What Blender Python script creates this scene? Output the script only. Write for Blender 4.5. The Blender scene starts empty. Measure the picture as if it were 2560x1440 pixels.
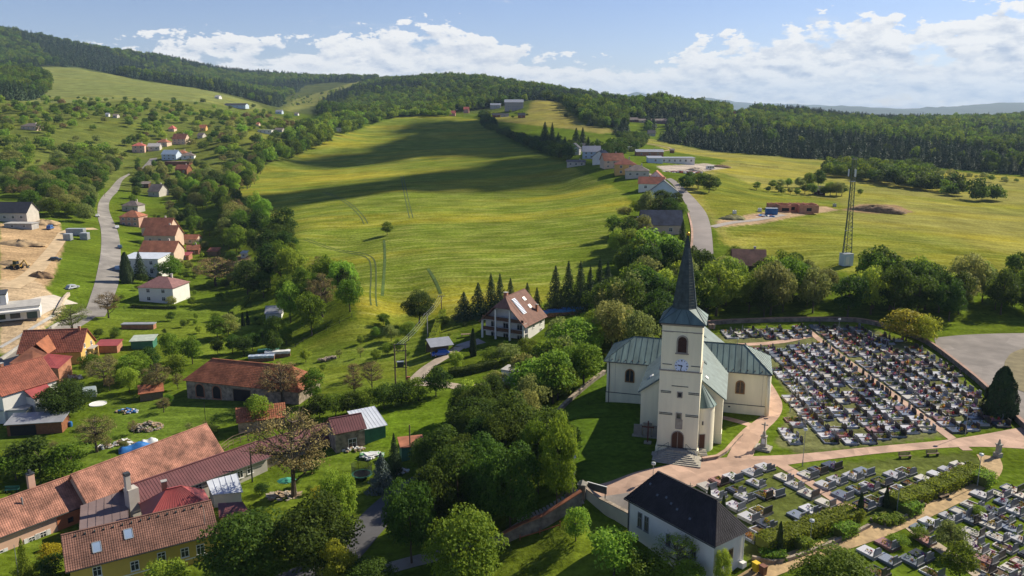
import bpy, bmesh, math, random
import numpy as np
from mathutils import Vector, Matrix
R = math.radians
random.seed(7)
rng = np.random.default_rng(7)
scn = bpy.context.scene
COL = scn.collection

# ------------------------------------------------------------------ camera
CAM_Z = 49.4
F = 2000.0                      # focal length in photo pixels (photo 2560 x 1440)
TP = 0.22
PITCH = math.atan(TP)
CP, SP = math.cos(PITCH), math.sin(PITCH)
cd = bpy.data.cameras.new('camera'); cam = bpy.data.objects.new('camera', cd); COL.objects.link(cam)
cd.sensor_width = 36.0; cd.lens = 36.0 * F / 2560.0
cd.clip_start = 1.0; cd.clip_end = 60000.0
cam.location = (0, 0, CAM_Z); cam.rotation_euler = (math.pi / 2 - PITCH, 0, 0)
scn.camera = cam

# ------------------------------------------------------------------ sky, sun, exposure
SUN_AZ, SUN_EL = R(58.5), R(36)
SKY_STRENGTH = 0.062
SUN_STRENGTH = 5.0
EXPOSURE = 0.62
CLOUD_STRENGTH = 0.66
w = bpy.data.worlds.new('World'); scn.world = w; w.use_nodes = True
def build_world():
    nt = w.node_tree; N = nt.nodes; L = nt.links; N.clear()
    def nd(t, **kw):
        n = N.new(t)
        for k, v in kw.items(): setattr(n, k, v)
        return n
    def m(op, a, b=None, c=None):
        n = nd('ShaderNodeMath', operation=op)
        for i, v in enumerate((a, b, c)):
            if v is None: continue
            if isinstance(v, (int, float)): n.inputs[i].default_value = v
            else: L.new(v, n.inputs[i])
        return n.outputs[0]
    def mrange(v, a, b, c=0.0, d=1.0, smooth=True):
        n = nd('ShaderNodeMapRange')
        if smooth: n.interpolation_type = 'SMOOTHSTEP'
        for i, x in enumerate((v, a, b, c, d)):
            if isinstance(x, (int, float)): n.inputs[i].default_value = x
            else: L.new(x, n.inputs[i])
        return n.outputs[0]
    out = nd('ShaderNodeOutputWorld')
    sky = nd('ShaderNodeTexSky', sky_type='NISHITA', sun_disc=False)
    sky.sun_elevation = SUN_EL; sky.sun_rotation = SUN_AZ
    sky.altitude = 300; sky.air_density = 1.0; sky.dust_density = 0.15; sky.ozone_density = 2.0
    tint = nd('ShaderNodeMix', data_type='RGBA', blend_type='MULTIPLY'); tint.inputs[0].default_value = 1; L.new(sky.outputs[0], tint.inputs[6]); tint.inputs[7].default_value = (1.00, .97, 1.20, 1)
    bg = nd('ShaderNodeBackground'); L.new(tint.outputs[2], bg.inputs[0]); bg.inputs[1].default_value = SKY_STRENGTH
    tc = nd('ShaderNodeTexCoord'); sx = nd('ShaderNodeSeparateXYZ'); L.new(tc.outputs['Generated'], sx.inputs[0])
    x, y, z = sx.outputs
    hyp = m('SQRT', m('ADD', m('MULTIPLY', x, x), m('MULTIPLY', y, y)))
    e = m('DIVIDE', z, m('MAXIMUM', hyp, 0.02))
    a = m('ARCTAN2', x, y)
    def noise(ka, ke, seed, det=9, rough=0.58, lac=2.1, da=0.0, de=0.0):
        cb = nd('ShaderNodeCombineXYZ'); L.new(m('MULTIPLY', m('ADD', a, da), ka), cb.inputs[0]); L.new(m('MULTIPLY', m('ADD', e, de), ke), cb.inputs[1]); cb.inputs[2].default_value = seed
        n = nd('ShaderNodeTexNoise', noise_dimensions='3D'); n.inputs['Scale'].default_value = 1.0; n.inputs['Detail'].default_value = det
        n.inputs['Roughness'].default_value = rough; n.inputs['Lacunarity'].default_value = lac
        L.new(cb.outputs[0], n.inputs['Vector']); return n.outputs['Fac']
    def skyline(stops):                                  # cloud-top elevation along the azimuth, +-0.62 rad
        t = m('ADD', m('MULTIPLY', a, 1 / 1.24), 0.5)
        r = nd('ShaderNodeValToRGB'); r.color_ramp.interpolation = 'B_SPLINE'
        els = r.color_ramp.elements
        while len(els) < len(stops): els.new(0.5)
        for el, (p, v) in zip(els, stops):
            el.position = p; el.color = (v * 8, v * 8, v * 8, 1)
        L.new(t, r.inputs[0]); rr = nd('ShaderNodeRGBToBW'); L.new(r.outputs[0], rr.inputs[0])
        return m('MULTIPLY', rr.outputs[0], 1 / 8)
    def px(p): return math.atan((p - 1280) / F) / 1.24 + 0.5
    def pe(p): return max(0.0, (280 - p) / F)
    layers = []
    # far bank first, nearer banks over it
    specs = [
      (skyline([(px(0), pe(200)), (px(400), pe(120)), (px(560), pe(92)), (px(760), pe(140)), (px(900), pe(105)), (px(1080), pe(55)), (px(1250), pe(125)), (px(1360), pe(165)), (px(1500), pe(170)), (px(1620), pe(180)), (px(1730), pe(120)), (px(1900), pe(105)), (px(2080), pe(55)), (px(2260), pe(115)), (px(2420), pe(60)), (px(2560), pe(40))]), 30.0, 64.0, 3.1, 0.055, 0.0035),
      (skyline([(px(0), pe(260)), (px(500), pe(170)), (px(760), pe(168)), (px(980), pe(135)), (px(1150), pe(125)), (px(1350), pe(175)), (px(1560), pe(205)), (px(1700), pe(150)), (px(2000), pe(160)), (px(2200), pe(150)), (px(2560), pe(150))]), 30.0, 75.0, 7.7, 0.045, 0.006),
      (skyline([(px(0), pe(270)), (px(700), pe(225)), (px(1000), pe(200)), (px(1400), pe(215)), (px(1600), pe(235)), (px(1800), pe(195)), (px(2100), pe(205)), (px(2560), pe(190))]), 34.0, 110.0, 12.3, 0.040, 0.012)]
    shader = bg.outputs[0]
    for i, (h, ka, ke, seed, amp, soft) in enumerate(specs):
        n = noise(ka, ke, seed)
        top = m('ADD', h, m('MULTIPLY', m('SUBTRACT', n, 0.5), amp * 2.0))
        gap = noise(ka * 0.42, ke * 0.42, seed + 20, det=4)
        d = mrange(m('SUBTRACT', top, e), -soft * 0.35, soft)
        base = mrange(e, -0.02, 0.004)
        thin = mrange(gap, 0.43, 0.55) if i else mrange(gap, 0.37, 0.44)
        dens = m('MULTIPLY', m('MULTIPLY', d, base), thin)
        # light tops, greyer feet
        rel = mrange(m('SUBTRACT', top, e), 0.0, 0.045)
        puff = m('SUBTRACT', noise(ka, ke, seed, det=5), noise(ka, ke, seed, det=5, da=0.006, de=0.007))   # relief lit from the upper right
        lit = m('ADD', m('MULTIPLY', rel, -0.40), m('ADD', 0.98, m('MULTIPLY', puff, 3.2)))
        mixc = nd('ShaderNodeMix', data_type='RGBA'); L.new(m('MINIMUM', m('MAXIMUM', lit, 0), 1), mixc.inputs[0])
        mixc.inputs[6].default_value = (0.50, 0.57, 0.70, 1); mixc.inputs[7].default_value = (1.0, 0.985, 0.96, 1)
        cbg = nd('ShaderNodeBackground'); L.new(mixc.outputs[2], cbg.inputs[0]); cbg.inputs[1].default_value = CLOUD_STRENGTH
        mx = nd('ShaderNodeMixShader'); L.new(m('MULTIPLY', dens, 0.97 - 0.06 * i), mx.inputs[0]); L.new(shader, mx.inputs[1]); L.new(cbg.outputs[0], mx.inputs[2])
        shader = mx.outputs[0]
    # thin wisps higher up, all round
    n = noise(9.0, 26.0, 31.0, det=8, rough=0.6)
    dens = m('MULTIPLY', mrange(n, 0.60, 0.76), m('MULTIPLY', mrange(e, 0.085, 0.11), mrange(e, 0.9, 0.2)))
    cbg = nd('ShaderNodeBackground'); cbg.inputs[0].default_value = (1, 0.99, 0.97, 1); cbg.inputs[1].default_value = CLOUD_STRENGTH * 0.85
    mx = nd('ShaderNodeMixShader'); L.new(m('MULTIPLY', dens, 0.75), mx.inputs[0]); L.new(shader, mx.inputs[1]); L.new(cbg.outputs[0], mx.inputs[2])
    L.new(mx.outputs[0], out.inputs[0])
build_world()
sd = bpy.data.lights.new('sun', 'SUN'); sun = bpy.data.objects.new('sun', sd); COL.objects.link(sun)
sd.energy = SUN_STRENGTH; sd.angle = R(0.55); sd.color = (1.0, 0.92, 0.76)
SUNV = Vector((math.sin(SUN_AZ) * math.cos(SUN_EL), math.cos(SUN_AZ) * math.cos(SUN_EL), math.sin(SUN_EL)))
sun.rotation_euler = SUNV.to_track_quat('Z', 'Y').to_euler()
scn.view_settings.view_transform = 'Standard'; scn.view_settings.look = 'None'
scn.view_settings.gamma = 1.0; scn.view_settings.use_curve_mapping = False
scn.view_settings.exposure = EXPOSURE
scn.render.engine = 'CYCLES'
scn.cycles.use_denoising = True
scn.cycles.max_bounces = 5; scn.cycles.diffuse_bounces = 3; scn.cycles.glossy_bounces = 2
scn.cycles.transmission_bounces = 2; scn.cycles.transparent_max_bounces = 8; scn.cycles.volume_bounces = 0
scn.cycles.caustics_reflective = False; scn.cycles.caustics_refractive = False

# ------------------------------------------------------------------ pixel <-> place
def pray(px, py):
    u, v = px - 1280.0, py - 720.0
    return np.array([u, F * CP - v * SP, -(F * SP + v * CP)])
def at_z(px, py, z):
    d = pray(px, py); t = (z - CAM_Z) / d[2]
    return np.array([d[0] * t, d[1] * t, z])
def at_y(px, py, Y):
    d = pray(px, py); t = Y / d[1]
    return np.array([d[0] * t, Y, CAM_Z + d[2] * t])
def project(P):
    P = np.asarray(P, float).reshape(-1, 3)
    x, y, z = P[:, 0], P[:, 1], P[:, 2] - CAM_Z
    dep = y * CP - z * SP; up = y * SP + z * CP
    return np.stack([1280 + F * x / dep, 720 - F * up / dep], 1)
# ------------------------------------------------------------------ terrain
CTRL_Z = [  # photo pixel on the ground, height in metres (church forecourt = 0)
 (1650,1180,0),(1750,1100,0),(1900,1120,0),(1455,1228,-.1),(2000,1150,0),(2300,1110,0),(2100,850,.4),(1800,830,.2),(2400,900,.3),
 (2560,1100,0),(2200,1000,.1),(2450,880,.4),(2560,850,.5),(1530,1010,-.1),(1600,1100,0),(1480,1130,-.3),(1435,1070,-.5),(1505,950,-.5),
 (1900,1250,-.2),(2200,1250,-.3),(2500,1200,-.2),(2000,1330,-.7),(2300,1300,-.8),(2560,1300,-.9),(2000,1430,-1.3),(2300,1430,-1.5),
 (2560,1440,-1.7),(1880,1425,-1.3),(1600,1240,-.1),
 (1500,1310,-2.3),(1350,1380,-4.3),(1500,1430,-3.7),(1250,1430,-5.6),(1700,1430,-2.9),
 (930,1300,-7.6),(1000,1240,-7.4),(880,1370,-7.9),(760,1440,-8.4),(1100,1420,-6.8),(1300,1310,-3.6),(1400,1258,-1.4),(1250,1340,-5.0),
 (1060,1050,-6.6),(950,1040,-7.1),(1180,1000,-5.6),(1150,1100,-6.3),(900,1130,-8.0),(1100,900,-5.2),(1160,960,-5.6),(1050,930,-6.2),
 (1300,1120,-4.2),(1380,1180,-1.8),(1400,1000,-2.5),(1300,1000,-4.6),
 (950,850,-7),(1000,780,-5.5),(850,880,-8.3),(830,920,-8.7),(780,870,-9.3),(1210,850,-4.2),(1350,840,-3.4),(1200,800,-3.4),
 (600,1005,-9.6),(750,1000,-9),(450,1050,-10.2),(250,1000,-10.6),(100,1100,-10.6),(300,1120,-10.6),(0,1150,-10.6),(500,830,-11.4),
 (300,830,-11),(420,760,-11.2),(600,800,-12),(560,700,-11.2),(650,640,-9),(700,800,-11.6),(640,900,-10.6),
 (0,1440,-10.6),(300,1440,-10.6),(600,1400,-9.6),(640,1200,-9.4),(850,1150,-8.2),(780,1230,-8.4),(150,920,-10.8),(0,900,-10.6),
 (215,770,-10),(275,671,-6.8),(265,560,-3),(245,520,-1.5),(350,640,-8.5),(420,620,-9),(400,700,-10.3),(340,560,-5),
 (60,620,-2.5),(60,780,-6.5),(30,830,-8.5),(130,690,-5.2),(0,560,1),(120,565,-.5),(40,545,1.5),(0,700,-4),(150,760,-8),(20,870,-9.8),
 (480,520,-4),(520,570,-8),
]
CTRL_Y = [  # photo pixel on the ground, distance in metres
 (900,745,222),(800,690,262),(720,600,312),(700,560,360),(600,490,470),(640,430,620),(740,390,740),(900,322,1000),(1000,293,1130),(1100,290,1150),(1190,296,1120),
 (1200,320,980),(1300,360,800),(1100,380,720),(1000,480,430),(1400,470,440),(1300,600,290),(1000,600,300),(1100,700,236),(850,620,300),
 (1450,640,255),(1550,560,300),(1600,470,390),(1560,440,430),(1500,420,470),(1700,450,400),(1755,600,262),(1760,520,330),(1700,700,228),(1500,800,195),(1400,850,180),
 (1900,700,225),(2200,760,197),(2500,740,207),(1640,760,205),(2000,790,188),(2560,790,190),
 (1850,400,620),(1750,372,800),(2100,402,700),(2300,420,640),(2560,445,590),(1900,480,420),(2000,535,330),(2400,600,285),(2560,520,430),(2560,640,265),
 (2110,665,227),(1620,350,830),(1480,318,900),(1400,275,1150),(1250,300,1050),(1340,255,1260),(1280,280,1210),(1420,400,560),
 (350,376,700),(420,380,690),(470,350,760),(80,324,700),(150,410,590),(0,400,560),(200,480,470),(0,480,430),(110,500,410),(370,410,640),(330,400,660),(320,435,600),(290,460,535),(500,430,610),(250,440,560),(200,370,660),(0,350,640),
 # left slopes and meadow
 (0,300,760),(300,300,800),(600,330,780),(700,300,1000),(620,282,1120),(300,245,1080),(500,240,1220),(640,262,1250),(150,180,1500),(95,172,1520),
 (200,178,1540),(350,206,1450),(70,250,1000),(0,250,900),(560,225,1600),(430,300,850),(640,360,700),(820,340,860),(860,300,1030),(750,330,850),
 # far hills (ground, below the tree tops)
 (0,80,2500),(150,108,2500),(300,136,2600),(450,158,2700),(600,186,2900),(700,194,3000),(800,202,3050),(950,203,3000),
 (0,150,1900),(300,180,2100),(550,210,2300),(760,225,2300),(720,255,1850),(850,222,2250),(900,212,2350),(800,268,1700),(760,285,1400),
 (880,240,1750),(1000,208,1900),(1100,202,1950),(1200,205,1950),(1300,218,1900),(1400,236,1800),(1000,262,1500),(1180,270,1400),
 (1480,250,1650),(1560,262,1500),(1590,290,1250),(1640,262,1150),(1750,272,1180),(1850,285,1250),(2000,285,1450),(2150,302,1500),(2300,305,1600),(2560,300,1700),
 (1650,315,960),(1850,335,920),(2100,345,930),(2350,355,930),(2560,365,930),(2100,315,1180),(2350,325,1200),(2560,330,1250),(1850,310,1050),(2700,460,560),(2700,300,1700),(-150,60,2500),(-150,300,760),(-150,180,1500),
]
BEHIND = [(-0.45,4200,90),(-0.2,4500,60),(0.0,4200,40),(0.15,3200,10),(0.3,3000,0),(0.45,3200,0),(-.6,4200,90),(.62,3200,0),(0.05,2700,60),(0.22,2000,30),(0.33,2400,10),(0.5,2600,10),
          (-0.9,3000,120),(-0.9,900,45),(-0.9,250,-2),(-0.9,100,-10.6),(0.9,1500,40),(0.9,500,0),(0.9,200,0),(0.9,90,-1.6),
          (-.6,45,-10.6),(-.2,45,-9),(.2,45,-5),(.6,45,-2.5),(0,6500,0),(-.5,6500,0),(.5,6500,0),(-1.3,300,0),(1.3,300,0),(-1.3,3000,40),(1.3,3000,0)]
cp = [at_z(a, b, z) for a, b, z in CTRL_Z] + [at_y(a, b, Y) for a, b, Y in CTRL_Y] + [np.array([math.sin(t) * r_, math.cos(t) * r_, z]) for t, r_, z in BEHIND]
cp = np.array(cp)
def warp(x, y):
    return np.stack([np.arctan2(x, y) * 2.2, np.log(np.hypot(x, y))], -1)
_C = warp(cp[:, 0], cp[:, 1])
def _ker(a, b):
    d2 = ((a[:, None, :] - b[None, :, :]) ** 2).sum(-1)
    return np.sqrt(d2 + 0.03 ** 2)
_n = len(_C)
_P = np.concatenate([np.ones((_n, 1)), _C], 1)
_A = np.block([[_ker(_C, _C) - 0.0008 * np.eye(_n) * -1, _P], [_P.T, np.zeros((3, 3))]])
_W = np.linalg.solve(_A, np.concatenate([cp[:, 2], np.zeros(3)]))
def gz(x, y):
    x = np.atleast_1d(np.asarray(x, float)); y = np.atleast_1d(np.asarray(y, float))
    out = np.empty(x.size); X, Y = x.ravel(), y.ravel()
    for i in range(0, X.size, 20000):
        q = warp(X[i:i + 20000], Y[i:i + 20000])
        out[i:i + 20000] = _ker(q, _C) @ _W[:_n] + _W[_n] + q @ _W[_n + 1:]
    return out.reshape(x.shape)
def g1(x, y): return float(gz(x, y)[0])
_T = np.geomspace(45, 6000, 700)
def ground(px, py):
    d = pray(px, py); x, y = d[0] / d[1] * _T, _T
    diff = CAM_Z + d[2] / d[1] * _T - gz(x, y)
    s = np.where(diff < 0)[0]
    if len(s) == 0: Y = 3000.0
    else:
        i = max(s[0], 1); lo, hi = _T[i - 1], _T[i]
        for _ in range(18):
            mid = (lo + hi) / 2
            if CAM_Z + d[2] / d[1] * mid - g1(d[0] / d[1] * mid, mid) < 0: hi = mid
            else: lo = mid
        Y = (lo + hi) / 2
    X = d[0] / d[1] * Y
    return np.array([X, Y, g1(X, Y)])
def gpoly(pts): return np.array([ground(*p)[:2] for p in pts])
def inside(poly, x, y):
    x = np.asarray(x); y = np.asarray(y); r_ = np.zeros(x.shape, bool); n = len(poly)
    j = n - 1
    for i in range(n):
        xi, yi = poly[i]; xj, yj = poly[j]
        c = ((yi > y) != (yj > y)) & (x < (xj - xi) * (y - yi) / (yj - yi + 1e-12) + xi)
        r_ ^= c; j = i
    return r_

# ------------------------------------------------------------------ generic helpers
def link(o, parent=None):
    COL.objects.link(o)
    if parent is not None: o.parent = parent
    return o
def tag(o, label=None, cat=None, group=None, kind=None):
    if label: o['label'] = label
    if cat: o['category'] = cat
    if group: o['group'] = group
    if kind: o['kind'] = kind
    return o
def empty(name, loc, rz=0, label=None, cat=None, group=None):
    o = bpy.data.objects.new(name, None); o.location = loc; o.rotation_euler = (0, 0, rz); o.empty_display_size = 0.2
    COL.objects.link(o); return tag(o, label, cat, group)
class MB:
    def __init__(s): s.v = []; s.f = []; s.m = []
    def add(s, vs, fs, mi=0):
        b = len(s.v); s.v += [tuple(map(float, q)) for q in vs]
        for f in fs: s.f.append(tuple(b + i for i in f)); s.m.append(mi)
        return s
    def box(s, c, d, rz=0, mi=0, top=(1, 1), rx=0):
        hx, hy, hz = d[0] / 2, d[1] / 2, d[2] / 2; vs = []
        for dz, k in ((-hz, (1, 1)), (hz, top)):
            for sx, sy in ((-1, -1), (1, -1), (1, 1), (-1, 1)):
                x, y, z = sx * hx * k[0], sy * hy * k[1], dz
                if rx: y, z = y * math.cos(rx) - z * math.sin(rx), y * math.sin(rx) + z * math.cos(rx)
                vs.append((c[0] + x * math.cos(rz) - y * math.sin(rz), c[1] + x * math.sin(rz) + y * math.cos(rz), c[2] + z))
        return s.add(vs, [(0, 3, 2, 1), (4, 5, 6, 7), (0, 1, 5, 4), (1, 2, 6, 5), (2, 3, 7, 6), (3, 0, 4, 7)], mi)
    def tube(s, p, q, r0, r1=None, n=8, mi=0, cap=True):
        p, q = Vector(p), Vector(q); r1 = r0 if r1 is None else r1
        d = (q - p).normalized(); a = d.orthogonal().normalized(); b = d.cross(a); vs = []
        for c, r_ in ((p, r0), (q, r1)):
            for i in range(n):
                t = 2 * math.pi * i / n; vs.append(c + (a * math.cos(t) + b * math.sin(t)) * r_)
        fs = [(i, (i + 1) % n, n + (i + 1) % n, n + i) for i in range(n)]
        if cap: fs += [tuple(range(n))[::-1], tuple(range(n, 2 * n))]
        return s.add(vs, fs, mi)
    def lathe(s, prof, c=(0, 0, 0), n=16, mi=0, sx=1, sy=1, a0=0, a1=2 * math.pi):
        vs, fs = [], []; full = abs(a1 - a0 - 2 * math.pi) < 1e-6; k = n if full else n + 1
        for r_, z in prof:
            for i in range(k):
                t = a0 + (a1 - a0) * i / n; vs.append((c[0] + r_ * math.cos(t) * sx, c[1] + r_ * math.sin(t) * sy, c[2] + z))
        for j in range(len(prof) - 1):
            for i in range(n):
                i2 = (i + 1) % k if full else i + 1
                fs.append((j * k + i, j * k + i2, (j + 1) * k + i2, (j + 1) * k + i))
        return s.add(vs, fs, mi)
    def prism(s, pts, z0, z1, mi=0):
        n = len(pts); vs = [(p[0], p[1], z0) for p in pts] + [(p[0], p[1], z1) for p in pts]
        return s.add(vs, [tuple(range(n))[::-1], tuple(range(n, 2 * n))] + [(i, (i + 1) % n, n + (i + 1) % n, n + i) for i in range(n)], mi)
    def blob(s, c, r_, n=8, mi=0, jit=0.2, seed=0):
        rr = random.Random(seed); vs, fs = [], []; rows = max(4, n // 2)
        for j in range(rows + 1):
            ph = math.pi * j / rows
            for i in range(n):
                t = 2 * math.pi * i / n; k = 1 + rr.uniform(-jit, jit)
                vs.append((c[0] + r_[0] * k * math.sin(ph) * math.cos(t), c[1] + r_[1] * k * math.sin(ph) * math.sin(t), c[2] + r_[2] * k * math.cos(ph)))
        for j in range(rows):
            for i in range(n): fs.append((j * n + i, (j + 1) * n + i, (j + 1) * n + (i + 1) % n, j * n + (i + 1) % n))
        return s.add(vs, fs, mi)
    def mesh(s, name, mats):
        me = bpy.data.meshes.new(name); me.from_pydata(s.v, [], s.f)
        for m_ in (mats if isinstance(mats, (list, tuple)) else [mats]): me.materials.append(m_)
        if any(s.m): me.polygons.foreach_set('material_index', s.m)
        me.update(); return me
    def build(s, name, mats, parent=None, kind=None, smooth=False):
        me = s.mesh(name, mats)
        if smooth: me.polygons.foreach_set('use_smooth', [True] * len(me.polygons))
        o = link(bpy.data.objects.new(name, me), parent)
        if kind: o['kind'] = kind
        return o

# ------------------------------------------------------------------ materials
_M = {}
def M(name, col, rough=0.8, var=0.18, scale=1.5, bump=0.0, bscale=None, col2=None, metal=0.0, spec=0.3, rnd=0.0, coords='Object', stretch=(1, 1, 1), detail=5, patch=0, island=0):
    if name in _M: return _M[name]
    m_ = bpy.data.materials.new(name); m_.use_nodes = True; nt = m_.node_tree; N, L = nt.nodes, nt.links
    b = N['Principled BSDF']; b.inputs['Roughness'].default_value = rough; b.inputs['Metallic'].default_value = metal
    b.inputs['Specular IOR Level'].default_value = spec
    tc = N.new('ShaderNodeTexCoord'); mp = N.new('ShaderNodeMapping'); mp.inputs['Scale'].default_value = stretch
    L.new(tc.outputs[coords], mp.inputs[0])
    n = N.new('ShaderNodeTexNoise'); n.inputs['Scale'].default_value = scale; n.inputs['Detail'].default_value = detail; n.inputs['Roughness'].default_value = 0.6
    L.new(mp.outputs[0], n.inputs['Vector'])
    mr = N.new('ShaderNodeMapRange'); mr.inputs[1].default_value = 0.3; mr.inputs[2].default_value = 0.7; L.new(n.outputs[0], mr.inputs[0])
    c2 = col2 if col2 else tuple(c * (1 - var * 1.6) for c in col)
    c1 = col if col2 else tuple(min(1, c * (1 + var * 0.6)) for c in col)
    mx = N.new('ShaderNodeMix'); mx.data_type = 'RGBA'; L.new(mr.outputs[0], mx.inputs[0])
    mx.inputs[6].default_value = (*c2, 1); mx.inputs[7].default_value = (*c1, 1); col_out = mx.outputs[2]
    if rnd:
        oi = N.new('ShaderNodeObjectInfo'); hs = N.new('ShaderNodeHueSaturation'); r2 = N.new('ShaderNodeMapRange')
        L.new(oi.outputs['Random'], r2.inputs[0]); r2.inputs[3].default_value = 1 - rnd; r2.inputs[4].default_value = 1 + rnd
        L.new(r2.outputs[0], hs.inputs['Value']); L.new(col_out, hs.inputs['Color']); col_out = hs.outputs[0]
    for src, amt in ((patch, .16), (island, .16)):
        if not src: continue
        if src is patch: vn = N.new('ShaderNodeTexVoronoi'); vn.inputs['Scale'].default_value = patch; L.new(mp.outputs[0], vn.inputs['Vector']); sp = N.new('ShaderNodeSeparateColor'); L.new(vn.outputs['Color'], sp.inputs[0]); v_ = sp.outputs[0]
        else: v_ = N.new('ShaderNodeNewGeometry').outputs['Random Per Island']
        r3 = N.new('ShaderNodeMapRange'); L.new(v_, r3.inputs[0]); r3.inputs[3].default_value = 1 - amt; r3.inputs[4].default_value = 1 + amt * .8; h3 = N.new('ShaderNodeHueSaturation'); L.new(r3.outputs[0], h3.inputs['Value']); L.new(col_out, h3.inputs['Color']); col_out = h3.outputs[0]
    L.new(col_out, b.inputs['Base Color'])
    if bump:
        n2 = N.new('ShaderNodeTexNoise'); n2.inputs['Scale'].default_value = bscale or scale * 6; n2.inputs['Detail'].default_value = 4; L.new(mp.outputs[0], n2.inputs['Vector'])
        bp = N.new('ShaderNodeBump'); bp.inputs['Strength'].default_value = bump; bp.inputs['Distance'].default_value = 0.05; L.new(n2.outputs[0], bp.inputs['Height']); L.new(bp.outputs[0], b.inputs['Normal'])
    _M[name] = m_; return m_

# ------------------------------------------------------------------ ground sheet with its zones
GRASS, LAWN, FIELD, RFIELD, DIRT, FLOOR, ROUGH = (.092,.138,.012), (.104,.165,.011), (.150,.196,.021), (.240,.222,.056), (.42,.285,.155), (.030,.042,.012), (.075,.100,.020)
ZONES = [  # polygon in photo pixels on the ground, colour, field-streak weight, edge softness (m)
 ([(0,245),(300,238),(640,265),(760,300),(900,322),(745,395),(640,440),(560,500),(300,470),(0,470)], (.110,.135,.026), .25, 6),
 ([(95,168),(200,170),(330,198),(500,222),(640,258),(660,275),(560,262),(300,252),(60,256)], (.170,.195,.060), .25, 5),
 ([(560,495),(640,432),(740,392),(905,322),(1000,292),(1100,289),(1195,296),(1215,322),(1320,372),(1420,412),(1470,440),(1560,480),(1580,520),(1540,640),(1440,700),(1300,790),(1150,800),(1010,790),(900,800),(885,740),(760,660),(745,600),(690,545)], FIELD, 1.0, 3),
 ([(1530,345),(1620,346),(1760,374),(1900,388),(2100,403),(2300,422),(2700,452),(2700,700),(2560,690),(2300,690),(2150,660),(1900,640),(1810,610),(1770,540),(1700,455),(1820,400),(1640,365)], RFIELD, .8, 4),
 ([(1800,430),(1900,470),(2080,500),(2120,520),(2000,560),(1830,600),(1800,560),(1740,470)], (.135,.160,.022), .5, 6),
 ([(1960,560),(2400,620),(2700,640),(2700,700),(2300,700),(2100,680),(1820,640)], (.165,.175,.026), .7, 8),
 ([(1340,250),(1400,258),(1460,312),(1560,330),(1500,335),(1350,315),(1230,302),(1215,292),(1310,290)], (.225,.195,.055), .5, 5),
 ([(730,250),(905,203),(925,210),(835,242),(770,268),(700,275)], (.165,.175,.045), .3, 8),
 ([(20,240),(120,205),(90,172),(0,180)], FLOOR, 0, 6),
 ([(890,800),(1010,785),(1120,790),(1150,830),(1100,870),(1040,930),(990,960),(900,970),(760,1000),(720,900),(780,860)], (.120,.165,.018), .35, 2),
 ([(900,1060),(960,1020),(1190,985),(1260,1000),(1240,1080),(1100,1090),(960,1120)], LAWN, .15, 1.5),
 ([(250,775),(480,770),(640,760),(700,790),(700,850),(620,890),(480,890),(420,850),(240,830)], (.115,.165,.018), .1, 1),
 ([(0,1085),(120,1120),(300,1040),(230,1000),(420,980),(640,1000),(560,1060),(420,1120),(300,1160),(100,1180),(0,1180)], (.100,.150,.018), .1, 1),
 ([(1400,1010),(1520,925),(1600,1010),(1620,1110),(1630,1170),(1450,1215),(1430,1100)], (.085,.140,.014), 0, .6),
 ([(1140,1400),(1480,1290),(1560,1330),(1640,1440),(1140,1500)], (.135,.180,.016), .2, 1),
 # building sites
 ([(0,560),(90,545),(150,560),(160,610),(140,680),(115,720),(70,700),(0,720)], DIRT, 0, 1),
 ([(0,700),(90,700),(140,745),(165,750),(150,790),(120,815),(60,880),(0,880)], (.46,.34,.21), 0, 1),
 ([(1790,552),(1880,535),(2060,515),(2100,525),(1960,548),(1900,560),(1800,568)], (.40,.28,.17), 0, 1.2),
 ([(2100,525),(2150,510),(2240,512),(2290,532),(2180,534)], (.30,.20,.11), 0, 1.5),
 ([(580,640),(625,640),(622,672),(575,675)], (.20,.15,.09), 0, 1),
 ([(1640,415),(1760,408),(1830,418),(1740,430),(1660,428)], (.40,.34,.28), 0, 1),
 # cemeteries
 ([(1935,1110),(1985,1000),(1925,930),(1790,840),(2100,812),(2200,830),(2330,880),(2530,1060),(2300,1100),(2000,1135)], (.135,.140,.055), 0, .5),
 ([(1960,1170),(2420,1130),(2480,1170),(2400,1250),(2000,1330),(1880,1420),(1780,1230),(1900,1180)], (.105,.125,.030), 0, .5),
]
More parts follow.
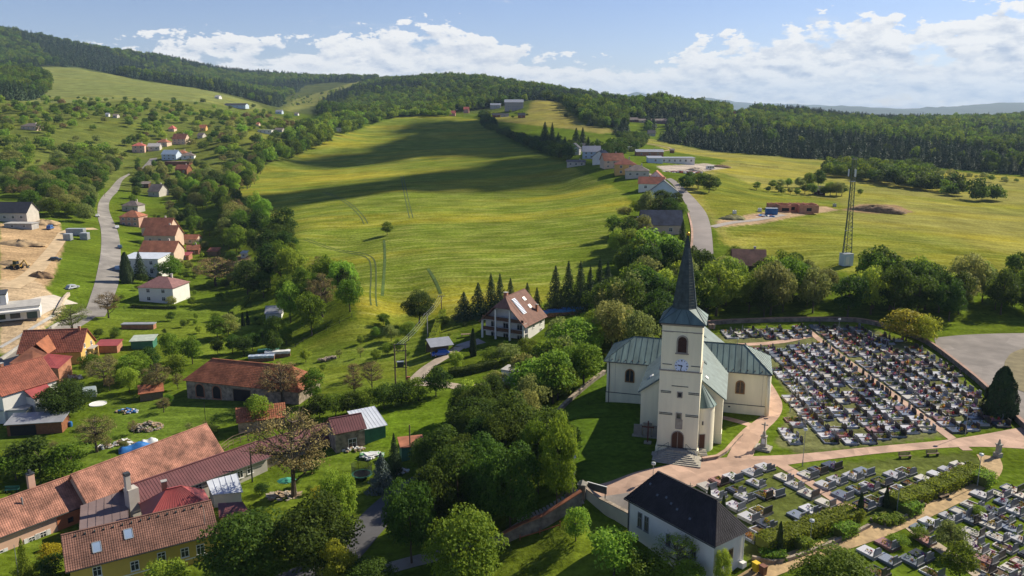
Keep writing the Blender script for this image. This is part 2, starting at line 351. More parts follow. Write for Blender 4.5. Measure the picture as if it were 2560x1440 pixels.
def build_ground():
    NR, NT = 470, 520
    rr = np.geomspace(46, 6500, NR)
    tt = np.concatenate([np.linspace(-1.3, -.62, 30)[:-1], np.linspace(-.62, .62, NT - 58), np.linspace(.62, 1.3, 30)[1:]])
    NT_ = len(tt)
    RR, TT = np.meshgrid(rr, tt, indexing='ij'); X, Y = RR * np.sin(TT), RR * np.cos(TT)
    Z = gz(X, Y)
    col = np.tile(np.array(GRASS), (X.size, 1)).reshape(NR, NT_, 3); fld = np.full((NR, NT_), .12)
    far = np.clip((RR - 1150) / 200, 0, 1); 
    col = col * (1 - far[..., None]) + np.array((.060, .078, .022)) * far[..., None]
    wob = rng.normal(size=(2, NR, NT_))
    for pts, c, fw, soft in ZONES:
        poly = gpoly(pts); acc = np.zeros((NR, NT_))
        K = 6
        for k in range(K):
            ang = 2 * math.pi * k / K; s_ = soft * (0.35 + RR / 900 * 0.4) * 0.6
            acc += inside(poly, X + s_ * (math.cos(ang) + wob[0] * .5), Y + s_ * (math.sin(ang) + wob[1] * .5))
        acc /= K
        col = col * (1 - acc[..., None]) + np.array(c) * acc[..., None]; fld = fld * (1 - acc) + fw * acc
    me = bpy.data.meshes.new('terrain')
    idx = np.arange(NR * NT_).reshape(NR, NT_)
    faces = np.stack([idx[:-1, :-1], idx[:-1, 1:], idx[1:, 1:], idx[1:, :-1]], -1).reshape(-1, 4)[:, ::-1]
    me.vertices.add(NR * NT_); me.vertices.foreach_set('co', np.stack([X, Y, Z], -1).ravel())
    me.loops.add(faces.size); me.loops.foreach_set('vertex_index', faces.ravel())
    me.polygons.add(len(faces)); me.polygons.foreach_set('loop_start', np.arange(len(faces)) * 4); me.polygons.foreach_set('loop_total', np.full(len(faces), 4))
    me.update(); me.validate()
    me.polygons.foreach_set('use_smooth', np.ones(len(me.polygons), bool))
    ca = me.attributes.new('zone', 'FLOAT_COLOR', 'POINT'); ca.data.foreach_set('color', np.concatenate([col.reshape(-1, 3), np.ones((NR * NT_, 1))], 1).ravel())
    fa = me.attributes.new('streak', 'FLOAT', 'POINT'); fa.data.foreach_set('value', fld.ravel())
    m_ = bpy.data.materials.new('ground_cover'); m_.use_nodes = True; nt = m_.node_tree; N, L = nt.nodes, nt.links; b = N['Principled BSDF']
    b.inputs['Roughness'].default_value = 0.95; b.inputs['Specular IOR Level'].default_value = 0.0
    def attr(n_): a = N.new('ShaderNodeAttribute'); a.attribute_name = n_; return a
    tc = N.new('ShaderNodeTexCoord')
    def noise(scale, det, stretch=None, rot=0, rough=.6):
        n = N.new('ShaderNodeTexNoise'); n.inputs['Scale'].default_value = scale; n.inputs['Detail'].default_value = det; n.inputs['Roughness'].default_value = rough
        if stretch:
            mp = N.new('ShaderNodeMapping'); mp.inputs['Scale'].default_value = stretch; mp.inputs['Rotation'].default_value = (0, 0, rot); L.new(tc.outputs['Object'], mp.inputs[0]); L.new(mp.outputs[0], n.inputs['Vector'])
        else: L.new(tc.outputs['Object'], n.inputs['Vector'])
        return n.outputs[0]
    def rng_(v, a, b_, c, d):
        n = N.new('ShaderNodeMapRange'); L.new(v, n.inputs[0])
        for i, q in enumerate((a, b_, c, d)): n.inputs[i + 1].default_value = q
        return n.outputs[0]
    def mul(a, b_):
        n = N.new('ShaderNodeMath'); n.operation = 'MULTIPLY'; L.new(a, n.inputs[0])
        if isinstance(b_, float): n.inputs[1].default_value = b_
        else: L.new(b_, n.inputs[1])
        return n.outputs[0]
    def mix(f, a, b_, mode='MIX'):
        n = N.new('ShaderNodeMix'); n.data_type = 'RGBA'; n.blend_type = mode
        if isinstance(f, float): n.inputs[0].default_value = f
        else: L.new(f, n.inputs[0])
        for i, q in ((6, a), (7, b_)):
            if isinstance(q, tuple): n.inputs[i].default_value = (*q, 1)
            else: L.new(q, n.inputs[i])
        return n.outputs[2]
    z = attr('zone').outputs['Color']; st = attr('streak').outputs['Fac']
    big = noise(.011, 5, (1, 1, 1)); band = noise(.010, 6, (.55, 2.6, 1), R(-12), .62); fine = noise(.20, 6, (.35, 2.4, 1), R(-8)); tiny = noise(1.1, 4); mid = noise(.06, 5)
    c = mix(mul(rng_(band, .46, .65, 0, .95), st), z, (.335, .285, .024))          # yellow flower drifts
    c = mix(mul(rng_(big, .50, .66, 0, .65), st), c, (.098, .155, .014))            # greener patches
    c = mix(mul(rng_(fine, .46, .66, 0, .60), st), c, (.258, .252, .072))           # dry heads
    for nz, lo, hi in ((mid, .70, 1.24), (fine, .74, 1.22), (tiny, .66, 1.32)):
        v = rng_(nz, .3, .7, lo, hi); cb = N.new('ShaderNodeCombineColor'); [L.new(v, cb.inputs[i]) for i in range(3)]
        c = mix(1.0, c, cb.outputs[0], 'MULTIPLY')
    L.new(c, b.inputs['Base Color'])
    bp = N.new('ShaderNodeBump'); bp.inputs['Strength'].default_value = .55; bp.inputs['Distance'].default_value = .35
    ad = N.new('ShaderNodeMath'); ad.operation = 'ADD'; L.new(tiny, ad.inputs[0]); L.new(fine, ad.inputs[1]); L.new(ad.outputs[0], bp.inputs['Height']); L.new(bp.outputs[0], b.inputs['Normal'])
    me.materials.append(m_)
    o = link(bpy.data.objects.new('terrain', me)); o['kind'] = 'structure'; return o
terrain = build_ground()

def resample(pts, n):
    pts = np.asarray(pts, float); d = np.r_[0, np.cumsum(np.hypot(*np.diff(pts, axis=0).T))]
    t = np.linspace(0, d[-1], n); return np.stack([np.interp(t, d, pts[:, i]) for i in range(2)], 1)
def smooth_line(P, it=2):
    P = np.asarray(P, float)
    for _ in range(it):
        Q = [P[0]]
        for a, b in zip(P[:-1], P[1:]): Q += [a * .75 + b * .25, a * .25 + b * .75]
        Q.append(P[-1]); P = np.array(Q)
    return P
OBST = []   # (x, y, radius) of roads and buildings: no scattered plant stands there
HPX = []
MUST = [(2098,654,34,228),(1868,668,60,226),(1282,740,90,190),(1650,568,70,300)]   # px, py, width, distance of what the belt of trees must leave in view
def strip(name, A, B, mat_, lift=.05, n=None, across=5, kind='structure', parent=None, world=False, smooth=2):
    A = smooth_line(A if world else gpoly(A), smooth); B = smooth_line(B if world else gpoly(B), smooth)
    ln = np.hypot(*np.diff(A, axis=0).T).sum(); n = n or int(max(12, min(160, ln / 1.0)))
    A, B = resample(A, n), resample(B, n); vs, fs = [], []
    if name in ('road', 'lane', 'driveway', 'track', 'path', 'brick_path', 'forecourt_path', 'church_path', 'car_park'): OBST.extend([((a[0] + b[0]) / 2, (a[1] + b[1]) / 2, math.hypot(*(a - b)) / 2 + 1.2) for a, b in zip(A, B)])
    for j in range(across + 1):
        q = A + (B - A) * (j / across); z = gz(q[:, 0], q[:, 1]) + lift
        vs += [(q[i, 0], q[i, 1], z[i]) for i in range(n)]
    for j in range(across):
        for i in range(n - 1): fs.append((j * n + i, j * n + i + 1, (j + 1) * n + i + 1, (j + 1) * n + i))
    s = MB().add(vs, fs); o = s.build(name, mat_, parent, smooth=True)
    if o.data.polygons[0].normal.z < 0: o.data.flip_normals()
    if kind: o['kind'] = kind
    return o
def ribbon(name, line, width, mat_, lift=.05, world=False, **kw):
    P = smooth_line(line if world else gpoly(line)); d = np.gradient(P, axis=0); d /= np.hypot(*d.T)[:, None]
    nrm = np.stack([-d[:, 1], d[:, 0]], 1); wd = np.asarray(width, float)
    if wd.ndim: wd = np.interp(np.linspace(0, 1, len(P)), np.linspace(0, 1, len(wd)), wd)[:, None]
    return strip(name, P + nrm * wd / 2, P - nrm * wd / 2, mat_, lift, world=True, smooth=0, **kw)
# ------------------------------------------------------------------ vegetation library
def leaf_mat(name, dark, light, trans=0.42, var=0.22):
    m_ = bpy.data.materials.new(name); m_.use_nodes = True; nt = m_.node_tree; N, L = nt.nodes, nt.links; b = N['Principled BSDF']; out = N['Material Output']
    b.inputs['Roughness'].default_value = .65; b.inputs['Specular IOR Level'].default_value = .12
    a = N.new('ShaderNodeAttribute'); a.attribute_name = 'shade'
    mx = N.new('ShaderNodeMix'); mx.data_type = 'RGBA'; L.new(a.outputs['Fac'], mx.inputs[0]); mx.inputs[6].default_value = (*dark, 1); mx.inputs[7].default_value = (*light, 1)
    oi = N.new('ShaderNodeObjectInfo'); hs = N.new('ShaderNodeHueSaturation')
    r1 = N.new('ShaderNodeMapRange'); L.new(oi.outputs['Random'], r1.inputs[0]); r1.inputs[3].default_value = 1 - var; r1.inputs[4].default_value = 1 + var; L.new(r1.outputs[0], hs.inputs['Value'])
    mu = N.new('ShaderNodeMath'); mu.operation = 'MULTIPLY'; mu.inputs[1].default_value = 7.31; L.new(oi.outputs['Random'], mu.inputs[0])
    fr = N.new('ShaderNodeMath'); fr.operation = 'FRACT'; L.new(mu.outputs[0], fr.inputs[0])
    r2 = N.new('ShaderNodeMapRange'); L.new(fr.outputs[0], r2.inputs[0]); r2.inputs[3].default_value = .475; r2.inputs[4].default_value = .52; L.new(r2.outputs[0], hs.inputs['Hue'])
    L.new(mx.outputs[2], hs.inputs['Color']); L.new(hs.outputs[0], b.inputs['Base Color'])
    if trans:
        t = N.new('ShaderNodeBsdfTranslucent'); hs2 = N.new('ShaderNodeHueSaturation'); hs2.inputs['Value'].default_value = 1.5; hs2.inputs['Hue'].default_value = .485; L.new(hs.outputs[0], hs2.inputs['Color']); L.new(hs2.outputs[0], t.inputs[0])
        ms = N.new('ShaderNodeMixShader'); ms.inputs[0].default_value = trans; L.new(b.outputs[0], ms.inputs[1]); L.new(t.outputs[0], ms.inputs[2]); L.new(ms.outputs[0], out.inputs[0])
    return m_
LEAF = {
 'linden': leaf_mat('leaf_linden', (.030,.066,.008), (.105,.172,.020)),
 'dark': leaf_mat('leaf_dark', (.024,.056,.008), (.085,.140,.018)),
 'green': leaf_mat('leaf_green', (.062,.122,.009), (.180,.265,.024)),
 'bright': leaf_mat('leaf_bright', (0.126,0.227,0.021), (0.278,0.395,0.041)),
 'olive': leaf_mat('leaf_olive', (0.126,0.160,0.037), (0.287,0.311,0.084)),
 'yellow': leaf_mat('leaf_yellowgreen', (0.185,0.218,0.021), (0.421,0.421,0.034)),
 'brown': leaf_mat('leaf_brown', (.150,.120,.040), (.320,.260,.090), trans=.15),
 'spruce': leaf_mat('needle_spruce', (0.021,0.044,0.018), (0.061,0.098,0.034), trans=.05),
 'thuja': leaf_mat('needle_thuja', (0.019,0.039,0.014), (0.047,0.075,0.022), trans=.05),
 'hedge': leaf_mat('leaf_hedge', (.105,.165,.012), (.255,.335,.026)),
 'gold': leaf_mat('leaf_gold', (.26,.24,.012), (.50,.44,.025)),
 'bluespruce': leaf_mat('needle_blue', (0.059,0.084,0.076), (0.143,0.185,0.160), trans=.05),
 'purple': leaf_mat('leaf_copper', (0.084,0.037,0.030), (0.185,0.076,0.059)),
}
BARK = M('bark', (.105,.080,.055), .9, .35, 6, bump=.5)
def leaves_to_mesh(name, C, Nn, S, shade, aspect=.72):
    n = len(C); r1 = rng.normal(size=(n, 3)); t = np.cross(Nn, r1); t /= np.linalg.norm(t, axis=1)[:, None] + 1e-9; b = np.cross(Nn, t)
    t *= S[:, None] * .5; b *= S[:, None] * .5 * aspect
    V = np.stack([C - t - b * .35, C - b + t * .1, C + t + b * .2, C + b - t * .15], 1).reshape(-1, 3)
    me = bpy.data.meshes.new(name); nf = n
    me.vertices.add(4 * n); me.vertices.foreach_set('co', V.ravel()); me.loops.add(4 * n); me.loops.foreach_set('vertex_index', np.arange(4 * n))
    me.polygons.add(nf); me.polygons.foreach_set('loop_start', np.arange(nf) * 4); me.polygons.foreach_set('loop_total', np.full(nf, 4)); me.update()
    at_ = me.attributes.new('shade', 'FLOAT', 'FACE'); at_.data.foreach_set('value', np.clip(shade, 0, 1).astype(np.float32))
    return me
def unit(v): return v / (np.linalg.norm(v, axis=-1, keepdims=True) + 1e-9)
def broad_crown(nleaf, leaf, zc=.58, rz=.42, rx=.47, nclump=34, cr=(.10, .20), seed=0, fill=.25, flat_bottom=True):
    r_ = np.random.default_rng(seed)
    d = unit(r_.normal(size=(nclump, 3))); rad = r_.uniform(.45, .86, nclump) ** .7
    cc = d * rad[:, None] * np.array([rx * .82, rx * .82, rz * .82]); 
    if flat_bottom: cc[:, 2] = np.where(cc[:, 2] < -.55 * rz, cc[:, 2] * .7, cc[:, 2])
    cc[:, 2] += zc
    cs = r_.uniform(*cr, nclump); tone = r_.uniform(-.16, .16, nclump)
    k = r_.choice(nclump, nleaf, p=cs ** 2 / (cs ** 2).sum())
    dd = unit(r_.normal(size=(nleaf, 3))); dd[:, 2] = np.where(dd[:, 2] < -.3, -dd[:, 2] * .6, dd[:, 2]); dd = unit(dd)
    rr = cs[k] * np.where(r_.random(nleaf) < fill, r_.random(nleaf), r_.uniform(.82, 1.12, nleaf))
    P = cc[k] + dd * rr[:, None] * np.array([1, 1, .85])
    nn = unit(dd * .75 + r_.normal(size=(nleaf, 3)) * .55 + np.array([0, 0, .35]))
    sh = .45 + tone[k] + r_.normal(size=nleaf) * .16
    return P, nn, leaf * r_.uniform(.7, 1.35, nleaf), sh, cc, cs
def limb_mesh(name, cc, seed=0, th=.022, top=.8, nl=9, twig=0):
    r_ = random.Random(seed); s = MB(); pts = []
    x = y = 0; prev = Vector((0, 0, -.03)); segs = 5
    for i in range(1, segs + 1):
        q = Vector((r_.uniform(-.012, .012) + prev.x, r_.uniform(-.012, .012) + prev.y, top * i / segs)); a, b = th * (1 - .8 * (i - 1) / segs), th * (1 - .8 * i / segs)
        s.tube(prev, q, a * (1.35 if i == 1 else 1), b, 7, cap=False); pts.append(q); prev = q
    idx = list(range(len(cc))); r_.shuffle(idx)
    for i in idx[:nl]:
        c = Vector(cc[i]); st = pts[min(len(pts) - 1, max(0, int((c.z - .12 - r_.uniform(0, .12)) / top * segs)))]
        st = Vector((st.x, st.y, min(st.z, c.z - .02))); mid = st.lerp(c, .5) + Vector((0, 0, -.02))
        s.tube(st, mid, th * .45, th * .3, 5, cap=False); s.tube(mid, c, th * .3, th * .1, 5, cap=False)
        for _ in range(twig):
            e = c + Vector((r_.uniform(-.12, .12), r_.uniform(-.12, .12), r_.uniform(-.02, .13))); s.tube(mid.lerp(c, r_.random()), e, th * .16, th * .05, 4, cap=False)
    return s
def conifer_crown(nleaf, leaf, seed=0, levels=26, rmax=.5, z0=.06, power=.9, droop=.12):
    r_ = np.random.default_rng(seed)
    lv = r_.random(nleaf) ** 1.35; lv = np.floor(lv * levels) / levels + r_.normal(size=nleaf) * .006; lv = np.clip(lv, 0, .995)
    nb = 11; ang = (np.floor(r_.random(nleaf) * nb) / nb + (np.floor(lv * levels) * .37) % 1) * 2 * math.pi + r_.normal(size=nleaf) * .17
    brl = 1 + .22 * np.sin(ang * 3.1 + np.floor(lv * levels) * 5.3)
    R_ = rmax * (1 - lv) ** power * brl; f = r_.random(nleaf) ** .55
    P = np.stack([np.cos(ang) * R_ * f, np.sin(ang) * R_ * f, z0 + (1 - z0) * lv - droop * R_ * f * f * 1.4 + .012], 1)
    nn = unit(np.stack([np.cos(ang) * .5, np.sin(ang) * .5, np.full(nleaf, .8)], 1) + r_.normal(size=(nleaf, 3)) * .45)
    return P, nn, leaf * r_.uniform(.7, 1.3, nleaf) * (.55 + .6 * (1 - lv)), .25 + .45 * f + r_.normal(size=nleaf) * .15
def column_crown(nleaf, leaf, seed=0, taper=.55):
    r_ = np.random.default_rng(seed); z = r_.random(nleaf); a = r_.random(nleaf) * 2 * math.pi
    R_ = .5 * np.clip(np.minimum(1, (1.02 - z) ** taper * 1.15), 0, 1) * (.75 + .25 * np.minimum(1, z * 6)) * (1 + .10 * np.sin(a * 5 + z * 7) + .08 * np.sin(a * 3 - z * 19)) * r_.uniform(.85, 1.03, nleaf)
    P = np.stack([np.cos(a) * R_, np.sin(a) * R_, z], 1); nn = unit(np.stack([np.cos(a), np.sin(a), np.full(nleaf, .35)], 1) + r_.normal(size=(nleaf, 3)) * .4)
    return P, nn, leaf * r_.uniform(.7, 1.3, nleaf), .45 + r_.normal(size=nleaf) * .2
PROTO = {}
def add_proto(kind, data, trunk):
    me = leaves_to_mesh(kind + '_crown', *data[:4]); me.materials.append(LEAF['green']); PROTO.setdefault(kind, []).append((trunk.mesh(kind + '_trunk', BARK), me))
for i in range(4):
    d = broad_crown(12000, .030, .52, .48, .50, 50, (.11, .19), seed=i + 1); add_proto('near', d, limb_mesh('t', d[4], i, .022))
for i in range(3):
    d = broad_crown(12000, .028, .515, .50, .49, 70, (.09, .14), seed=i + 11); add_proto('tall', d, limb_mesh('t', d[4], i, .016))
for i in range(4):
    d = broad_crown(4400, .043, .52, .48, .50, 40, (.11, .19), seed=i + 21); add_proto('mid', d, limb_mesh('t', d[4], i, .022))
for i in range(4):
    d = broad_crown(5200, .017, .58, .41, .50, 85, (.05, .10), seed=i + 31, fill=.6); add_proto('open', d, limb_mesh('t', d[4], i, .024, nl=40, twig=3))
for i in range(3):
    d = broad_crown(2600, .050, .50, .50, .50, 30, (.13, .22), seed=i + 41); add_proto('bush', d, limb_mesh('t', d[4], i, .02, top=.5, nl=5))
for i in range(3):
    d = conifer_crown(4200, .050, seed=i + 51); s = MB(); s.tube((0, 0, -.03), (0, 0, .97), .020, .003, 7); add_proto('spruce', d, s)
for i in range(2):
    d = column_crown(6500, .060, seed=i + 61); s = MB(); s.lathe([(.04, -.03), (.30, .06), (.36, .4), (.22, .8), (.02, .95)], (0, 0, 0), 10); add_proto('column', d, s)
for i in range(3):
    d = broad_crown(620, .100, .54, .46, .50, 18, (.16, .24), seed=i + 71); add_proto('far', d, limb_mesh('t', d[4], i, .025, nl=3))
for i in range(2):
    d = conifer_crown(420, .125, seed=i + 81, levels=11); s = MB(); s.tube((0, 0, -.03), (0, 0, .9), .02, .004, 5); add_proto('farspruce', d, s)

def plant(kind, x, y, h, wd, leaf, label, cat='tree', group=None, name=None, z=None, rz=None, wy=None):
    z = g1(x, y) if z is None else z
    tm, cm = random.choice(PROTO[kind])
    rz = random.uniform(0, 6.28) if rz is None else rz
    o = empty(name or {'column': 'conifer_column', 'bush': 'shrub', 'spruce': 'spruce_tree', 'farspruce': 'spruce_tree', 'open': 'budding_tree', 'tall': 'linden_tree', 'near': 'linden_tree'}.get(kind, {'bright': 'maple_tree', 'olive': 'willow_tree'}.get(leaf, 'broadleaf_tree')), (x, y, z - .02 * h), rz, label, cat, group)
    o.scale = (wd, wy or wd, h)
    tr = link(bpy.data.objects.new('trunk', tm), o); cr = link(bpy.data.objects.new('crown', cm), o)
    cr.material_slots[0].link = 'OBJECT'; cr.material_slots[0].material = LEAF[leaf]
    return o
def plant_px(kind, xc, yb, yt, wpx, leaf, label, cat='tree', group=None, name=None, min_z=None):
    p = ground(xc, min(yb, 1500)) if yb <= 1500 else ground(xc, 1500)
    dep = p[1] * CP - (p[2] - CAM_Z) * SP
    top = at_y(xc, yt, p[1]); h = max(.4, top[2] - p[2])
    return plant(kind, p[0], p[1], h, wpx * dep / F * (1.0 if kind in ('spruce', 'column') else 1.04), leaf, label, cat, group, name, p[2])
# ------------------------------------------------------------------ building materials
def tile_mat(name, col, var=.22, rough=.8): return M(name, col, rough, var * 1.3, .5, bump=.25, bscale=9, detail=9, island=1)
CREAM = M('plaster_cream', (.88,.81,.59), .85, .09, .6, bump=.06, bscale=5, detail=9, stretch=(1, 1, .16))
YELLOWP = M('plaster_yellow', (.58,.40,.085), .85, .07, .6)
PINKP = M('plaster_pink', (.66,.41,.29), .85, .06, .6)
WHITEP = M('plaster_white', (.70,.68,.63), .85, .06, .6)
GREYP = M('plaster_grey', (.50,.46,.40), .88, .10, .6)
OCHREP = M('plaster_ochre', (.62,.38,.12), .85, .08, .6)
BLUEP = M('plaster_bluewhite', (.50,.58,.66), .85, .05, .6)
PEACHP = M('plaster_peach', (.62,.46,.34), .85, .08, .6)
STONEW = M('rubble_stone', (.36,.29,.22), .92, .45, 1.1, bump=.7, bscale=4)
WALLST = M('cemetery_wall_stone', (.24,.20,.165), .92, .40, .9, bump=.6, bscale=4)
STONET = M('trim_stone', (.33,.29,.24), .85, .15, 2)
SANDST = M('sandstone', (.38,.345,.28), .85, .18, 2.5, bump=.2)
CONC = M('concrete', (.40,.38,.35), .9, .14, .8, bump=.1)
COPPER = M('copper_patina', (.130,.190,.168), .55, .32, .7, spec=.45, stretch=(1, .25, .25))
COPPERD = M('copper_patina_slate', (.045,.068,.070), .6, .35, 1.6, spec=.4)
NAVETILE = M('nave_roof_sheet', (.150,.195,.178), .6, .2, .8)
SEAM = M('roof_seam', (.05,.085,.08), .6, .1, 3)
DARKLINE = M('dark_metal_trim', (.05,.055,.06), .6, .1, 3)
TILE_O = tile_mat('tiles_orange', (.39,.150,.080)); TILE_R = tile_mat('tiles_red', (.29,.095,.058)); TILE_B = tile_mat('tiles_brown', (.21,.105,.075), .25)
TILE_D = tile_mat('tiles_dark', (.030,.026,.030), .3); TILE_S = tile_mat('tiles_salmon', (.40,.185,.125), .34); TILE_P = tile_mat('tiles_pinkred', (.50,.13,.10))
TILE_OLD = tile_mat('tiles_old', (.37,.13,.062), .26); TILE_BL = tile_mat('tiles_blueblack', (.060,.070,.100), .3); TILE_GB = tile_mat('tiles_greybrown', (.20,.16,.14))
MAROON = M('sheet_maroon', (.150,.055,.055), .5, .18, .5, spec=.4); REDMET = M('sheet_red', (.34,.075,.070), .5, .15, .5)
GREYMET = M('sheet_grey', (.36,.37,.39), .5, .15, .6, metal=.3); WHITEMET = M('sheet_white', (.58,.61,.66), .45, .12, .5, spec=.4); BROWNMET = M('sheet_brownish', (.20,.145,.135), .55, .15, .4)
SLATE = M('roof_anthracite', (.060,.058,.066), .6, .2, .8)
GLASS = M('window_glass', (.028,.034,.042), .12, .2, .4, spec=.6); FRAMEW = M('frame_white', (.72,.71,.68), .6, .05, 2); FRAMEB = M('frame_brown', (.10,.045,.025), .6, .2, 4)
DOORB = M('door_oak', (.085,.032,.016), .55, .3, 5, stretch=(6, 6, 1)); WOOD = M('wood_weathered', (.22,.155,.10), .85, .3, 4, stretch=(1, 1, 5)); WOODR = M('wood_redbrown', (.26,.10,.045), .8, .25, 3)
BRICK = M('brick_bare', (.42,.19,.11), .9, .2, 1.2); BRICKO = M('brick_blocks', (.50,.235,.145), .9, .15, 1)
STEELD = M('steel_dark', (.055,.060,.055), .5, .2, 3, metal=.5); STEELG = M('steel_galvanised', (.36,.38,.38), .45, .15, 3, metal=.4); GOLD = M('gilded', (.65,.38,.06), .35, .1, 3, metal=.8)
BLUEM = M('tarp_blue', (.035,.17,.46), .5, .25, 1.2); GREENM = M('sheet_green', (.05,.18,.12), .6, .2, 1); BLACK = M('black_rubber', (.015,.015,.016), .7, .2, 3)
CLOCKW = M('clock_white', (.66,.74,.92), .5, .03, 3)

class Frame:
    def __init__(s, ox, oy, rz): s.o = (ox, oy); s.rz = rz; s.c, s.s = math.cos(rz), math.sin(rz)
    def w(s, x, y): return s.o[0] + x * s.c - y * s.s, s.o[1] + x * s.s + y * s.c
    def l(s, X, Y): dx, dy = X - s.o[0], Y - s.o[1]; return dx * s.c + dy * s.s, -dx * s.s + dy * s.c
    def ray(s, px, py):
        d = pray(px, py); c = s.l(0, 0); return (c[0], c[1], CAM_Z), (d[0] * s.c + d[1] * s.s, -d[0] * s.s + d[1] * s.c, d[2])
    def on_y(s, px, py, y): (a, b, c), d = s.ray(px, py); t = (y - b) / d[1]; return a + d[0] * t, c + d[2] * t
    def on_x(s, px, py, x): (a, b, c), d = s.ray(px, py); t = (x - a) / d[0]; return b + d[1] * t, c + d[2] * t
def frame3(A, B, C, z):
    """rectangle from three eave corners seen in the photo: A-B the long side facing us, B-C the end"""
    a, b, c = at_z(*A, z)[:2], at_z(*B, z)[:2], at_z(*C, z)[:2]
    L = np.hypot(*(b - a)); rz = math.atan2(*(b - a)[::-1]); n = np.array([-math.sin(rz), math.cos(rz)]); W = abs(np.dot(c - b, n))
    ctr = (a + b) / 2 + n * W / 2
    return Frame(ctr[0], ctr[1], rz), L, W
def frame2(A, B, W, z):
    a, b = at_z(*A, z)[:2], at_z(*B, z)[:2]; rz = math.atan2(*(b - a)[::-1]); c = (a + b) / 2 + np.array([-math.sin(rz), math.cos(rz)]) * W / 2
    return Frame(c[0], c[1], rz), np.hypot(*(b - a))
def frame_base(px, py, L, W, yaw):
    p = ground(px, py); d = p[:2] / np.hypot(*p[:2]); q = p[:2] + d * W * .5
    return Frame(q[0], q[1], R(yaw)), p[2]
def bar_between(mb, p, q, w_, h_, up=Vector((0, 0, 1)), mi=0):
    p, q = Vector(p), Vector(q); d = (q - p).normalized(); a = d.cross(up).normalized() * w_ / 2; b = a.cross(d).normalized() * h_ / 2
    vs = [p - a - b, p + a - b, p + a + b, p - a + b, q - a - b, q + a - b, q + a + b, q - a + b]
    return mb.add(vs, [(0, 3, 2, 1), (4, 5, 6, 7), (0, 1, 5, 4), (1, 2, 6, 5), (2, 3, 7, 6), (3, 0, 4, 7)], mi)
def plate(mb, pts, th, mi=0):
    """a flat polygon given thickness th along its normal (downwards)"""
    p = [Vector(q) for q in pts]; nrm = (p[1] - p[0]).cross(p[2] - p[0]).normalized()
    if nrm.z < 0: p.reverse(); nrm = -nrm
    n = len(p); lo = [q - nrm * th for q in p]
    return mb.add(list(p) + lo, [tuple(range(n)), tuple(range(2 * n - 1, n - 1, -1))] + [(i, n + i, n + (i + 1) % n, (i + 1) % n) for i in range(n)], mi)
def tile_slope(mb, e0, e1, t1, t0, tw=.30, th=.36, h=.035, lift=.02):
    """courses of overlapping curved tiles on a slope: e0-e1 eave, t0-t1 top"""
    e0, e1, t1, t0 = map(Vector, (e0, e1, t1, t0)); nrm = (e1 - e0).cross(t0 - e0).normalized()
    if nrm.z < 0: nrm = -nrm
    H = ((t0 + t1) / 2 - (e0 + e1) / 2).length; rows = max(2, round(H / th))
    for r_ in range(rows):
        a, b = r_ / rows, min(1, (r_ + 1.04) / rows); l0, r0 = e0.lerp(t0, a), e1.lerp(t1, a); l1, r1 = e0.lerp(t0, b), e1.lerp(t1, b)
        w0 = (r0 - l0).length
        if w0 < .2: continue
        n = max(1, round(w0 / tw))
        for k in range(n):
            j = random.uniform(-.006, .008)
            vs = []
            for (l, r2, base) in ((l0, r0, lift + h), (l1, r1, lift)):
                for f, up in ((.02, 0), (.5, h), (.98, 0)):
                    vs.append(l.lerp(r2, (k + f) / n) + nrm * (base + up + j))
            vs += [vs[0] - nrm * h, vs[1] - nrm * h, vs[2] - nrm * h]
            mb.add(vs, [(0, 1, 4, 3), (1, 2, 5, 4), (6, 7, 1, 0), (7, 8, 2, 1)])
    return mb
def window(parent, side_pt, wd, ht, ax, out, frame=None, pane=None, cross=True, depth=.07, bar=.07, arch=False, name='window', sub=True, sill=False):
    """window at local point, ax = unit vector along the wall, out = outward normal; frame ring proud of the wall, pane set back inside it"""
    frame = frame or FRAMEW; pane = pane or GLASS; c = Vector(side_pt); ax, out = Vector(ax), Vector(out); up = Vector((0, 0, 1)); mb = MB()
    hw, hh = wd / 2, ht / 2
    def outline(k):
        a, b = hw - k, hh - k
        if not arch: return [(-a, -b), (a, -b), (a, b), (-a, b)]
        pts = [(-a, -b), (a, -b)]; zc = hh - hw
        for i in range(9):
            t = math.pi * i / 8; pts.append((a * math.cos(t), zc + a * math.sin(t)))
        return pts
    P0, P1 = outline(0), outline(bar); n = len(P0)
    vs = [c + ax * p[0] + up * p[1] + out * d for d in (-.02, depth) for P in (P0, P1) for p in P]
    fs = []
    for i in range(n):
        j = (i + 1) % n
        fs += [(2 * n + i, 2 * n + j, 3 * n + j, 3 * n + i), (i, j, 2 * n + j, 2 * n + i), (n + j, n + i, 3 * n + i, 3 * n + j)]
    mb.add(vs, fs)
    if cross:
        bar_between(mb, c + up * (-hh + bar) + out * .045, c + up * (hh - bar) + out * .045, bar * .7, .03, up=out)
        if ht > 1.1 and not arch: bar_between(mb, c - ax * (hw - bar) + up * hh * .3 + out * .043, c + ax * (hw - bar) + up * hh * .3 + out * .043, .03, bar * .6)
    if sill: bar_between(mb, c - ax * (hw + .06) - up * (hh + .04) + out * .06, c + ax * (hw + .06) - up * (hh + .04) + out * .06, .18, .06)
    pm = MB().add([c + ax * p[0] + up * p[1] + out * .02 for p in P1], [tuple(range(n))])
    if sub:
        o = mb.build(name, frame, parent); pm.build('pane', pane, o)
    else:
        mb.add(pm.v, pm.f, 1); o = mb.build(name, [frame, pane], parent)
    return o
SIDES = {'front': ((1, 0, 0), (0, -1, 0)), 'back': ((-1, 0, 0), (0, 1, 0)), 'left': ((0, -1, 0), (-1, 0, 0)), 'right': ((0, 1, 0), (1, 0, 0))}
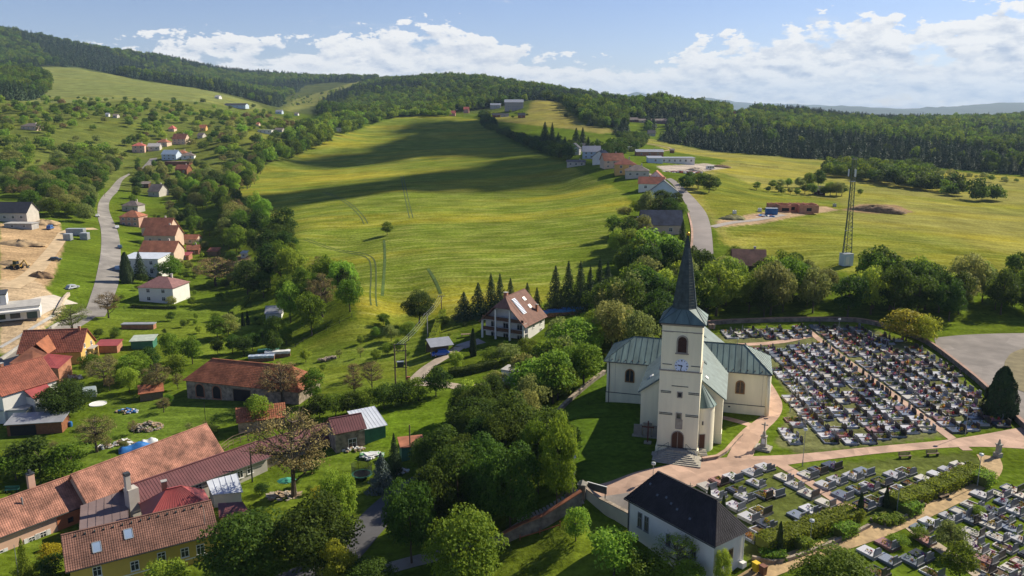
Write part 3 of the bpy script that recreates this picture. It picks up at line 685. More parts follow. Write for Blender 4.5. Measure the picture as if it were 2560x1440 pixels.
def house(name, label, fr, L, W, z0, ze, zr, roof='gable', wall=WHITEP, rm=TILE_R, over=.4, wins=(), chims=(), cat='house', group=None, tiles=0, hip=None, wmat=None, near=False, skylights=(), doors=(), gutter=False, seams=0, tile_h=.36, base_drop=1.0):
    """fr: frame with x along the ridge; z values are world heights"""
    o = empty(name, (fr.o[0], fr.o[1], z0), fr.rz, label, cat, group); e, r_ = ze - z0, zr - z0; hl, hw = L / 2, W / 2
    wb = MB(); lo = -base_drop
    if roof == 'gable':
        vs = [(sx * hl, y, z) for sx in (-1, 1) for y, z in ((-hw, lo), (hw, lo), (hw, e), (0, r_ - .12), (-hw, e))]
        wb.add(vs, [(0, 1, 2, 3, 4)[::-1], (5, 6, 7, 8, 9), (0, 5, 9, 4)[::1], (1, 2, 7, 6), (4, 9, 8, 3), (2, 3, 8, 7), (0, 1, 6, 5)])
    elif roof == 'shed':
        vs = [(sx * hl, y, z) for sx in (-1, 1) for y, z in ((-hw, lo), (hw, lo), (hw, r_), (-hw, e))]
        wb.add(vs, [(3, 2, 1, 0), (4, 5, 6, 7), (0, 4, 7, 3), (1, 2, 6, 5), (3, 7, 6, 2), (0, 1, 5, 4)])
    else:
        wb.box((0, 0, (e + lo) / 2), (L, W, e - lo))
    wb.build('wall', wall, o)
    k = (r_ - e) / max(hw, .01); ov = over; rb = MB(); slopes = []
    if roof == 'gable':
        ed = e - k * ov
        for s_ in (-1, 1):
            q = [(-hl - ov, s_ * (hw + ov), ed + .1), (hl + ov, s_ * (hw + ov), ed + .1), (hl + ov, 0, r_ + .1), (-hl - ov, 0, r_ + .1)]; plate(rb, q, .14); slopes.append(q)
    elif roof == 'hip':
        hp = hw if hip is None else hip; ed = e - k * ov; xe, ye = hl + ov, hw + ov; xr = max(.02, hl - hp)
        for s_ in (-1, 1):
            q = [(-xe, s_ * ye, ed + .1), (xe, s_ * ye, ed + .1), (xr, 0, r_ + .1), (-xr, 0, r_ + .1)]; plate(rb, q, .12); slopes.append(q)
            q = [(s_ * xe, -ye, ed + .1), (s_ * xe, ye, ed + .1), (s_ * xr, 0, r_ + .1)]; plate(rb, q, .12); slopes.append(q + [q[2]])
    elif roof == 'shed':
        k2 = (r_ - e) / W; q = [(-hl - ov, -hw - ov, e - k2 * ov + .14), (hl + ov, -hw - ov, e - k2 * ov + .14), (hl + ov, hw + ov, r_ + k2 * ov + .14), (-hl - ov, hw + ov, r_ + k2 * ov + .14)]; plate(rb, q, .12); slopes.append(q)
    else:
        rb.box((0, 0, e + .12), (L + 2 * ov, W + 2 * ov, .24))
    ro = rb.build('roof', rm, o)
    if tiles:
        tb = MB()
        for q in slopes: tile_slope(tb, q[0], q[1], q[2], q[3], tiles, tile_h)
        tb.build('roof_tiles', rm, ro, kind='stuff')
    if roof in ('gable', 'hip') and near:
        x_ = hl + ov if roof == 'gable' else max(.02, hl - (hw if hip is None else hip)); cb = MB(); bar_between(cb, (-x_, 0, r_ + .16), (x_, 0, r_ + .16), .26, .12); cb.build('ridge_cap', rm, ro)
    if seams:
        sb = MB()
        for q in slopes:
            if len(set(map(tuple, q))) < 4: continue
            e0, e1, t1, t0 = map(Vector, q); n = max(2, int((e1 - e0).length / seams))
            for i in range(n + 1): f = i / n; bar_between(sb, e0.lerp(e1, f) + Vector((0, 0, .02)), t0.lerp(t1, f) + Vector((0, 0, .02)), .04, .05)
        sb.build('seams', rm, ro, kind='stuff')
    for side, s_, z, wd, ht in wins:
        ax, out = SIDES[side]
        pt = {'front': (s_, -hw, z), 'back': (s_, hw, z), 'left': (-hl, s_, z), 'right': (hl, s_, z)}[side]
        window(o, pt, wd, ht, ax, out, frame=wmat or FRAMEW, sub=near, sill=near, bar=.09 if near else .1)
    for side, s_, wd, ht, dm in doors:
        ax, out = SIDES[side]; pt = Vector({'front': (s_, -hw, 0), 'back': (s_, hw, 0), 'left': (-hl, s_, 0), 'right': (hl, s_, 0)}[side])
        b = MB(); a_, o_ = Vector(ax), Vector(out)
        bar_between(b, pt + o_ * .03 + Vector((0, 0, .02)), pt + o_ * .03 + Vector((0, 0, ht)), wd, .1, up=o_); b.build('door', dm, o)
    for (cx, cy, top, wd) in chims:
        zb = r_ - abs(cy) * k - .5 if roof != 'flat' else e; b = MB(); b.box((cx, cy, (zb + top) / 2), (wd, wd, top - zb)); co = b.build('chimney', BRICK if near else GREYP, o)
        b = MB(); b.box((cx, cy, top + .05), (wd + .14, wd + .14, .10)); b.build('cap', CONC, co)
    for (s_, f, wd, ht) in skylights:       # on the front slope
        q = slopes[0]; e0, e1, t1, t0 = map(Vector, q); nrm = (e1 - e0).cross(t0 - e0).normalized(); nrm = nrm if nrm.z > 0 else -nrm
        up = (t0 - e0).normalized(); c = (e0 + e1) / 2 + Vector((s_, 0, 0)) + (t0 - e0) * f + nrm * .1; ax = Vector((1, 0, 0)); b = MB()
        for (dx, du, ww, hh) in ((0, ht / 2, wd, .1), (0, -ht / 2, wd, .1)):
            p = c + up * du; bar_between(b, p - ax * ww / 2, p + ax * ww / 2, hh, .12, up=nrm)
        for dx in (-wd / 2, wd / 2): p = c + ax * dx; bar_between(b, p - up * (ht / 2 - .05), p + up * (ht / 2 - .05), .1, .12, up=nrm)
        so = b.build('skylight', STEELG, ro)
        b = MB(); bar_between(b, c - up * (ht / 2 - .05), c + up * (ht / 2 - .05), wd - .1, .06, up=nrm); b.build('skylight_pane', M('skylight_glass', (.25,.33,.45), .08, .1, .5, spec=.8), ro)
    if gutter:
        b = MB(); ed = e - k * ov
        for s_ in (-1, 1): b.tube((-hl - ov, s_ * (hw + ov + .06), ed + .03), (hl + ov, s_ * (hw + ov + .06), ed + .03), .07, n=6)
        b.build('gutter', STEELD, o)
    OBST.append((fr.o[0], fr.o[1], math.hypot(L, W) / 2 + 1.0)); HPX.append((*project((fr.o[0], fr.o[1], (z0 + zr) / 2))[0], L * F / max(40, fr.o[1]), fr.o[1]))
    return o
# ------------------------------------------------------------------ church
CF = Frame(24.3, 110.2, R(-16))
def build_church():
    o = empty('church', (CF.o[0], CF.o[1], 0), CF.rz, 'cream village church with tall dark spire, clock tower and green copper roofs', 'church')
    TW = 5.7; h = TW / 2; T0 = 0.0; TE = 20.0
    # tower shaft in three stages
    b = MB(); b.box((0, h, 5.9), (TW + .16, TW + .16, 13.8)); b.box((0, h, 16.25), (TW - .05, TW - .05, 7.5)); tw = b.build('tower', CREAM, o)
    b = MB(); b.box((0, h, -.2), (TW + .5, TW + .5, 2.4)); b.build('plinth', CREAM, tw)
    b = MB(); b.box((0, h, 12.86), (TW + .36, TW + .36, .16)); b.build('string_course', STONET, tw)
    b = MB(); b.box((0, h, 19.75), (TW + .3, TW + .3, .34)); b.box((0, h, 18.7), (TW + .06, TW + .06, .12)); b.build('cornice', STONET, tw)
    # skirt roof and spire
    ctr = (0, h)
    n8 = [(math.cos(R(22.5 + 45 * i)), math.sin(R(22.5 + 45 * i))) for i in range(8)]; ra = 1.85
    sk = MB(); c4 = [(-1, -1), (1, -1), (1, 1), (-1, 1)]; hs = h + .45
    lo = [(c[0] * hs, h + c[1] * hs, TE) for c in c4]; up_ = [(x * ra, h + y * ra, TE + 1.75) for x, y in n8]
    order = {0: (5, 4), 1: (6, 7), 2: (0, 1), 3: (2, 3)}
    vs = lo + up_
    fs = []
    # octagon index by angle: i=0 22.5deg(E-N) ... ; corners: 0 SW,1 SE,2 NE,3 NW
    corner_oct = {0: (4, 5), 1: (6, 7), 2: (0, 1), 3: (2, 3)}
    for c, (p, q) in corner_oct.items(): fs.append((c, 4 + q, 4 + p))
    for a_, b_ in ((0, 1), (1, 2), (2, 3), (3, 0)): fs.append((a_, b_, 4 + corner_oct[b_][0], 4 + corner_oct[a_][1]))
    sk.add(vs, fs); sk.add(lo, [(0, 3, 2, 1)]); sko = sk.build('skirt_roof', COPPER, o)
    sm = MB()
    for c, (p, q) in corner_oct.items():
        for t in (p, q): bar_between(sm, Vector(lo[c]) + Vector((0, 0, .03)), Vector(up_[t]) + Vector((0, 0, .03)), .06, .06)
    for a_, b_ in ((0, 1), (1, 2), (2, 3), (3, 0)):
        for f in (.33, .67): bar_between(sm, Vector(lo[a_]).lerp(Vector(lo[b_]), f) + Vector((0, 0, .03)), Vector(up_[corner_oct[a_][1]]).lerp(Vector(up_[corner_oct[b_][0]]), f) + Vector((0, 0, .03)), .05, .05)
    sm.build('seams', SEAM, sko, kind='stuff')
    b = MB(); b.box((0, h, TE - .06), (2 * hs + .05, 2 * hs + .05, .12)); b.build('gutter', DARKLINE, sko)
    for sx in (-1, 1):
        b = MB(); b.box((sx * 1.9, h - 1.55, TE + 1.12), (.5, .5, .10), rx=R(35)); b.build('hatch', SEAM, sko)
    sp = MB(); tip = 32.2; prof = [(1.85, TE + 1.70), (1.42, TE + 4.6), (.95, TE + 7.7), (.10, tip)]
    sp.lathe(prof, (0, h, 0), 8); sp.v = [((x) * math.cos(R(22.5)) - (y - h) * math.sin(R(22.5)), h + x * math.sin(R(22.5)) + (y - h) * math.cos(R(22.5)), z) for x, y, z in sp.v]
    spo = sp.build('spire', COPPERD, o)
    rb = MB()
    for i in range(8):
        x, y = n8[i]
        for (r0, z0), (r1, z1) in zip(prof[:-1], prof[1:]): rb.tube((x * r0, h + y * r0, z0), (x * r1, h + y * r1, z1), .035, n=5)
    rb.build('ribs', COPPERD, spo, kind='stuff')
    co = MB()                                           # overlapping courses of sheet on the spire
    for k in range(22):
        f = k / 22; z = TE + 1.9 + f * (tip - TE - 3.2); rr = np.interp(z, [p[1] for p in prof], [p[0] for p in prof]) + .012
        co.lathe([(rr, z), (rr + .018, z - .02), (rr + .004, z - .26)], (0, h, 0), 8)
    co.v = [((x) * math.cos(R(22.5)) - (y - h) * math.sin(R(22.5)), h + x * math.sin(R(22.5)) + (y - h) * math.cos(R(22.5)), z) for x, y, z in co.v]
    co.build('sheet_courses', COPPERD, spo, kind='stuff')
    b = MB(); b.lathe([(.02, -.30), (.20, -.22), (.29, 0), (.20, .22), (.02, .30)], (0, h, tip + .25), 12); b.build('spire_ball', GOLD, o, smooth=True)
    # front features, read off the photo on the tower's front plane
    fy, fu = -.08, .025
    def arch_at(name, px, py, wpx, hpx, y, fm, pm, cross=False, bar=.16, arch=True, depth=.12, parent=o):
        x, z = CF.on_y(px, py, y); x1, _ = CF.on_y(px + wpx, py, y); _, z1 = CF.on_y(px, py + hpx, y)
        return window(parent, (x, y, z), abs(x1 - x), abs(z1 - z), (1, 0, 0), (0, -1, 0), frame=fm, pane=pm, cross=cross, bar=bar, arch=arch, depth=depth, name=name), x, z
    LOUV = M('louvre_brown', (.05,.022,.014), .7, .2, 4)
    bw, bx, bz = arch_at('belfry_window', 1706, 861.5, 29, 46, fu, STONET, LOUV, bar=.20)
    for i in range(9):
        b = MB(); b.box((bx, -.04, bz - 1.0 + i * .2), (1.15, .05, .10), rx=R(-25)); b.build('louvre', DOORB, bw)
    b = MB(); b.box((bx, -.10, bz - 1.36), (1.9, .28, .12)); b.build('sill', STONET, bw)
    for px, py, s_ in ((1699.5, 987, 14), (1697, 1040, 15)): arch_at('window', px, py, s_, s_ + 1, fy, STONET, GLASS, bar=.14, arch=False)
    pq, x, z = arch_at('plaque', 1697, 1060.5, 18, 24, fy, STONET, SANDST, bar=.08, arch=False, depth=.06)
    dr, dx, dz = arch_at('door', 1693.5, 1102.5, 33, 51, fy, STONET, DOORB, cross=True, bar=.12)
    # clock
    cx, cz = CF.on_y(1704, 914.5, fu); cr = .98
    b = MB(); b.lathe([(0.0, 0), (cr, 0), (cr, -.09), (0, -.09)], (0, 0, 0), 40); b.v = [(cx + x, fu + .0 - .0 + z * 1.0, cz + y) for x, y, z in b.v]; ck = b.build('clock_face', CLOCKW, o)
    for i in range(12):
        t = R(30 * i); big = i % 3 == 0; b = MB(); r0 = cr * (.70 if big else .76); r1 = cr * .92
        for off in ((-.05, .05) if big else (0,)):
            pa = Vector((cx + math.sin(t) * r0 + math.cos(t) * off, fu - .10, cz + math.cos(t) * r0 - math.sin(t) * off)); pb = Vector((cx + math.sin(t) * r1 + math.cos(t) * off, fu - .10, cz + math.cos(t) * r1 - math.sin(t) * off))
            bar_between(b, pa, pb, .085, .02, up=Vector((0, 1, 0)))
        b.build('hour_mark', DARKLINE, ck)
    for ang, ln, wd in ((R(282), .56, .14), (R(190), .86, .10)):
        b = MB(); d = Vector((math.sin(ang), 0, math.cos(ang))); c = Vector((cx, fu - .13, cz)); bar_between(b, c - d * .15, c + d * ln, wd, .02, up=Vector((0, 1, 0))); b.build('clock_hand', BLACK, ck)
    # shallow string lines of the front
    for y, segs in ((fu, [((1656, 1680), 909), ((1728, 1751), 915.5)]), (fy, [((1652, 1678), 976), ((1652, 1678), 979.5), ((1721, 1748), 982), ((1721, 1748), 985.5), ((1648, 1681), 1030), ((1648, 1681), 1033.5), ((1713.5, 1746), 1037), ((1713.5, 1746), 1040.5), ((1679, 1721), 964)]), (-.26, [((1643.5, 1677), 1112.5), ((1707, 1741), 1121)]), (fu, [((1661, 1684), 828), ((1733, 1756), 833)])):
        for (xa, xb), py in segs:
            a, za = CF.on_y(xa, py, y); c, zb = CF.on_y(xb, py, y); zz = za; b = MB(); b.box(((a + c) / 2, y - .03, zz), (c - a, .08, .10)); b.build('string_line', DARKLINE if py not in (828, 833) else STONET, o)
    b = MB(); b.box((CF.on_y(1700, 955, fy)[0], fy - .012, CF.on_y(1700, 955, fy)[1]), (2.3, .03, 1.05)); b.build('blind_panel', CREAM, o)
    # nave
    NY, NW, NL, NE, NR = 5.72, 12.3, 28.0, 7.4, 12.1; hw = NW / 2
    b = MB(); vs = [(x, y, z) for y in (NY, NY + NL) for x, z in ((-hw, -1), (hw, -1), (hw, NE), (0, NR - .1), (-hw, NE))]
    b.add(vs, [(0, 1, 2, 3, 4), (9, 8, 7, 6, 5), (1, 6, 7, 2), (0, 4, 9, 5), (2, 7, 8, 3), (4, 3, 8, 9)]); nv = b.build('nave_wall', CREAM, o)
    k = (NR - NE) / hw; ov = .45; nr = MB(); sl = []
    for s_ in (-1, 1):
        q = [(s_ * (hw + ov), NY - .35, NE - k * ov + .12), (s_ * (hw + ov), NY + NL + .4, NE - k * ov + .12), (0, NY + NL + .4, NR + .12), (0, NY - .35, NR + .12)]; plate(nr, q, .16); sl.append(q)
    nro = nr.build('nave_roof', NAVETILE, o)
    cb = MB()                                                     # horizontal sheet courses
    for q in sl:
        a, b_, c, d = map(Vector, q); nrm = (b_ - a).cross(d - a).normalized(); nrm = nrm if nrm.z > 0 else -nrm; n = 26
        for i in range(n):
            p0, p1, p2, p3 = a.lerp(d, i / n), b_.lerp(c, i / n), b_.lerp(c, (i + 1) / n), a.lerp(d, (i + 1) / n)
            cb.add([p0 + nrm * .075, p1 + nrm * .075, p2 + nrm * .02, p3 + nrm * .02, p0 + nrm * .01, p1 + nrm * .01], [(0, 1, 2, 3), (4, 5, 1, 0)])
    cb.build('sheet_courses', NAVETILE, nro, kind='stuff')
    b = MB(); b.tube((0, NY + .3, NR + .2), (0, NY + NL, NR + .2), .10, n=6); b.build('ridge_cap', NAVETILE, nro)
    for (px, py, sx) in ((1629, 941, -1), (1767, 945, 1), (1764, 908, 1), (1762.5, 842, 1)):
        x0 = 3.6 if sx > 0 else -3.6
        # point on the roof slope under that pixel
        (ax_, ay, az), d = CF.ray(px, py); t = (NR + .15 - az - (-k) * 0) ; 
        # z = NR+.15 - k*|x|
        t = (NR + .15 - k * sx * ax_ - az) / (d[2] + k * sx * d[0]); P = Vector((ax_ + d[0] * t, ay + d[1] * t, az + d[2] * t))
        b = MB(); b.box((0, 0, 0), (.55, .85, .14)); al = math.atan(k) * sx
        b.v = [(P.x + x * math.cos(al) + z * math.sin(al), P.y + y, P.z + .1 - x * math.sin(al) + z * math.cos(al)) for x, y, z in b.v]; b.build('roof_light', FRAMEW if py in (941, 945) else SEAM, nro)
    # snow guards along the eave edge
    # transept
    TX0, TX1, TY, THW, TEv, TRz = -13.7, 13.1, 19.4, 5.0, 7.3, 10.6; ry = TY + THW
    b = MB(); b.box(((TX0 + TX1) / 2, ry, (TEv - 1) / 2), (TX1 - TX0, 2 * THW, TEv + 1)); tr = b.build('transept_wall', CREAM, o)
    b = MB(); b.box(((TX0 + TX1) / 2, ry, .35), (TX1 - TX0 + .16, 2 * THW + .16, 2.6)); b.build('plinth', CREAM, tr)
    b = MB(); b.box(((TX0 + TX1) / 2, ry, 1.68), (TX1 - TX0 + .24, 2 * THW + .24, .09)); b.build('plinth_line', DARKLINE, tr)
    b = MB(); b.box((0, NY + 1, .35), (NW + .16, 2.1, 2.6)); b.build('plinth', CREAM, nv)
    ov = .5; ye0, ye1 = TY - ov, TY + 2 * THW + ov; xe0, xe1 = TX0 - ov, TX1 + ov; ez = TEv + .05; xr0, xr1 = TX0 + 4.1, TX1 - 4.1
    S = {'front': [(xe0, ye0, ez), (xe1, ye0, ez), (xr1, ry, TRz), (xr0, ry, TRz)], 'back': [(xe1, ye1, ez), (xe0, ye1, ez), (xr0, ry, TRz), (xr1, ry, TRz)],
         'left': [(xe0, ye1, ez), (xe0, ye0, ez), (xr0, ry, TRz)], 'right': [(xe1, ye0, ez), (xe1, ye1, ez), (xr1, ry, TRz)]}
    tb = MB()
    for q in S.values(): plate(tb, q, .14)
    tro = tb.build('transept_roof', COPPER, o)
    # standing-seam panels as pieces of the roof
    def panels(q, wd):
        e0, e1 = Vector(q[0]), Vector(q[1]); t1, t0 = Vector(q[2]), Vector(q[-1]) if len(q) == 4 else Vector(q[2])
        nrm = (e1 - e0).cross(t0 - e0).normalized(); nrm = nrm if nrm.z > 0 else -nrm; ln = (e1 - e0).length; n = int(ln / wd); ax = (e1 - e0) / ln
        # up-slope direction, height of slope at s along the eave (trapezoid or triangle)
        upv = nrm.cross(ax); upv = upv if upv.z > 0 else -upv
        s0, s1 = (t0 - e0).dot(ax), (t1 - e0).dot(ax); H = (t0 - e0).dot(upv)
        def hgt(s): return H * min(1, s / s0 if s0 > 1e-6 else 1, (ln - s) / (ln - s1) if ln - s1 > 1e-6 else 1)
        for i in range(n):
            a, c = ln * i / n + .025, ln * (i + 1) / n - .025; pts = [e0 + ax * a, e0 + ax * c]; ha, hc = hgt(a), hgt(c)
            pts.append(e0 + ax * c + upv * hc)
            for kx in (s1, s0):
                if a < kx < c: pts.append(e0 + ax * kx + upv * hgt(kx))
            pts.append(e0 + ax * a + upv * ha)
            b = MB(); plate(b, [p + nrm * (.045 + random.uniform(-.006, .006)) for p in pts], .04); b.build('copper_panel', COPPER, tro)
            sb = MB(); s_ = ln * i / n; 
            if hgt(s_) > .15: bar_between(sb, e0 + ax * s_ + nrm * .04, e0 + ax * s_ + upv * hgt(s_) + nrm * .04, .05, .10, up=nrm); sb.build('seam', SEAM, tro)
    for k_ in ('front', 'left', 'right'): panels(S[k_], .98)
    b = MB(); 
    for p, q in (((xr0, ry, TRz + .06), (xr1, ry, TRz + .06)), ((xe0, ye0, ez + .06), (xr0, ry, TRz + .06)), ((xe1, ye0, ez + .06), (xr1, ry, TRz + .06)), ((xe1, ye1, ez + .06), (xr1, ry, TRz + .06)), ((xe0, ye1, ez + .06), (xr0, ry, TRz + .06))): b.tube(p, q, .07, n=6)
    b.build('hip_caps', SEAM, tro)
    b = MB(); bar_between(b, (xe0, ye0 - .05, ez - .04), (xe1, ye0 - .05, ez - .04), .14, .14); b.build('gutter', DARKLINE, tro)
    for x in [xe0 + 1.4 + 1.15 * i for i in range(6)] + [xe1 - 1.6 - 1.15 * i for i in range(6)]:
        b = MB(); b.box((x, ye0 + .45, ez + .36), (.10, .16, .22)); b.build('snow_guard', FRAMEB, tro)
    b = MB(); b.tube((TX0 + .45, TY - .12, -.3), (TX0 + .45, TY - .12, TEv), .075, n=8); b.tube((-hw - .18, TY - .12, TEv - .6), (-hw - .5, TY - .3, TEv + .1), .07, n=8); b.build('downpipe', DARKLINE, tr)
    b = MB(); b.box((TX1 - .9, TY - .012, 3.6), (.035, .02, 6.8)); b.box((TX0 + 1.5, TY - .012, 3.6), (.03, .02, 6.8)); b.build('wall_joint', STONET, tr)
    PANE2 = M('window_wood_slats', (.10,.072,.05), .5, .35, 3, spec=.4)
    for px, py, pn in ((1574.5, 939, GLASS), (1850.5, 967.5, PANE2)):
        wo, x, z = arch_at('arched_window', px, py, 24, 34, TY, M('frame_ochre', (.30,.165,.065), .7, .15, 3), pn, cross=True, bar=.17)
    b = MB(); b.box((CF.on_y(1822, 1030, TY)[0], TY - .10, 1.15), (.34, .1, .22)); b.build('vent', DARKLINE, tr)
    # rounded sunlit corner pilaster
    b = MB(); b.tube((TX1 + .02, TY + .05, -.5), (TX1 + .02, TY + .05, TEv - .05), .36, n=16); b.build('corner_pilaster', CREAM, tr, smooth=True)
    # stair turret between tower and nave
    tx, ty, tr_ = 2.75, 3.9, 2.3
    b = MB(); b.lathe([(tr_, -1), (tr_, 7.0)], (tx, ty, 0), 40); tu = b.build('stair_turret', CREAM, o, smooth=True)
    b = MB(); b.lathe([(tr_ + .12, 7.05), (tr_ + .25, 6.95), (tr_ + .22, 7.02), (.02, 10.3)], (tx, ty, 0), 12, a0=-math.pi / 2 - .2, a1=math.pi / 2 + .5); b.build('turret_roof', COPPER, tu)
    b = MB()
    for i in range(7):
        t = -math.pi / 2 + i * math.pi / 6; b.tube((tx + (tr_ + .22) * math.cos(t), ty + (tr_ + .22) * math.sin(t), 7.05), (tx, ty, 10.33), .035, n=5)
    b.build('turret_seams', SEAM, tu, kind='stuff')
    ang = R(-72); px_, py_ = tx + (tr_ + .0) * math.cos(ang), ty + (tr_ + .0) * math.sin(ang)
    tdir = Vector((-math.sin(ang), math.cos(ang), 0)); odir = Vector((math.cos(ang), math.sin(ang), 0))
    window(tu, (px_, py_, 1.75), .95, 2.3, tdir, odir, frame=STONET, pane=DOORB, cross=False, bar=.08, name='side_door')
    window(tu, (px_, py_, 4.6), .22, .6, tdir, odir, frame=STONET, pane=GLASS, cross=False, bar=.04, name='slit_window')
    for i in range(4):
        b = MB(); b.box((px_ + odir.x * (.4 + .28 * i), py_ + odir.y * (.4 + .28 * i), .52 - .13 * i - .3), (1.2, .34, .64), rz=math.atan2(tdir.y, tdir.x)); b.build('side_step', SANDST, tu)
    # stairs: a stepped half-pyramid, every step a piece
    st = MB(); st.box((dx, -.55, .52), (3.0, 1.2, 1.02)); sto = st.build('stair_platform', SANDST, o)
    for i in range(7):
        zt = .90 - .135 * i; w2 = 3.5 + .62 * i; d2 = 1.25 + .40 * i; b = MB(); b.box((dx, -d2 / 2 - .03, zt - .35), (w2, d2, .62)); b.build('step', SANDST, sto)
    for sx in (-1, 1):
        b = MB(); p0, p1 = Vector((dx + sx * 1.25, -.5, 1.95)), Vector((dx + sx * 2.6, -1.9, 1.45)); b.tube(p0, p1, .03, n=6); b.tube(p0 - Vector((0, 0, 1.0)), p0, .025, n=6); b.tube(p1 - Vector((0, 0, 1.3)), p1, .025, n=6); b.build('handrail', STEELD, sto)
    return o
church = build_church()
# ------------------------------------------------------------------ roads, paths, walls
ASPH = M('asphalt_light', (.27,.245,.215), .92, .24, .15, bump=.1, bscale=8, detail=9, patch=.11); ASPHD = M('asphalt_dark', (.095,.092,.095), .9, .18, .2, bump=.1, bscale=8)
PINKPAVE = M('paving_pink', (.48,.315,.225), .9, .20, .3, bump=.15, bscale=7, detail=9, patch=.5); YELPAVE = M('paving_sandstone', (.45,.31,.155), .9, .24, 1.1, bump=.2, bscale=6, detail=8, patch=1.6)
GREYPAVE = M('paving_grey', (.33,.29,.25), .9, .15, .5, bump=.1); GRAVEL = M('gravel_pale', (.46,.37,.27), .95, .2, .5, bump=.3, detail=9); BARE = M('bare_earth_track', (.40,.29,.17), .95, .25, .3, bump=.3)
strip('road', [(205,792),(225,745),(240,700),(250,650),(254,600),(252,570),(244,545),(243,515),(252,495),(270,478),(288,455),(305,441),(322,434)], [(262,792),(285,745),(300,700),(303,650),(300,600),(292,570),(279,545),(270,515),(278,495),(297,478),(303,455),(315,443),(326,436)], ASPH, .12)
ribbon('road', [(364,422),(372,411),(381,402),(384,396)], 6, ASPH, .25)
ribbon('road', [(234,775),(170,818),(110,850),(50,880),(0,915),(-60,950)], 6.0, ASPH, .10)
strip('road', [(1727,646),(1733,600),(1731,560),(1720,522),(1704,492),(1688,468),(1665,448)], [(1784,646),(1781,600),(1776,560),(1765,530),(1746,507),(1726,486),(1701,462),(1677,446)], M('asphalt_right', (.27,.235,.21), .92, .14, .12, detail=8), .14)
strip('pavement', [(1722,646),(1728,600),(1727,565),(1717,528)], [(1728,646),(1734,600),(1732,565),(1721,528)], PINKPAVE, .22)
ribbon('track', [(1780,568),(1830,556),(1890,551),(1960,537)], 3.2, GREYPAVE, .10)
ribbon('track', [(1640,380),(1700,372),(1560,352)], 3, BARE, .25)
ribbon('road', [(640,1490),(760,1440),(850,1400),(905,1335),(960,1275),(1010,1232),(1060,1200),(1110,1180)], 5.2, ASPHD, .07)
ribbon('path', [(900,1445),(1000,1412),(1090,1390),(1180,1370),(1270,1338),(1330,1305),(1400,1270),(1452,1240)], 2.6, GREYPAVE, .06)
ribbon('lane', [(1035,955),(1060,925),(1095,902),(1125,885),(1150,868)], [3.6, 3.0, 2.6], GRAVEL, .08)
ribbon('lane', [(1040,958),(1120,963),(1170,970),(1240,962)], 2.8, GRAVEL, .07)
ribbon('driveway', [(1150,868),(1180,858),(1205,852)], 4, GREYPAVE, .09)
ribbon('driveway', [(40,800),(80,770),(120,752),(165,748)], 9, M('concrete_pale', (.52,.46,.38), .9, .12, .4), .08)
ribbon('track', [(20,720),(80,690),(120,640),(150,600),(165,575),(240,572)], [7, 5, 4.5, 4], M('earth_pale', (.50,.37,.22), .95, .2, .3, bump=.3), .10)
ribbon('kerb_strip', [(0,870),(60,835),(120,800),(150,778)], 1.2, CONC, .12)
ribbon('drive', [(1470,395),(1600,430),(1655,445)], 3, GREYPAVE, .3)
# church forecourt and cemetery paths
strip('forecourt_path', [(1462,1216),(1540,1198),(1625,1172),(1700,1155),(1815,1143),(1920,1140),(2000,1136),(2200,1115),(2400,1098),(2600,1060)], [(1500,1250),(1580,1237),(1700,1224),(1780,1206),(1860,1181),(1955,1164),(2060,1150),(2250,1128),(2420,1115),(2600,1125)], PINKPAVE, .040, n=150, across=8)
strip('church_path', [(1816,1146),(1850,1080),(1868,1066),(1905,1040),(1917,1020),(1914,985),(1905,950),(1880,905)], [(1882,1142),(1905,1085),(1952,1042),(1958,1010),(1945,985),(1926,955),(1890,905)], PINKPAVE, .047, n=90)
strip('forecourt_paving', [(1484,1243),(1520,1238),(1570,1232)], [(1545,1298),(1570,1290),(1590,1262)], GREYPAVE, .052)
ribbon('church_side_path', [(1802,1043),(1840,1052),(1880,1064)], 1.5, PINKPAVE, .036)
ribbon('cemetery_path', [(67.7,177),(67.9,150),(68.1,111.5)], 1.5, PINKPAVE, .050, world=True)
ribbon('cemetery_path', [(1795,866),(1850,862),(1940,858),(2032,838)], 2.0, PINKPAVE, .043)
ribbon('cemetery_path', [(1952,1162),(2040,1216),(2100,1257),(2145,1284)], 1.7, PINKPAVE, .055)
ribbon('brick_path', [(1850,1462),(1960,1408),(2060,1372),(2160,1340),(2250,1303),(2350,1258),(2420,1225),(2465,1195),(2482,1165),(2470,1140)], [2.5, 2.6, 2.7, 2.6, 3.0], YELPAVE, .060, across=6)
ribbon('brick_path', [(2262,1306),(2310,1345),(2370,1385),(2450,1440)], 1.7, GRAVEL, .052)
strip('car_park', [(2335,845),(2420,836),(2620,833)], [(2345,880),(2465,968),(2620,1110)], M('asphalt_park', (.24,.21,.185), .92, .22, .2, detail=9, patch=.09), .05, across=8)
strip('turning_island', [(2512,905),(2530,878),(2620,860)], [(2508,935),(2535,975),(2620,1000)], M('island_grass', (.20,.165,.085), .95, .2, .6), .12)
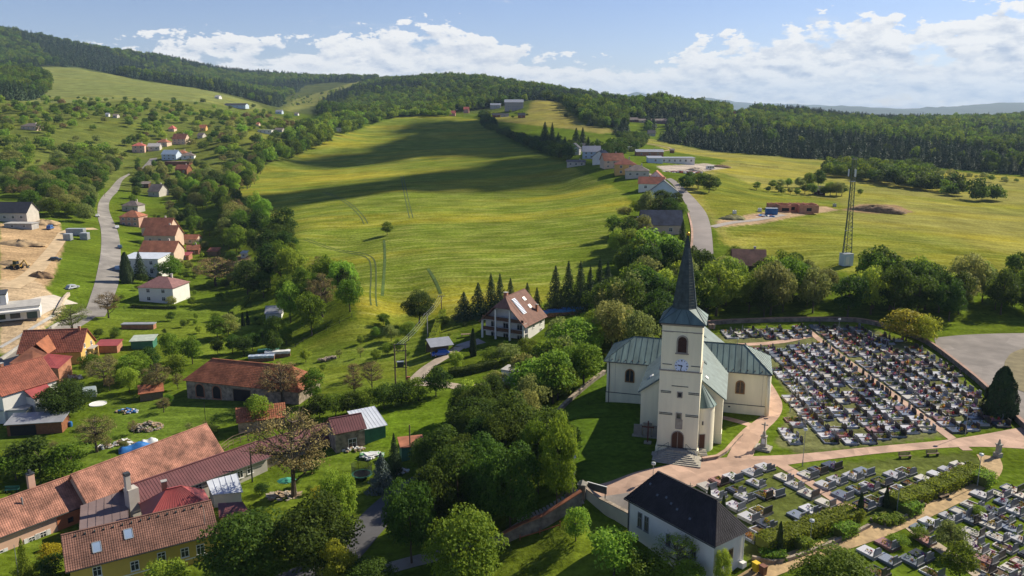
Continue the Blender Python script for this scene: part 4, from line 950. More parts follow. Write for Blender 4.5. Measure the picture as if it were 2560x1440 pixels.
def wall_line(name, label, line, h, th, mat_, world=False, cap=None, cat='wall', capmat=None, n=None, drop=.6, steps=None):
    P = smooth_line(line if world else gpoly(line), 1); ln = np.hypot(*np.diff(P, axis=0).T).sum(); n = n or int(max(4, ln / 2.0)); P = resample(P, n)
    d = np.gradient(P, axis=0); d /= np.hypot(*d.T)[:, None]; nr = np.stack([-d[:, 1], d[:, 0]], 1); z = gz(P[:, 0], P[:, 1])
    hh = np.full(n, h) if np.isscalar(h) else np.interp(np.linspace(0, 1, n), np.linspace(0, 1, len(h)), h)
    def prismstrip(z0, z1, t, nm, m_, par):
        mb = MB(); vs = []
        for i in range(n):
            for s_ in (-1, 1):
                for zz in (z0[i], z1[i]): vs.append((P[i, 0] + nr[i, 0] * s_ * t / 2, P[i, 1] + nr[i, 1] * s_ * t / 2, zz))
        fs = []
        for i in range(n - 1):
            a, b = 4 * i, 4 * i + 4; fs += [(a, a + 1, b + 1, b), (a + 2, b + 2, b + 3, a + 3), (a + 1, a + 3, b + 3, b + 1), (a, b, b + 2, a + 2)]
        fs += [(0, 2, 3, 1), (4 * n - 4, 4 * n - 3, 4 * n - 1, 4 * n - 2)]
        return mb.add(vs, fs).build(nm, m_, par)
    e = empty(name, (0, 0, 0), 0, label, cat); prismstrip(z - drop, z + hh, th, 'wall_body', mat_, e)
    if cap: prismstrip(z + hh + .003, z + hh + cap, th + .12, 'coping', capmat or CONC, e)
    return e
wall_line('cemetery_wall', 'low rubble stone wall curving round the back of the upper cemetery', [(1765,813),(1850,807),(1960,804),(2080,803),(2160,806),(2230,824),(2300,850),(2342,876),(2400,921),(2460,970),(2530,1043),(2600,1110)], .95, .45, WALLST, cap=.10, capmat=M('coping_brick', (.36,.22,.165), .9, .2, 1))
wall_line('churchyard_wall', 'low mossy stone wall along the left edge of the church lawn', [(1385,1045),(1420,1008),(1465,970),(1512,935)], .7, .5, WALLST, cap=.12, capmat=STONEW)
wall_line('gate_wall', 'grey rendered wall running from the cemetery gate to the dark-roofed chapel', [(1458,1238),(1490,1262),(1530,1290),(1572,1318)], [1.3,1.6,1.9], .45, GREYP, cap=.12, capmat=STONEW, drop=2.5)
wall_line('stairway_wall', 'stone retaining wall with red tiled coping beside the sloping path to the gate', [(1255,1362),(1330,1330),(1400,1295),(1452,1262)], [1.5,1.7,1.9], .5, WALLST, cap=.16, capmat=TILE_O, drop=1.5)
wall_line('garden_wall', 'low stone retaining wall below the trimmed cemetery hedge', [(1880,1398),(1925,1412),(1975,1402),(2060,1368),(2120,1345),(2172,1318)], .45, .35, STONEW)
wall_line('garden_wall', 'low curved stone edging round the cypress bed', [(2175,1300),(2195,1318),(2230,1312),(2270,1290)], .35, .3, STONEW)
wall_line('lawn_kerb', 'low brick kerb along the lawn right of the church steps', [(1755,1152),(1790,1148),(1812,1136),(1835,1108),(1855,1088)], .4, .4, STONEW, cap=.1, capmat=PINKPAVE)
wall_line('retaining_wall', 'long pale concrete retaining wall at the building site by the road', [(0,905),(60,862),(110,835),(148,812)], .9, .3, CONC)
wall_line('retaining_wall', 'rough pale stone wall at the end of the concrete driveway', [(140,790),(150,770),(160,750),(172,738)], 1.0, .8, M('stone_pale', (.55,.45,.33), .9, .3, 1.2, bump=.6))
# wheel ruts across the field: each rut a shallow ribbon of crushed dark grass
RUT = M('crushed_grass', (.070,.098,.016), .95, .2, .5)
for ln, off in ((([(762,598),(800,612),(860,628),(905,635),(928,645),(934,665),(934,700),(932,740),(935,765)]), 1.6), ([(1005,440),(1015,490),(1028,545)], 1.5), ([(810,480),(860,500),(905,540),(915,560)], 1.6)):
    P = smooth_line(gpoly(ln)); d = np.gradient(P, axis=0); d /= np.hypot(*d.T)[:, None]; nr = np.stack([-d[:, 1], d[:, 0]], 1)
    for s_ in (-1, 1): ribbon('wheel_rut', P + nr * s_ * off / 2, .45, RUT, .05, world=True, across=2)
ribbon('grass_strip', [(960,600),(963,640),(960,690),(956,740)], .9, M('tall_grass', (.075,.125,.016), .95, .3, .4, bump=.4), .07)
ribbon('grass_strip', [(1070,672),(1090,705),(1102,735)], .9, M('tall_grass', (.075,.125,.016)), .07)
# ------------------------------------------------------------------ graves
GR = {'light grey': M('granite_light', (.50,.49,.50), .32, .16, 9, spec=.5, rnd=.22), 'dark grey': M('granite_dark', (.075,.080,.090), .22, .25, 9, spec=.6, rnd=.35),
      'blue-grey': M('granite_blue', (.20,.225,.265), .25, .2, 9, spec=.55, rnd=.25), 'reddish': M('granite_red', (.31,.165,.145), .3, .2, 9, spec=.5, rnd=.25), 'pale': M('terrazzo_pale', (.47,.44,.39), .5, .14, 7, rnd=.15)}
SOIL = M('grave_soil', (.13,.085,.05), .95, .35, 4, bump=.4); PEB = M('white_pebbles', (.50,.47,.43), .9, .25, 14, bump=.5); IVY = LEAF['green']
HSTONE = M('headstone_dark', (.045,.036,.034), .4, .3, 5, spec=.4, rnd=.4); HSTONEG = M('headstone_grey', (.185,.190,.200), .4, .2, 6, spec=.45, rnd=.3)
FLOWER = {k: M('flowers_' + k, c, .8, .3, 20) for k, c in {'red': (.50,.030,.035), 'yellow': (.62,.42,.03), 'white': (.70,.68,.62), 'pink': (.55,.16,.24), 'orange': (.60,.22,.02), 'purple': (.25,.06,.25)}.items()}
def ring(L, W, t, h, z0=-.15):
    b = MB()
    for c, d in (((0, -W / 2 + t / 2), (L, t)), ((0, W / 2 - t / 2), (L, t)), ((-L / 2 + t / 2, 0), (t, W - 2 * t)), ((L / 2 - t / 2, 0), (t, W - 2 * t))): b.box((c[0], c[1], (h + z0) / 2), (d[0], d[1], h - z0))
    return b
_gm = {}
def gmesh(key, fn):
    if key not in _gm: _gm[key] = fn()
    return _gm[key]
def headstone_mesh(style, W):
    b = MB(); w_ = W * .86
    b.box((0, 0, .14), (.34, W, .30))
    if style == 0: b.box((0, 0, .72), (.14, w_, .92))
    elif style == 1:
        pts = [(-w_ / 2, .28), (w_ / 2, .28), (w_ / 2, .90), (w_ * .25, 1.15), (-w_ * .25, 1.22), (-w_ / 2, .86)]; n = len(pts)
        b.add([(sx * .065, p[0], p[1]) for sx in (-1, 1) for p in pts], [tuple(range(n))[::-1], tuple(range(n, 2 * n))] + [(i, (i + 1) % n, n + (i + 1) % n, n + i) for i in range(n)])
    elif style == 2:
        pts = [(-w_ * .32, .28), (w_ * .32, .28)] + [(w_ * .32 * math.cos(math.pi * i / 6), .9 + .22 * math.sin(math.pi * i / 6)) for i in range(7)]; n = len(pts)
        b.add([(sx * .075, p[0], p[1]) for sx in (-1, 1) for p in pts], [tuple(range(n))[::-1], tuple(range(n, 2 * n))] + [(i, (i + 1) % n, n + (i + 1) % n, n + i) for i in range(n)])
    elif style == 3:
        b.box((0, -w_ * .22, .76), (.14, w_ * .5, 1.0)); b.box((0, w_ * .28, .58), (.13, w_ * .4, .62))
    else:
        b.box((0, 0, .75), (.16, w_ * .42, .95)); b.box((0, 0, 1.42), (.09, .09, .45)); b.box((0, 0, 1.48), (.09, .32, .09))
    return b.mesh('headstone', HSTONE)
def bunch_mesh(seed, n=26, rad=.22, h=.28):
    r_ = np.random.default_rng(seed); d = unit(r_.normal(size=(n, 3))); d[:, 2] = np.abs(d[:, 2]); P = d * np.array([rad, rad, h]) * r_.uniform(.6, 1, (n, 1)) + np.array([0, 0, .05])
    me = leaves_to_mesh('bunch', P, unit(d + .3 * r_.normal(size=(n, 3))), np.full(n, .13) * r_.uniform(.7, 1.2, n), np.full(n, .5)); me.materials.append(FLOWER['red']); return me
def grave(x, y, rz, W, col, top, style, hs, flowers, label, group, z=None, L=2.4, lantern=True):
    z = g1(x, y) if z is None else z
    o = empty('grave', (x, y, z), rz, label, 'grave', group); GM = GR[col]
    def part(name, me, m_=None, loc=(0, 0, 0), par=o):
        q = link(bpy.data.objects.new(name, me), par); q.location = loc
        if m_: q.material_slots[0].link = 'OBJECT'; q.material_slots[0].material = m_
        return q
    Wk = round(W, 1)
    part('kerb', gmesh(('k', Wk, L), lambda: ring(L, Wk, .13, .24).mesh('kerb', GR['light grey'])), GM)
    inner = (L - .27, Wk - .27)
    def slab_full():
        b = MB(); b.box((-.14, 0, .20), (inner[0] + .18 - .28, Wk + .02, .13)); b.v = [(vx, vy, vz + .07) for vx, vy, vz in b.v]; return b.mesh('slab', GR['light grey'])
    def slab_two():
        b = MB(); b.box((-.14, 0, .19), (inner[0] * .84, inner[1] * .44, .16)); b.v = [(vx, vy - inner[1] * .25, vz + .06) for vx, vy, vz in b.v]; return b.mesh('slab', GR['light grey'])
    def bed(m_, hgt=.12):
        b = MB(); b.box((0, 0, hgt / 2), (inner[0], inner[1], hgt)); return b.mesh('bed', m_)
    if top == 'slab': part('slab', gmesh(('s', Wk, L), slab_full), GM)
    elif top == 'half':
        part('bed', gmesh(('b', Wk, L, 'soil'), lambda: bed(SOIL))); part('slab', gmesh(('h', Wk, L), slab_two), GM)
    elif top == 'soil': part('bed', gmesh(('b', Wk, L, 'soil'), lambda: bed(SOIL)))
    elif top == 'pebble': part('bed', gmesh(('b', Wk, L, 'peb'), lambda: bed(PEB, .16)))
    elif top == 'planted':
        part('bed', gmesh(('b', Wk, L, 'soil'), lambda: bed(SOIL)))
        q = part('ground_cover', gmesh(('pl', Wk, L), lambda: (lambda d: (lambda me: (me.materials.append(IVY), me)[1])(leaves_to_mesh('cover', d[0], d[1], d[2], d[3])))((lambda n: (np.stack([rng.uniform(-inner[0] / 2, inner[0] / 2, n), rng.uniform(-inner[1] / 2, inner[1] / 2, n), rng.uniform(.12, .34, n)], 1), unit(rng.normal(size=(n, 3)) * .6 + np.array([0, 0, 1])), rng.uniform(.12, .22, n), rng.uniform(.2, .8, n)))(110))))
        q['kind'] = 'stuff'
    if style is not None: part('headstone', gmesh(('hs', style, Wk), lambda: headstone_mesh(style, Wk)), hs, (L / 2 - .17, 0, .0))
    for fx, fy, fc, sc in flowers:
        q = part('flowers', gmesh(('fl', int(fx * 10) % 3), lambda: bunch_mesh(int(abs(fx) * 100) % 50)), FLOWER.get(fc) or LEAF['green'], (fx, fy * Wk, .30 if top == 'slab' else .18)); q.scale = (sc, sc, sc); q['kind'] = 'stuff'
    if lantern and top == 'slab':
        q = part('lantern', gmesh('lan', lambda: MB().lathe([(.07, 0), (.07, .22), (.03, .27), (0, .30)], (0, 0, 0), 8).mesh('lantern', FLOWER['red'])), random.choice([FLOWER['red'], FLOWER['white'], FLOWER['yellow'], HSTONE]), (.45, random.uniform(-.3, .3) * Wk, .33))
    return o
_u = ['', 'first', 'second', 'third', 'fourth', 'fifth', 'sixth', 'seventh', 'eighth', 'ninth', 'tenth', 'eleventh', 'twelfth', 'thirteenth', 'fourteenth', 'fifteenth', 'sixteenth', 'seventeenth', 'eighteenth', 'nineteenth']
_t = {2: ('twentieth', 'twenty'), 3: ('thirtieth', 'thirty'), 4: ('fortieth', 'forty'), 5: ('fiftieth', 'fifty'), 6: ('sixtieth', 'sixty'), 7: ('seventieth', 'seventy'), 8: ('eightieth', 'eighty'), 9: ('ninetieth', 'ninety')}
def ordw(n): return _u[n] if n < 20 else (_t[n // 10][0] if n % 10 == 0 else _t[n // 10][1] + '-' + _u[n % 10])
ORD = [ordw(i + 1) for i in range(98)]
TOPW = {'slab': 'slab', 'half': 'half-slab', 'soil': 'soil-bed', 'pebble': 'pebble-bed', 'planted': 'planted'}
def rnd_grave(rr, W=None):
    col = rr.choices(list(GR), [46, 13, 15, 10, 16])[0]; top = rr.choices(['slab', 'half', 'soil', 'pebble', 'planted'], [56, 14, 9, 10, 11])[0]
    W = W or rr.choice([1.2, 1.7, 1.9, 2.0]); fl = []
    for _ in range(rr.choice([2, 3, 3, 4, 5])): fl.append((rr.uniform(-.5, .75), rr.uniform(-.35, .35), rr.choice(['red', 'yellow', 'white', 'pink', 'green', 'orange', 'green', 'purple', 'green', 'green', 'yellow']), rr.uniform(.8, 1.9)))
    return col, top, W, rr.choice([0, 1, 1, 2, 3, 3, 4]), fl
def flword(fl):
    c = [f[2] for f in fl if f[2] != 'green']; return (' with ' + c[0] + ' flowers') if c else ''
rr = random.Random(3)
up_poly = gpoly([(1930,1112),(1950,1072),(1968,1030),(1952,978),(1934,948),(1915,905),(1850,880),(1790,868),(1785,838),(1830,826),(1960,816),(2080,812),(2160,818),(2230,840),(2300,866),(2340,892),(2400,938),(2440,985),(2480,1030),(2530,1068),(2420,1085),(2300,1096),(2180,1108),(2060,1124),(1990,1132)])
cols = [(68.1 - 2.1 - 2.86 * i, 'left', i) for i in range(11)] + [(68.1 + 2.1 + 2.86 * i, 'right', i) for i in range(6)]
GAPS = set()
n_up = 0
for cx, side, ci in cols:
    yy = 113.0 + rr.uniform(0, .6); ri = 0
    while yy < 178:
        col, top, W, st, fl = rnd_grave(rr); yy += W / 2 + .18; xx = cx + rr.uniform(-.18, .18)
        ok = inside(up_poly, np.array([xx - 1.1, xx + 1.1, xx]), np.array([yy - .6, yy + .6, yy])).all()
        px, py = project((xx, yy, 0))[0]
        if ok and rr.random() > .06 and not (1780 < px < 2035 and 851 < py < 869):
            dark = rr.random() < .62
            # every other pair of columns stands back to back
            grave(xx, yy, R(rr.uniform(-3.5, 3.5)), W, col, top, st, HSTONE if dark else HSTONEG, fl,
                  '%s %s grave%s, %s from front, %s column %s of pink path' % (col, TOPW[top], flword(fl), ORD[ri], ORD[ci], side), 'graves of the upper cemetery', L=rr.choice([2.1, 2.3, 2.4, 2.5])); ri += 1; n_up += 1
        yy += W / 2 + rr.choice([.14, .22, .3, .5])
# lower cemetery: rows turned by about thirty degrees, positions read from the photo
LOW = [(60,400),(160,470),(265,545),(405,630),(575,725),(60,620),(425,790),(660,830),(300,850),(30,800),(60,930),(370,935),(400,440),(500,395),(640,350),(960,410),(570,545),(690,495),(850,455),(1260,445),(1380,405),(745,645),(885,590),(1015,550),(1140,505),(960,740),(1070,690),(1220,630),(1330,580),(1440,530),(1570,485),(1690,440),(1800,395),(1920,345),
       (1530,985),(1625,920),(1820,865),(1930,810),(2045,745),(2190,690),(2310,630),(2440,578),(2050,1015),(2215,945),(2345,885),(2465,800),(2548,745),(1010,1215),(1190,1135),(2040,1100),(2240,1235),(2375,1165),(2485,1075),(2555,1000),(1300,1365),(1430,1300),(2170,1290),(2350,1435),(2460,1385),(2550,1325),(1090,1410),(1640,1425),(2530,1500),(2640,1400),(2640,1250),(2640,900),(2130,640),(1720,900),(2140,860),(2250,800),(2380,720),(2500,640),(1900,930),(2010,880),(1560,1090),(2130,1010),(2290,1060),(2420,980),(2080,1180),(2300,1330),(2150,1370),(2250,1480),(1200,1290),(1530,1250)]
LOW5 = [(1950,560),(2070,500),(2210,465),(2400,420),(2530,365),(2050,640),(2240,595),(2440,525),(2230,755),(2400,700),(2510,640),(2370,865),(2490,800),(2545,935),(2390,1055),(2490,1000),(2330,660)]
pts = [(1920 + a / 4, 1080 + b / 4) for a, b in LOW] + [(1280 + a / 4, 1080 + b / 4) for a, b in LOW5]
pts = sorted(set(pts)); placed = []
AX = R(-58)
for i, (px, py) in enumerate(pts):
    p = ground(px, py)
    if any(math.hypot(p[0] - q[0], p[1] - q[1]) < 1.55 for q in placed): continue
    placed.append(p)
for i, p in enumerate(sorted(placed, key=lambda q: project(q)[0][0])):
    col, top, W, st, fl = rnd_grave(rr, rr.choice([1.5, 1.7, 1.9]))
    st = rr.choice([0, 0, 1, 3, 3])
    px, py = project(p)[0]
    zone = 'below the sandstone path' if any(True for _ in [0] if py > 1240 and px > 2190) else 'between the two paths'
    grave(p[0], p[1], AX + R(rr.uniform(-3, 3)), W, col, top, st, HSTONEG if rr.random() < .75 else HSTONE, fl,
          '%s %s grave%s, %s from the left in the lower cemetery' % (col, TOPW[top], flword(fl), ORD[i]), 'graves of the lower cemetery', z=p[2])
# ------------------------------------------------------------------ buildings near the camera
G = ground
# chapel with the dark hipped roof
def build_chapel():
    fr, L, W = frame3((1562,1243), (1788,1365), (1873,1323), 3.0)
    fr2 = fr; L -= .8; W -= .8
    zg = -2.6
    hw, hl = W / 2, L / 2
    wins = []
    for px, py, w_, h_ in ((1600,1300,.72,2.0),(1616.5,1310,.72,2.0),(1671,1350,.7,1.5),(1735,1382,.7,1.4)):
        x, z = fr.on_y(px, py, -hw); wins.append(('front', x, z - zg, w_, h_))
    o = house('chapel', 'white rendered chapel with a near-black hipped roof beside the cemetery gate', fr, L, W, zg, 3.3, 6.4, 'hip', WHITEP, TILE_D, .45, wins, cat='chapel', tiles=.34, hip=2.1, wmat=M('frame_grey', (.22,.22,.23), .6, .1, 2), near=True, gutter=True, tile_h=.38)
    ax, out = SIDES['right']; y, z = fr.on_x(1826, 1385, hl); window(o, (hl, y, z - zg), .9, 1.4, ax, out, frame=M('frame_beige', (.5,.42,.3), .7, .1, 2), cross=False)
    b = MB(); b.tube((-hl + .05, -hw - .12, .3), (-hl + .05, -hw - .12, 5.7), .07, n=8); b.build('downpipe', DARKLINE, o)
    b = MB(); b.tube((hl + .10, -hw + 5.0, 1.2), (hl + .10, -hw + 5.0, 5.6), .07, n=8); b.build('downpipe', FRAMEW, o)
    b = MB(); b.box((hl + .35, hw - .5, .9), (.7, .7, 1.9)); b.build('buttress', WHITEP, o)
    for i, (x, f) in enumerate(((-4.6, .62), (-2.9, .45), (-1.6, .50), (-.6, .42), (.5, .36), (2.6, .30))):
        k = (6.4 - 3.3) / hw; y = -hw - .45 + (hw + .45) * f; zz = 3.3 - zg - k * .45 + k * (hw + .45) * f + .16
        b = MB(); b.box((x, y, zz + .03), (.26, .26, .10), rx=math.atan(k)); b.build('glass_tile', M('glass_tile', (.10,.13,.17), .3, .1, 2), o)
build_chapel()

# yellow building with brown tiled roof, bottom left
def build_yellow():
    a = np.array([-55.4, 89.3]); b_ = np.array([-39.7, 98.8]); d = (b_ - a); L = np.hypot(*d); rz = math.atan2(d[1], d[0]); n = np.array([-math.sin(rz), math.cos(rz)])
    W = 8.5; c = (a + b_) / 2 + n * W / 2; fr = Frame(c[0], c[1], rz); zg = -11.4; ov = .5; W -= 2 * ov; hw = W / 2; L -= 2 * ov
    k = 3.0 / 4.25; ze = -6.5 + k * ov
    wins = []
    for px, py in ((243,1428),(337,1414),(404,1392),(462,1381),(501,1372),(505,1418)):
        x, z = fr.on_y(px, py, -hw); wins.append(('front', x, z - zg, 1.05, 1.35))
    sk = []
    o = house('yellow_house', 'yellow plastered house with brown ribbed tile roof and two skylights at bottom left', fr, L, W, zg, ze, -3.5, 'gable', YELLOWP, TILE_B, ov, wins, near=True, tiles=.27, tile_h=.34, gutter=True, skylights=((-5.6 + .2, .45, 1.0, 1.45), (-1.6, .60, 1.0, 1.4)))
    b = MB(); x0, z0 = fr.on_y(420, 1405, -hw); b.box((0, -hw - .03, z0 - zg - .35), (L + .02, .06, .16)); b.build('string_course', FRAMEW, o)
    for i in range(15):
        f = -L / 2 + 1.1 + i * (L - 2) / 14; b = MB(); b.box((f, -.55, 0), (.16, .22, .22)); b.v = [(x, y, z + (-3.5 - zg) - .55 * k + .26) for x, y, z in b.v]; b.build('vent_tile', SEAM, o)
    b = MB(); b.tube((L / 2 - 1.0, -2.8, 4.8), (L / 2 - 1.0, -2.8, 8.6), .04, n=6); b.build('antenna_mast', STEELG, o)
    return o
build_yellow()

def ridge_frame(p, q, zr):
    a, b_ = at_z(*p, zr)[:2], at_z(*q, zr)[:2]; d = b_ - a; L = np.hypot(*d); c = (a + b_) / 2; return Frame(c[0], c[1], math.atan2(d[1], d[0])), L
# pink house and its long salmon roof
fr, L = ridge_frame((0,1252), (181,1189), -4.5); fr = Frame(*fr.w(-5, 0), fr.rz); L += 10; W = 6.6; zg = -11.2; hw = W / 2
wins = []
for px, py in ((80,1351),(108,1338),(0,1386)):
    x, z = fr.on_y(px, py, -hw); wins.append(('front', x, z - zg, .95, 1.15))
ph = house('pink_house', 'pink house with salmon tiled roof and white-shuttered windows at the left edge', fr, L, W, zg, -7.9, -4.5, 'gable', PINKP, TILE_S, .35, wins, near=True, tiles=.30, tile_h=.36, gutter=True)
for (sd, x, z, w_, h_) in wins:
    for s_ in (-1, 1):
        b = MB(); b.box((x + s_ * .78, -hw - .04, z), (.5, .06, 1.2)); b.build('shutter', FRAMEW, ph)
x0, _ = fr.on_y(146, 1330, -hw); b = MB(); b.box(((x0 + L / 2) / 2, -hw - .02, 1.15), (L / 2 - x0, .06, 4.2)); b.build('orange_wall', M('plaster_orange', (.50,.17,.075), .85, .1, .8), ph)
x1, z1 = fr.on_y(176, 1299, -hw); window(ph, (x1, -hw - .05, z1 - zg), .8, .8, (1, 0, 0), (0, -1, 0), frame=FRAMEB)
b = MB(); b.box((0, -hw - .025, .3), (L - .1, .05, .5)); b.build('plinth', M('plinth_red', (.30,.12,.08), .9, .1, 1), ph)
xx, _ = fr.on_y(81, 1200, 1.0); b = MB(); b.box((xx, 1.6, 6.2), (.9, .7, 4.4)); ch = b.build('chimney', PINKP, ph); b = MB(); b.box((xx, 1.6, 8.55), (1.05, .85, .14)); b.box((xx, 1.6, 8.9), (.35, .35, .5)); b.build('cap', DARKLINE, ch)
b = MB(); b.tube((x0 - 3.4, -1.2, 5.4), (x0 - 3.4, -1.2, 6.6), .12, n=8); b.build('vent_pipe', STEELG, ph)
fr, L = ridge_frame((182,1187), (513,1062), -3.7)
house('farm_barn', 'long salmon-tiled barn roof joined to the pink house', fr, L, 7.4, -11, -7.6, -3.7, 'gable', PEACHP, TILE_S, .35, (), cat='barn', near=True, tiles=.30, tile_h=.36)
# maroon sheet roofs
fr, L = ridge_frame((326,1214), (640,1106), -5.0); hw = 3.0; wins = []
for px, py in ((375,1268),(470,1228),(497,1220),(600,1186),(625,1174)):
    x, z = fr.on_y(px, py, -hw); wins.append(('front', x, z + 10.4, 1.1, 1.3))
o = house('long_house', 'low plastered house with long maroon sheet metal roof behind the yellow building', fr, L, 6.0, -10.4, -6.7, -5.0, 'gable', GREYP, MAROON, .4, wins, near=True, seams=.45, gutter=True)
xx, _ = fr.on_y(330, 1250, -2.6); b = MB(); b.box((xx + .2, -2.2, 3.4), (1.5, 1.6, 5.4)); b.box((xx - .3, -2.4, 7.0), (.7, .7, 2.6)); c2 = b.build('chimney_stack', GREYP, o); b = MB(); b.box((xx - .3, -2.4, 8.5), (.8, .8, .4)); b.build('cap', DARKLINE, c2)
fr, L = ridge_frame((640,1106), (812,1060), -5.4)
house('long_house', 'maroon sheet roofed outbuilding half hidden behind the bare brown tree', fr, L, 5.8, -10.2, -7.0, -5.4, 'gable', STONEW, MAROON, .35, (), near=True, seams=.5)
fr, L = ridge_frame((832,1047), (893,1036), -2.9); hw = 2.6; wins = []
x, z = fr.on_y(881, 1103, -hw)
o = house('stone_cottage', 'small stone cottage with maroon roof and white glazed door', fr, L + .8, 5.2, -8.3, -4.5, -2.9, 'gable', STONEW, MAROON, .35, (), cat='cottage', near=True, seams=.45)
window(o, (x, -hw, 1.1), 1.5, 2.2, (1, 0, 0), (0, -1, 0)); b = MB()
fr2, L2 = ridge_frame((900,1036), (935,1029), -3.2)
house('green_shed', 'green walled shed with pale metal roof attached to the stone cottage', fr2, 4.6, 5.6, -8.2, -5.0, -3.6, 'shed', GREENM, WHITEMET, .3, (), cat='shed', seams=.6)
# small roofs between
def flat_px(name, label, pts, z, wall, rm, zg, cat='shed', drop=None, th=.14, seams=0):
    """lean-to or flat roof whose outline is read on a sloping plane: pts = (px, py, z)"""
    P = [at_z(a, b, zz) for a, b, zz in pts]; c = np.mean(P, 0); o = empty(name, (c[0], c[1], zg), 0, label, cat); b = MB()
    plate(b, [(p[0] - c[0], p[1] - c[1], p[2] - zg) for p in P], th); ro = b.build('roof', rm, o)
    if wall:
        b = MB(); k = .9; n = len(P); lo = [((p[0] - c[0]) * k, (p[1] - c[1]) * k, -.6) for p in P]; hi = [((p[0] - c[0]) * k, (p[1] - c[1]) * k, p[2] - zg - th - .02) for p in P]
        b.add(lo + hi, [(i, (i + 1) % n, n + (i + 1) % n, n + i) for i in range(n)] + [tuple(range(n, 2 * n))]); b.build('wall', wall, o)
    if seams:
        A, B_, C_, D_ = [Vector((p[0] - c[0], p[1] - c[1], p[2] - zg)) for p in P]; n = max(2, int((B_ - A).length / seams)); b = MB()
        for i in range(n + 1): bar_between(b, A.lerp(B_, i / n) + Vector((0, 0, .02)), D_.lerp(C_, i / n) + Vector((0, 0, .02)), .04, .05)
        b.build('seams', rm, ro, kind='stuff')
    return o
flat_px('lean_to', 'brownish flat sheet roof in the yard behind the yellow building', [(198,1330,-7.4),(322,1300,-7.4),(318,1222,-6.8),(202,1264,-6.8)], 0, GREYP, BROWNMET, -11, seams=.9)
flat_px('lean_to', 'pale worn sheet roof of the lean-to below the long maroon roof', [(530,1237,-7.6),(607,1230,-7.6),(592,1183,-6.9),(516,1202,-6.9)], 0, WHITEP, WHITEMET, -10.6, seams=.8)
flat_px('lean_to', 'dark red sheet roof in tree shade right of the yellow building', [(548,1295,-8),(622,1278,-8),(606,1254,-7.4),(545,1258,-7.4)], 0, GREYP, MAROON, -10.4, seams=.8)
fr = Frame(*at_z(440, 1262, -6.5)[:2], R(31)); house('back_wing', 'small red hipped roof rising behind the yellow building ridge', fr, 8.5, 6.4, -10.8, -6.6, -3.9, 'hip', GREYP, REDMET, .3, (), near=True, seams=.5, hip=3.2, chims=((-1.2, 1.0, 7.9, .7),), cat='house wing')
# barn with brick arches
def build_barn():
    fr, L = frame2((456,951), (748,982), 9.8, -6.2); L -= 1; W = 8.8; zg = -10.0; o = house('old_barn', 'old rubble stone barn with red tiled hipped roof and dark arched openings', fr, L, W, zg, -5.9, -2.6, 'hip', STONEW, TILE_OLD, .5, (), cat='barn', near=True, tiles=.34, tile_h=.42, hip=3.6)
    for px, py, w_, h_ in ((500,976,2.3,3.2),(542,981,2.3,3.2)):
        x, z = fr.on_y(px, py, -W / 2); window(o, (x, -W / 2, 1.75), w_, h_, (1, 0, 0), (0, -1, 0), frame=BRICK, pane=M('opening_shade', (.02,.018,.018), .9, .2, 2), cross=False, arch=True, bar=.22, name='arched_opening')  # flat near-black pane: the shade inside each arch is painted on
    x, z = fr.on_y(605, 985, -W / 2); window(o, (x, -W / 2, 1.6), 4.4, 3.0, (1, 0, 0), (0, -1, 0), frame=WOOD, pane=M('opening_shade', (.02,.018,.018)), cross=False, bar=.18, name='barn_gate')  # gateway shade painted as a near-black pane
build_barn()
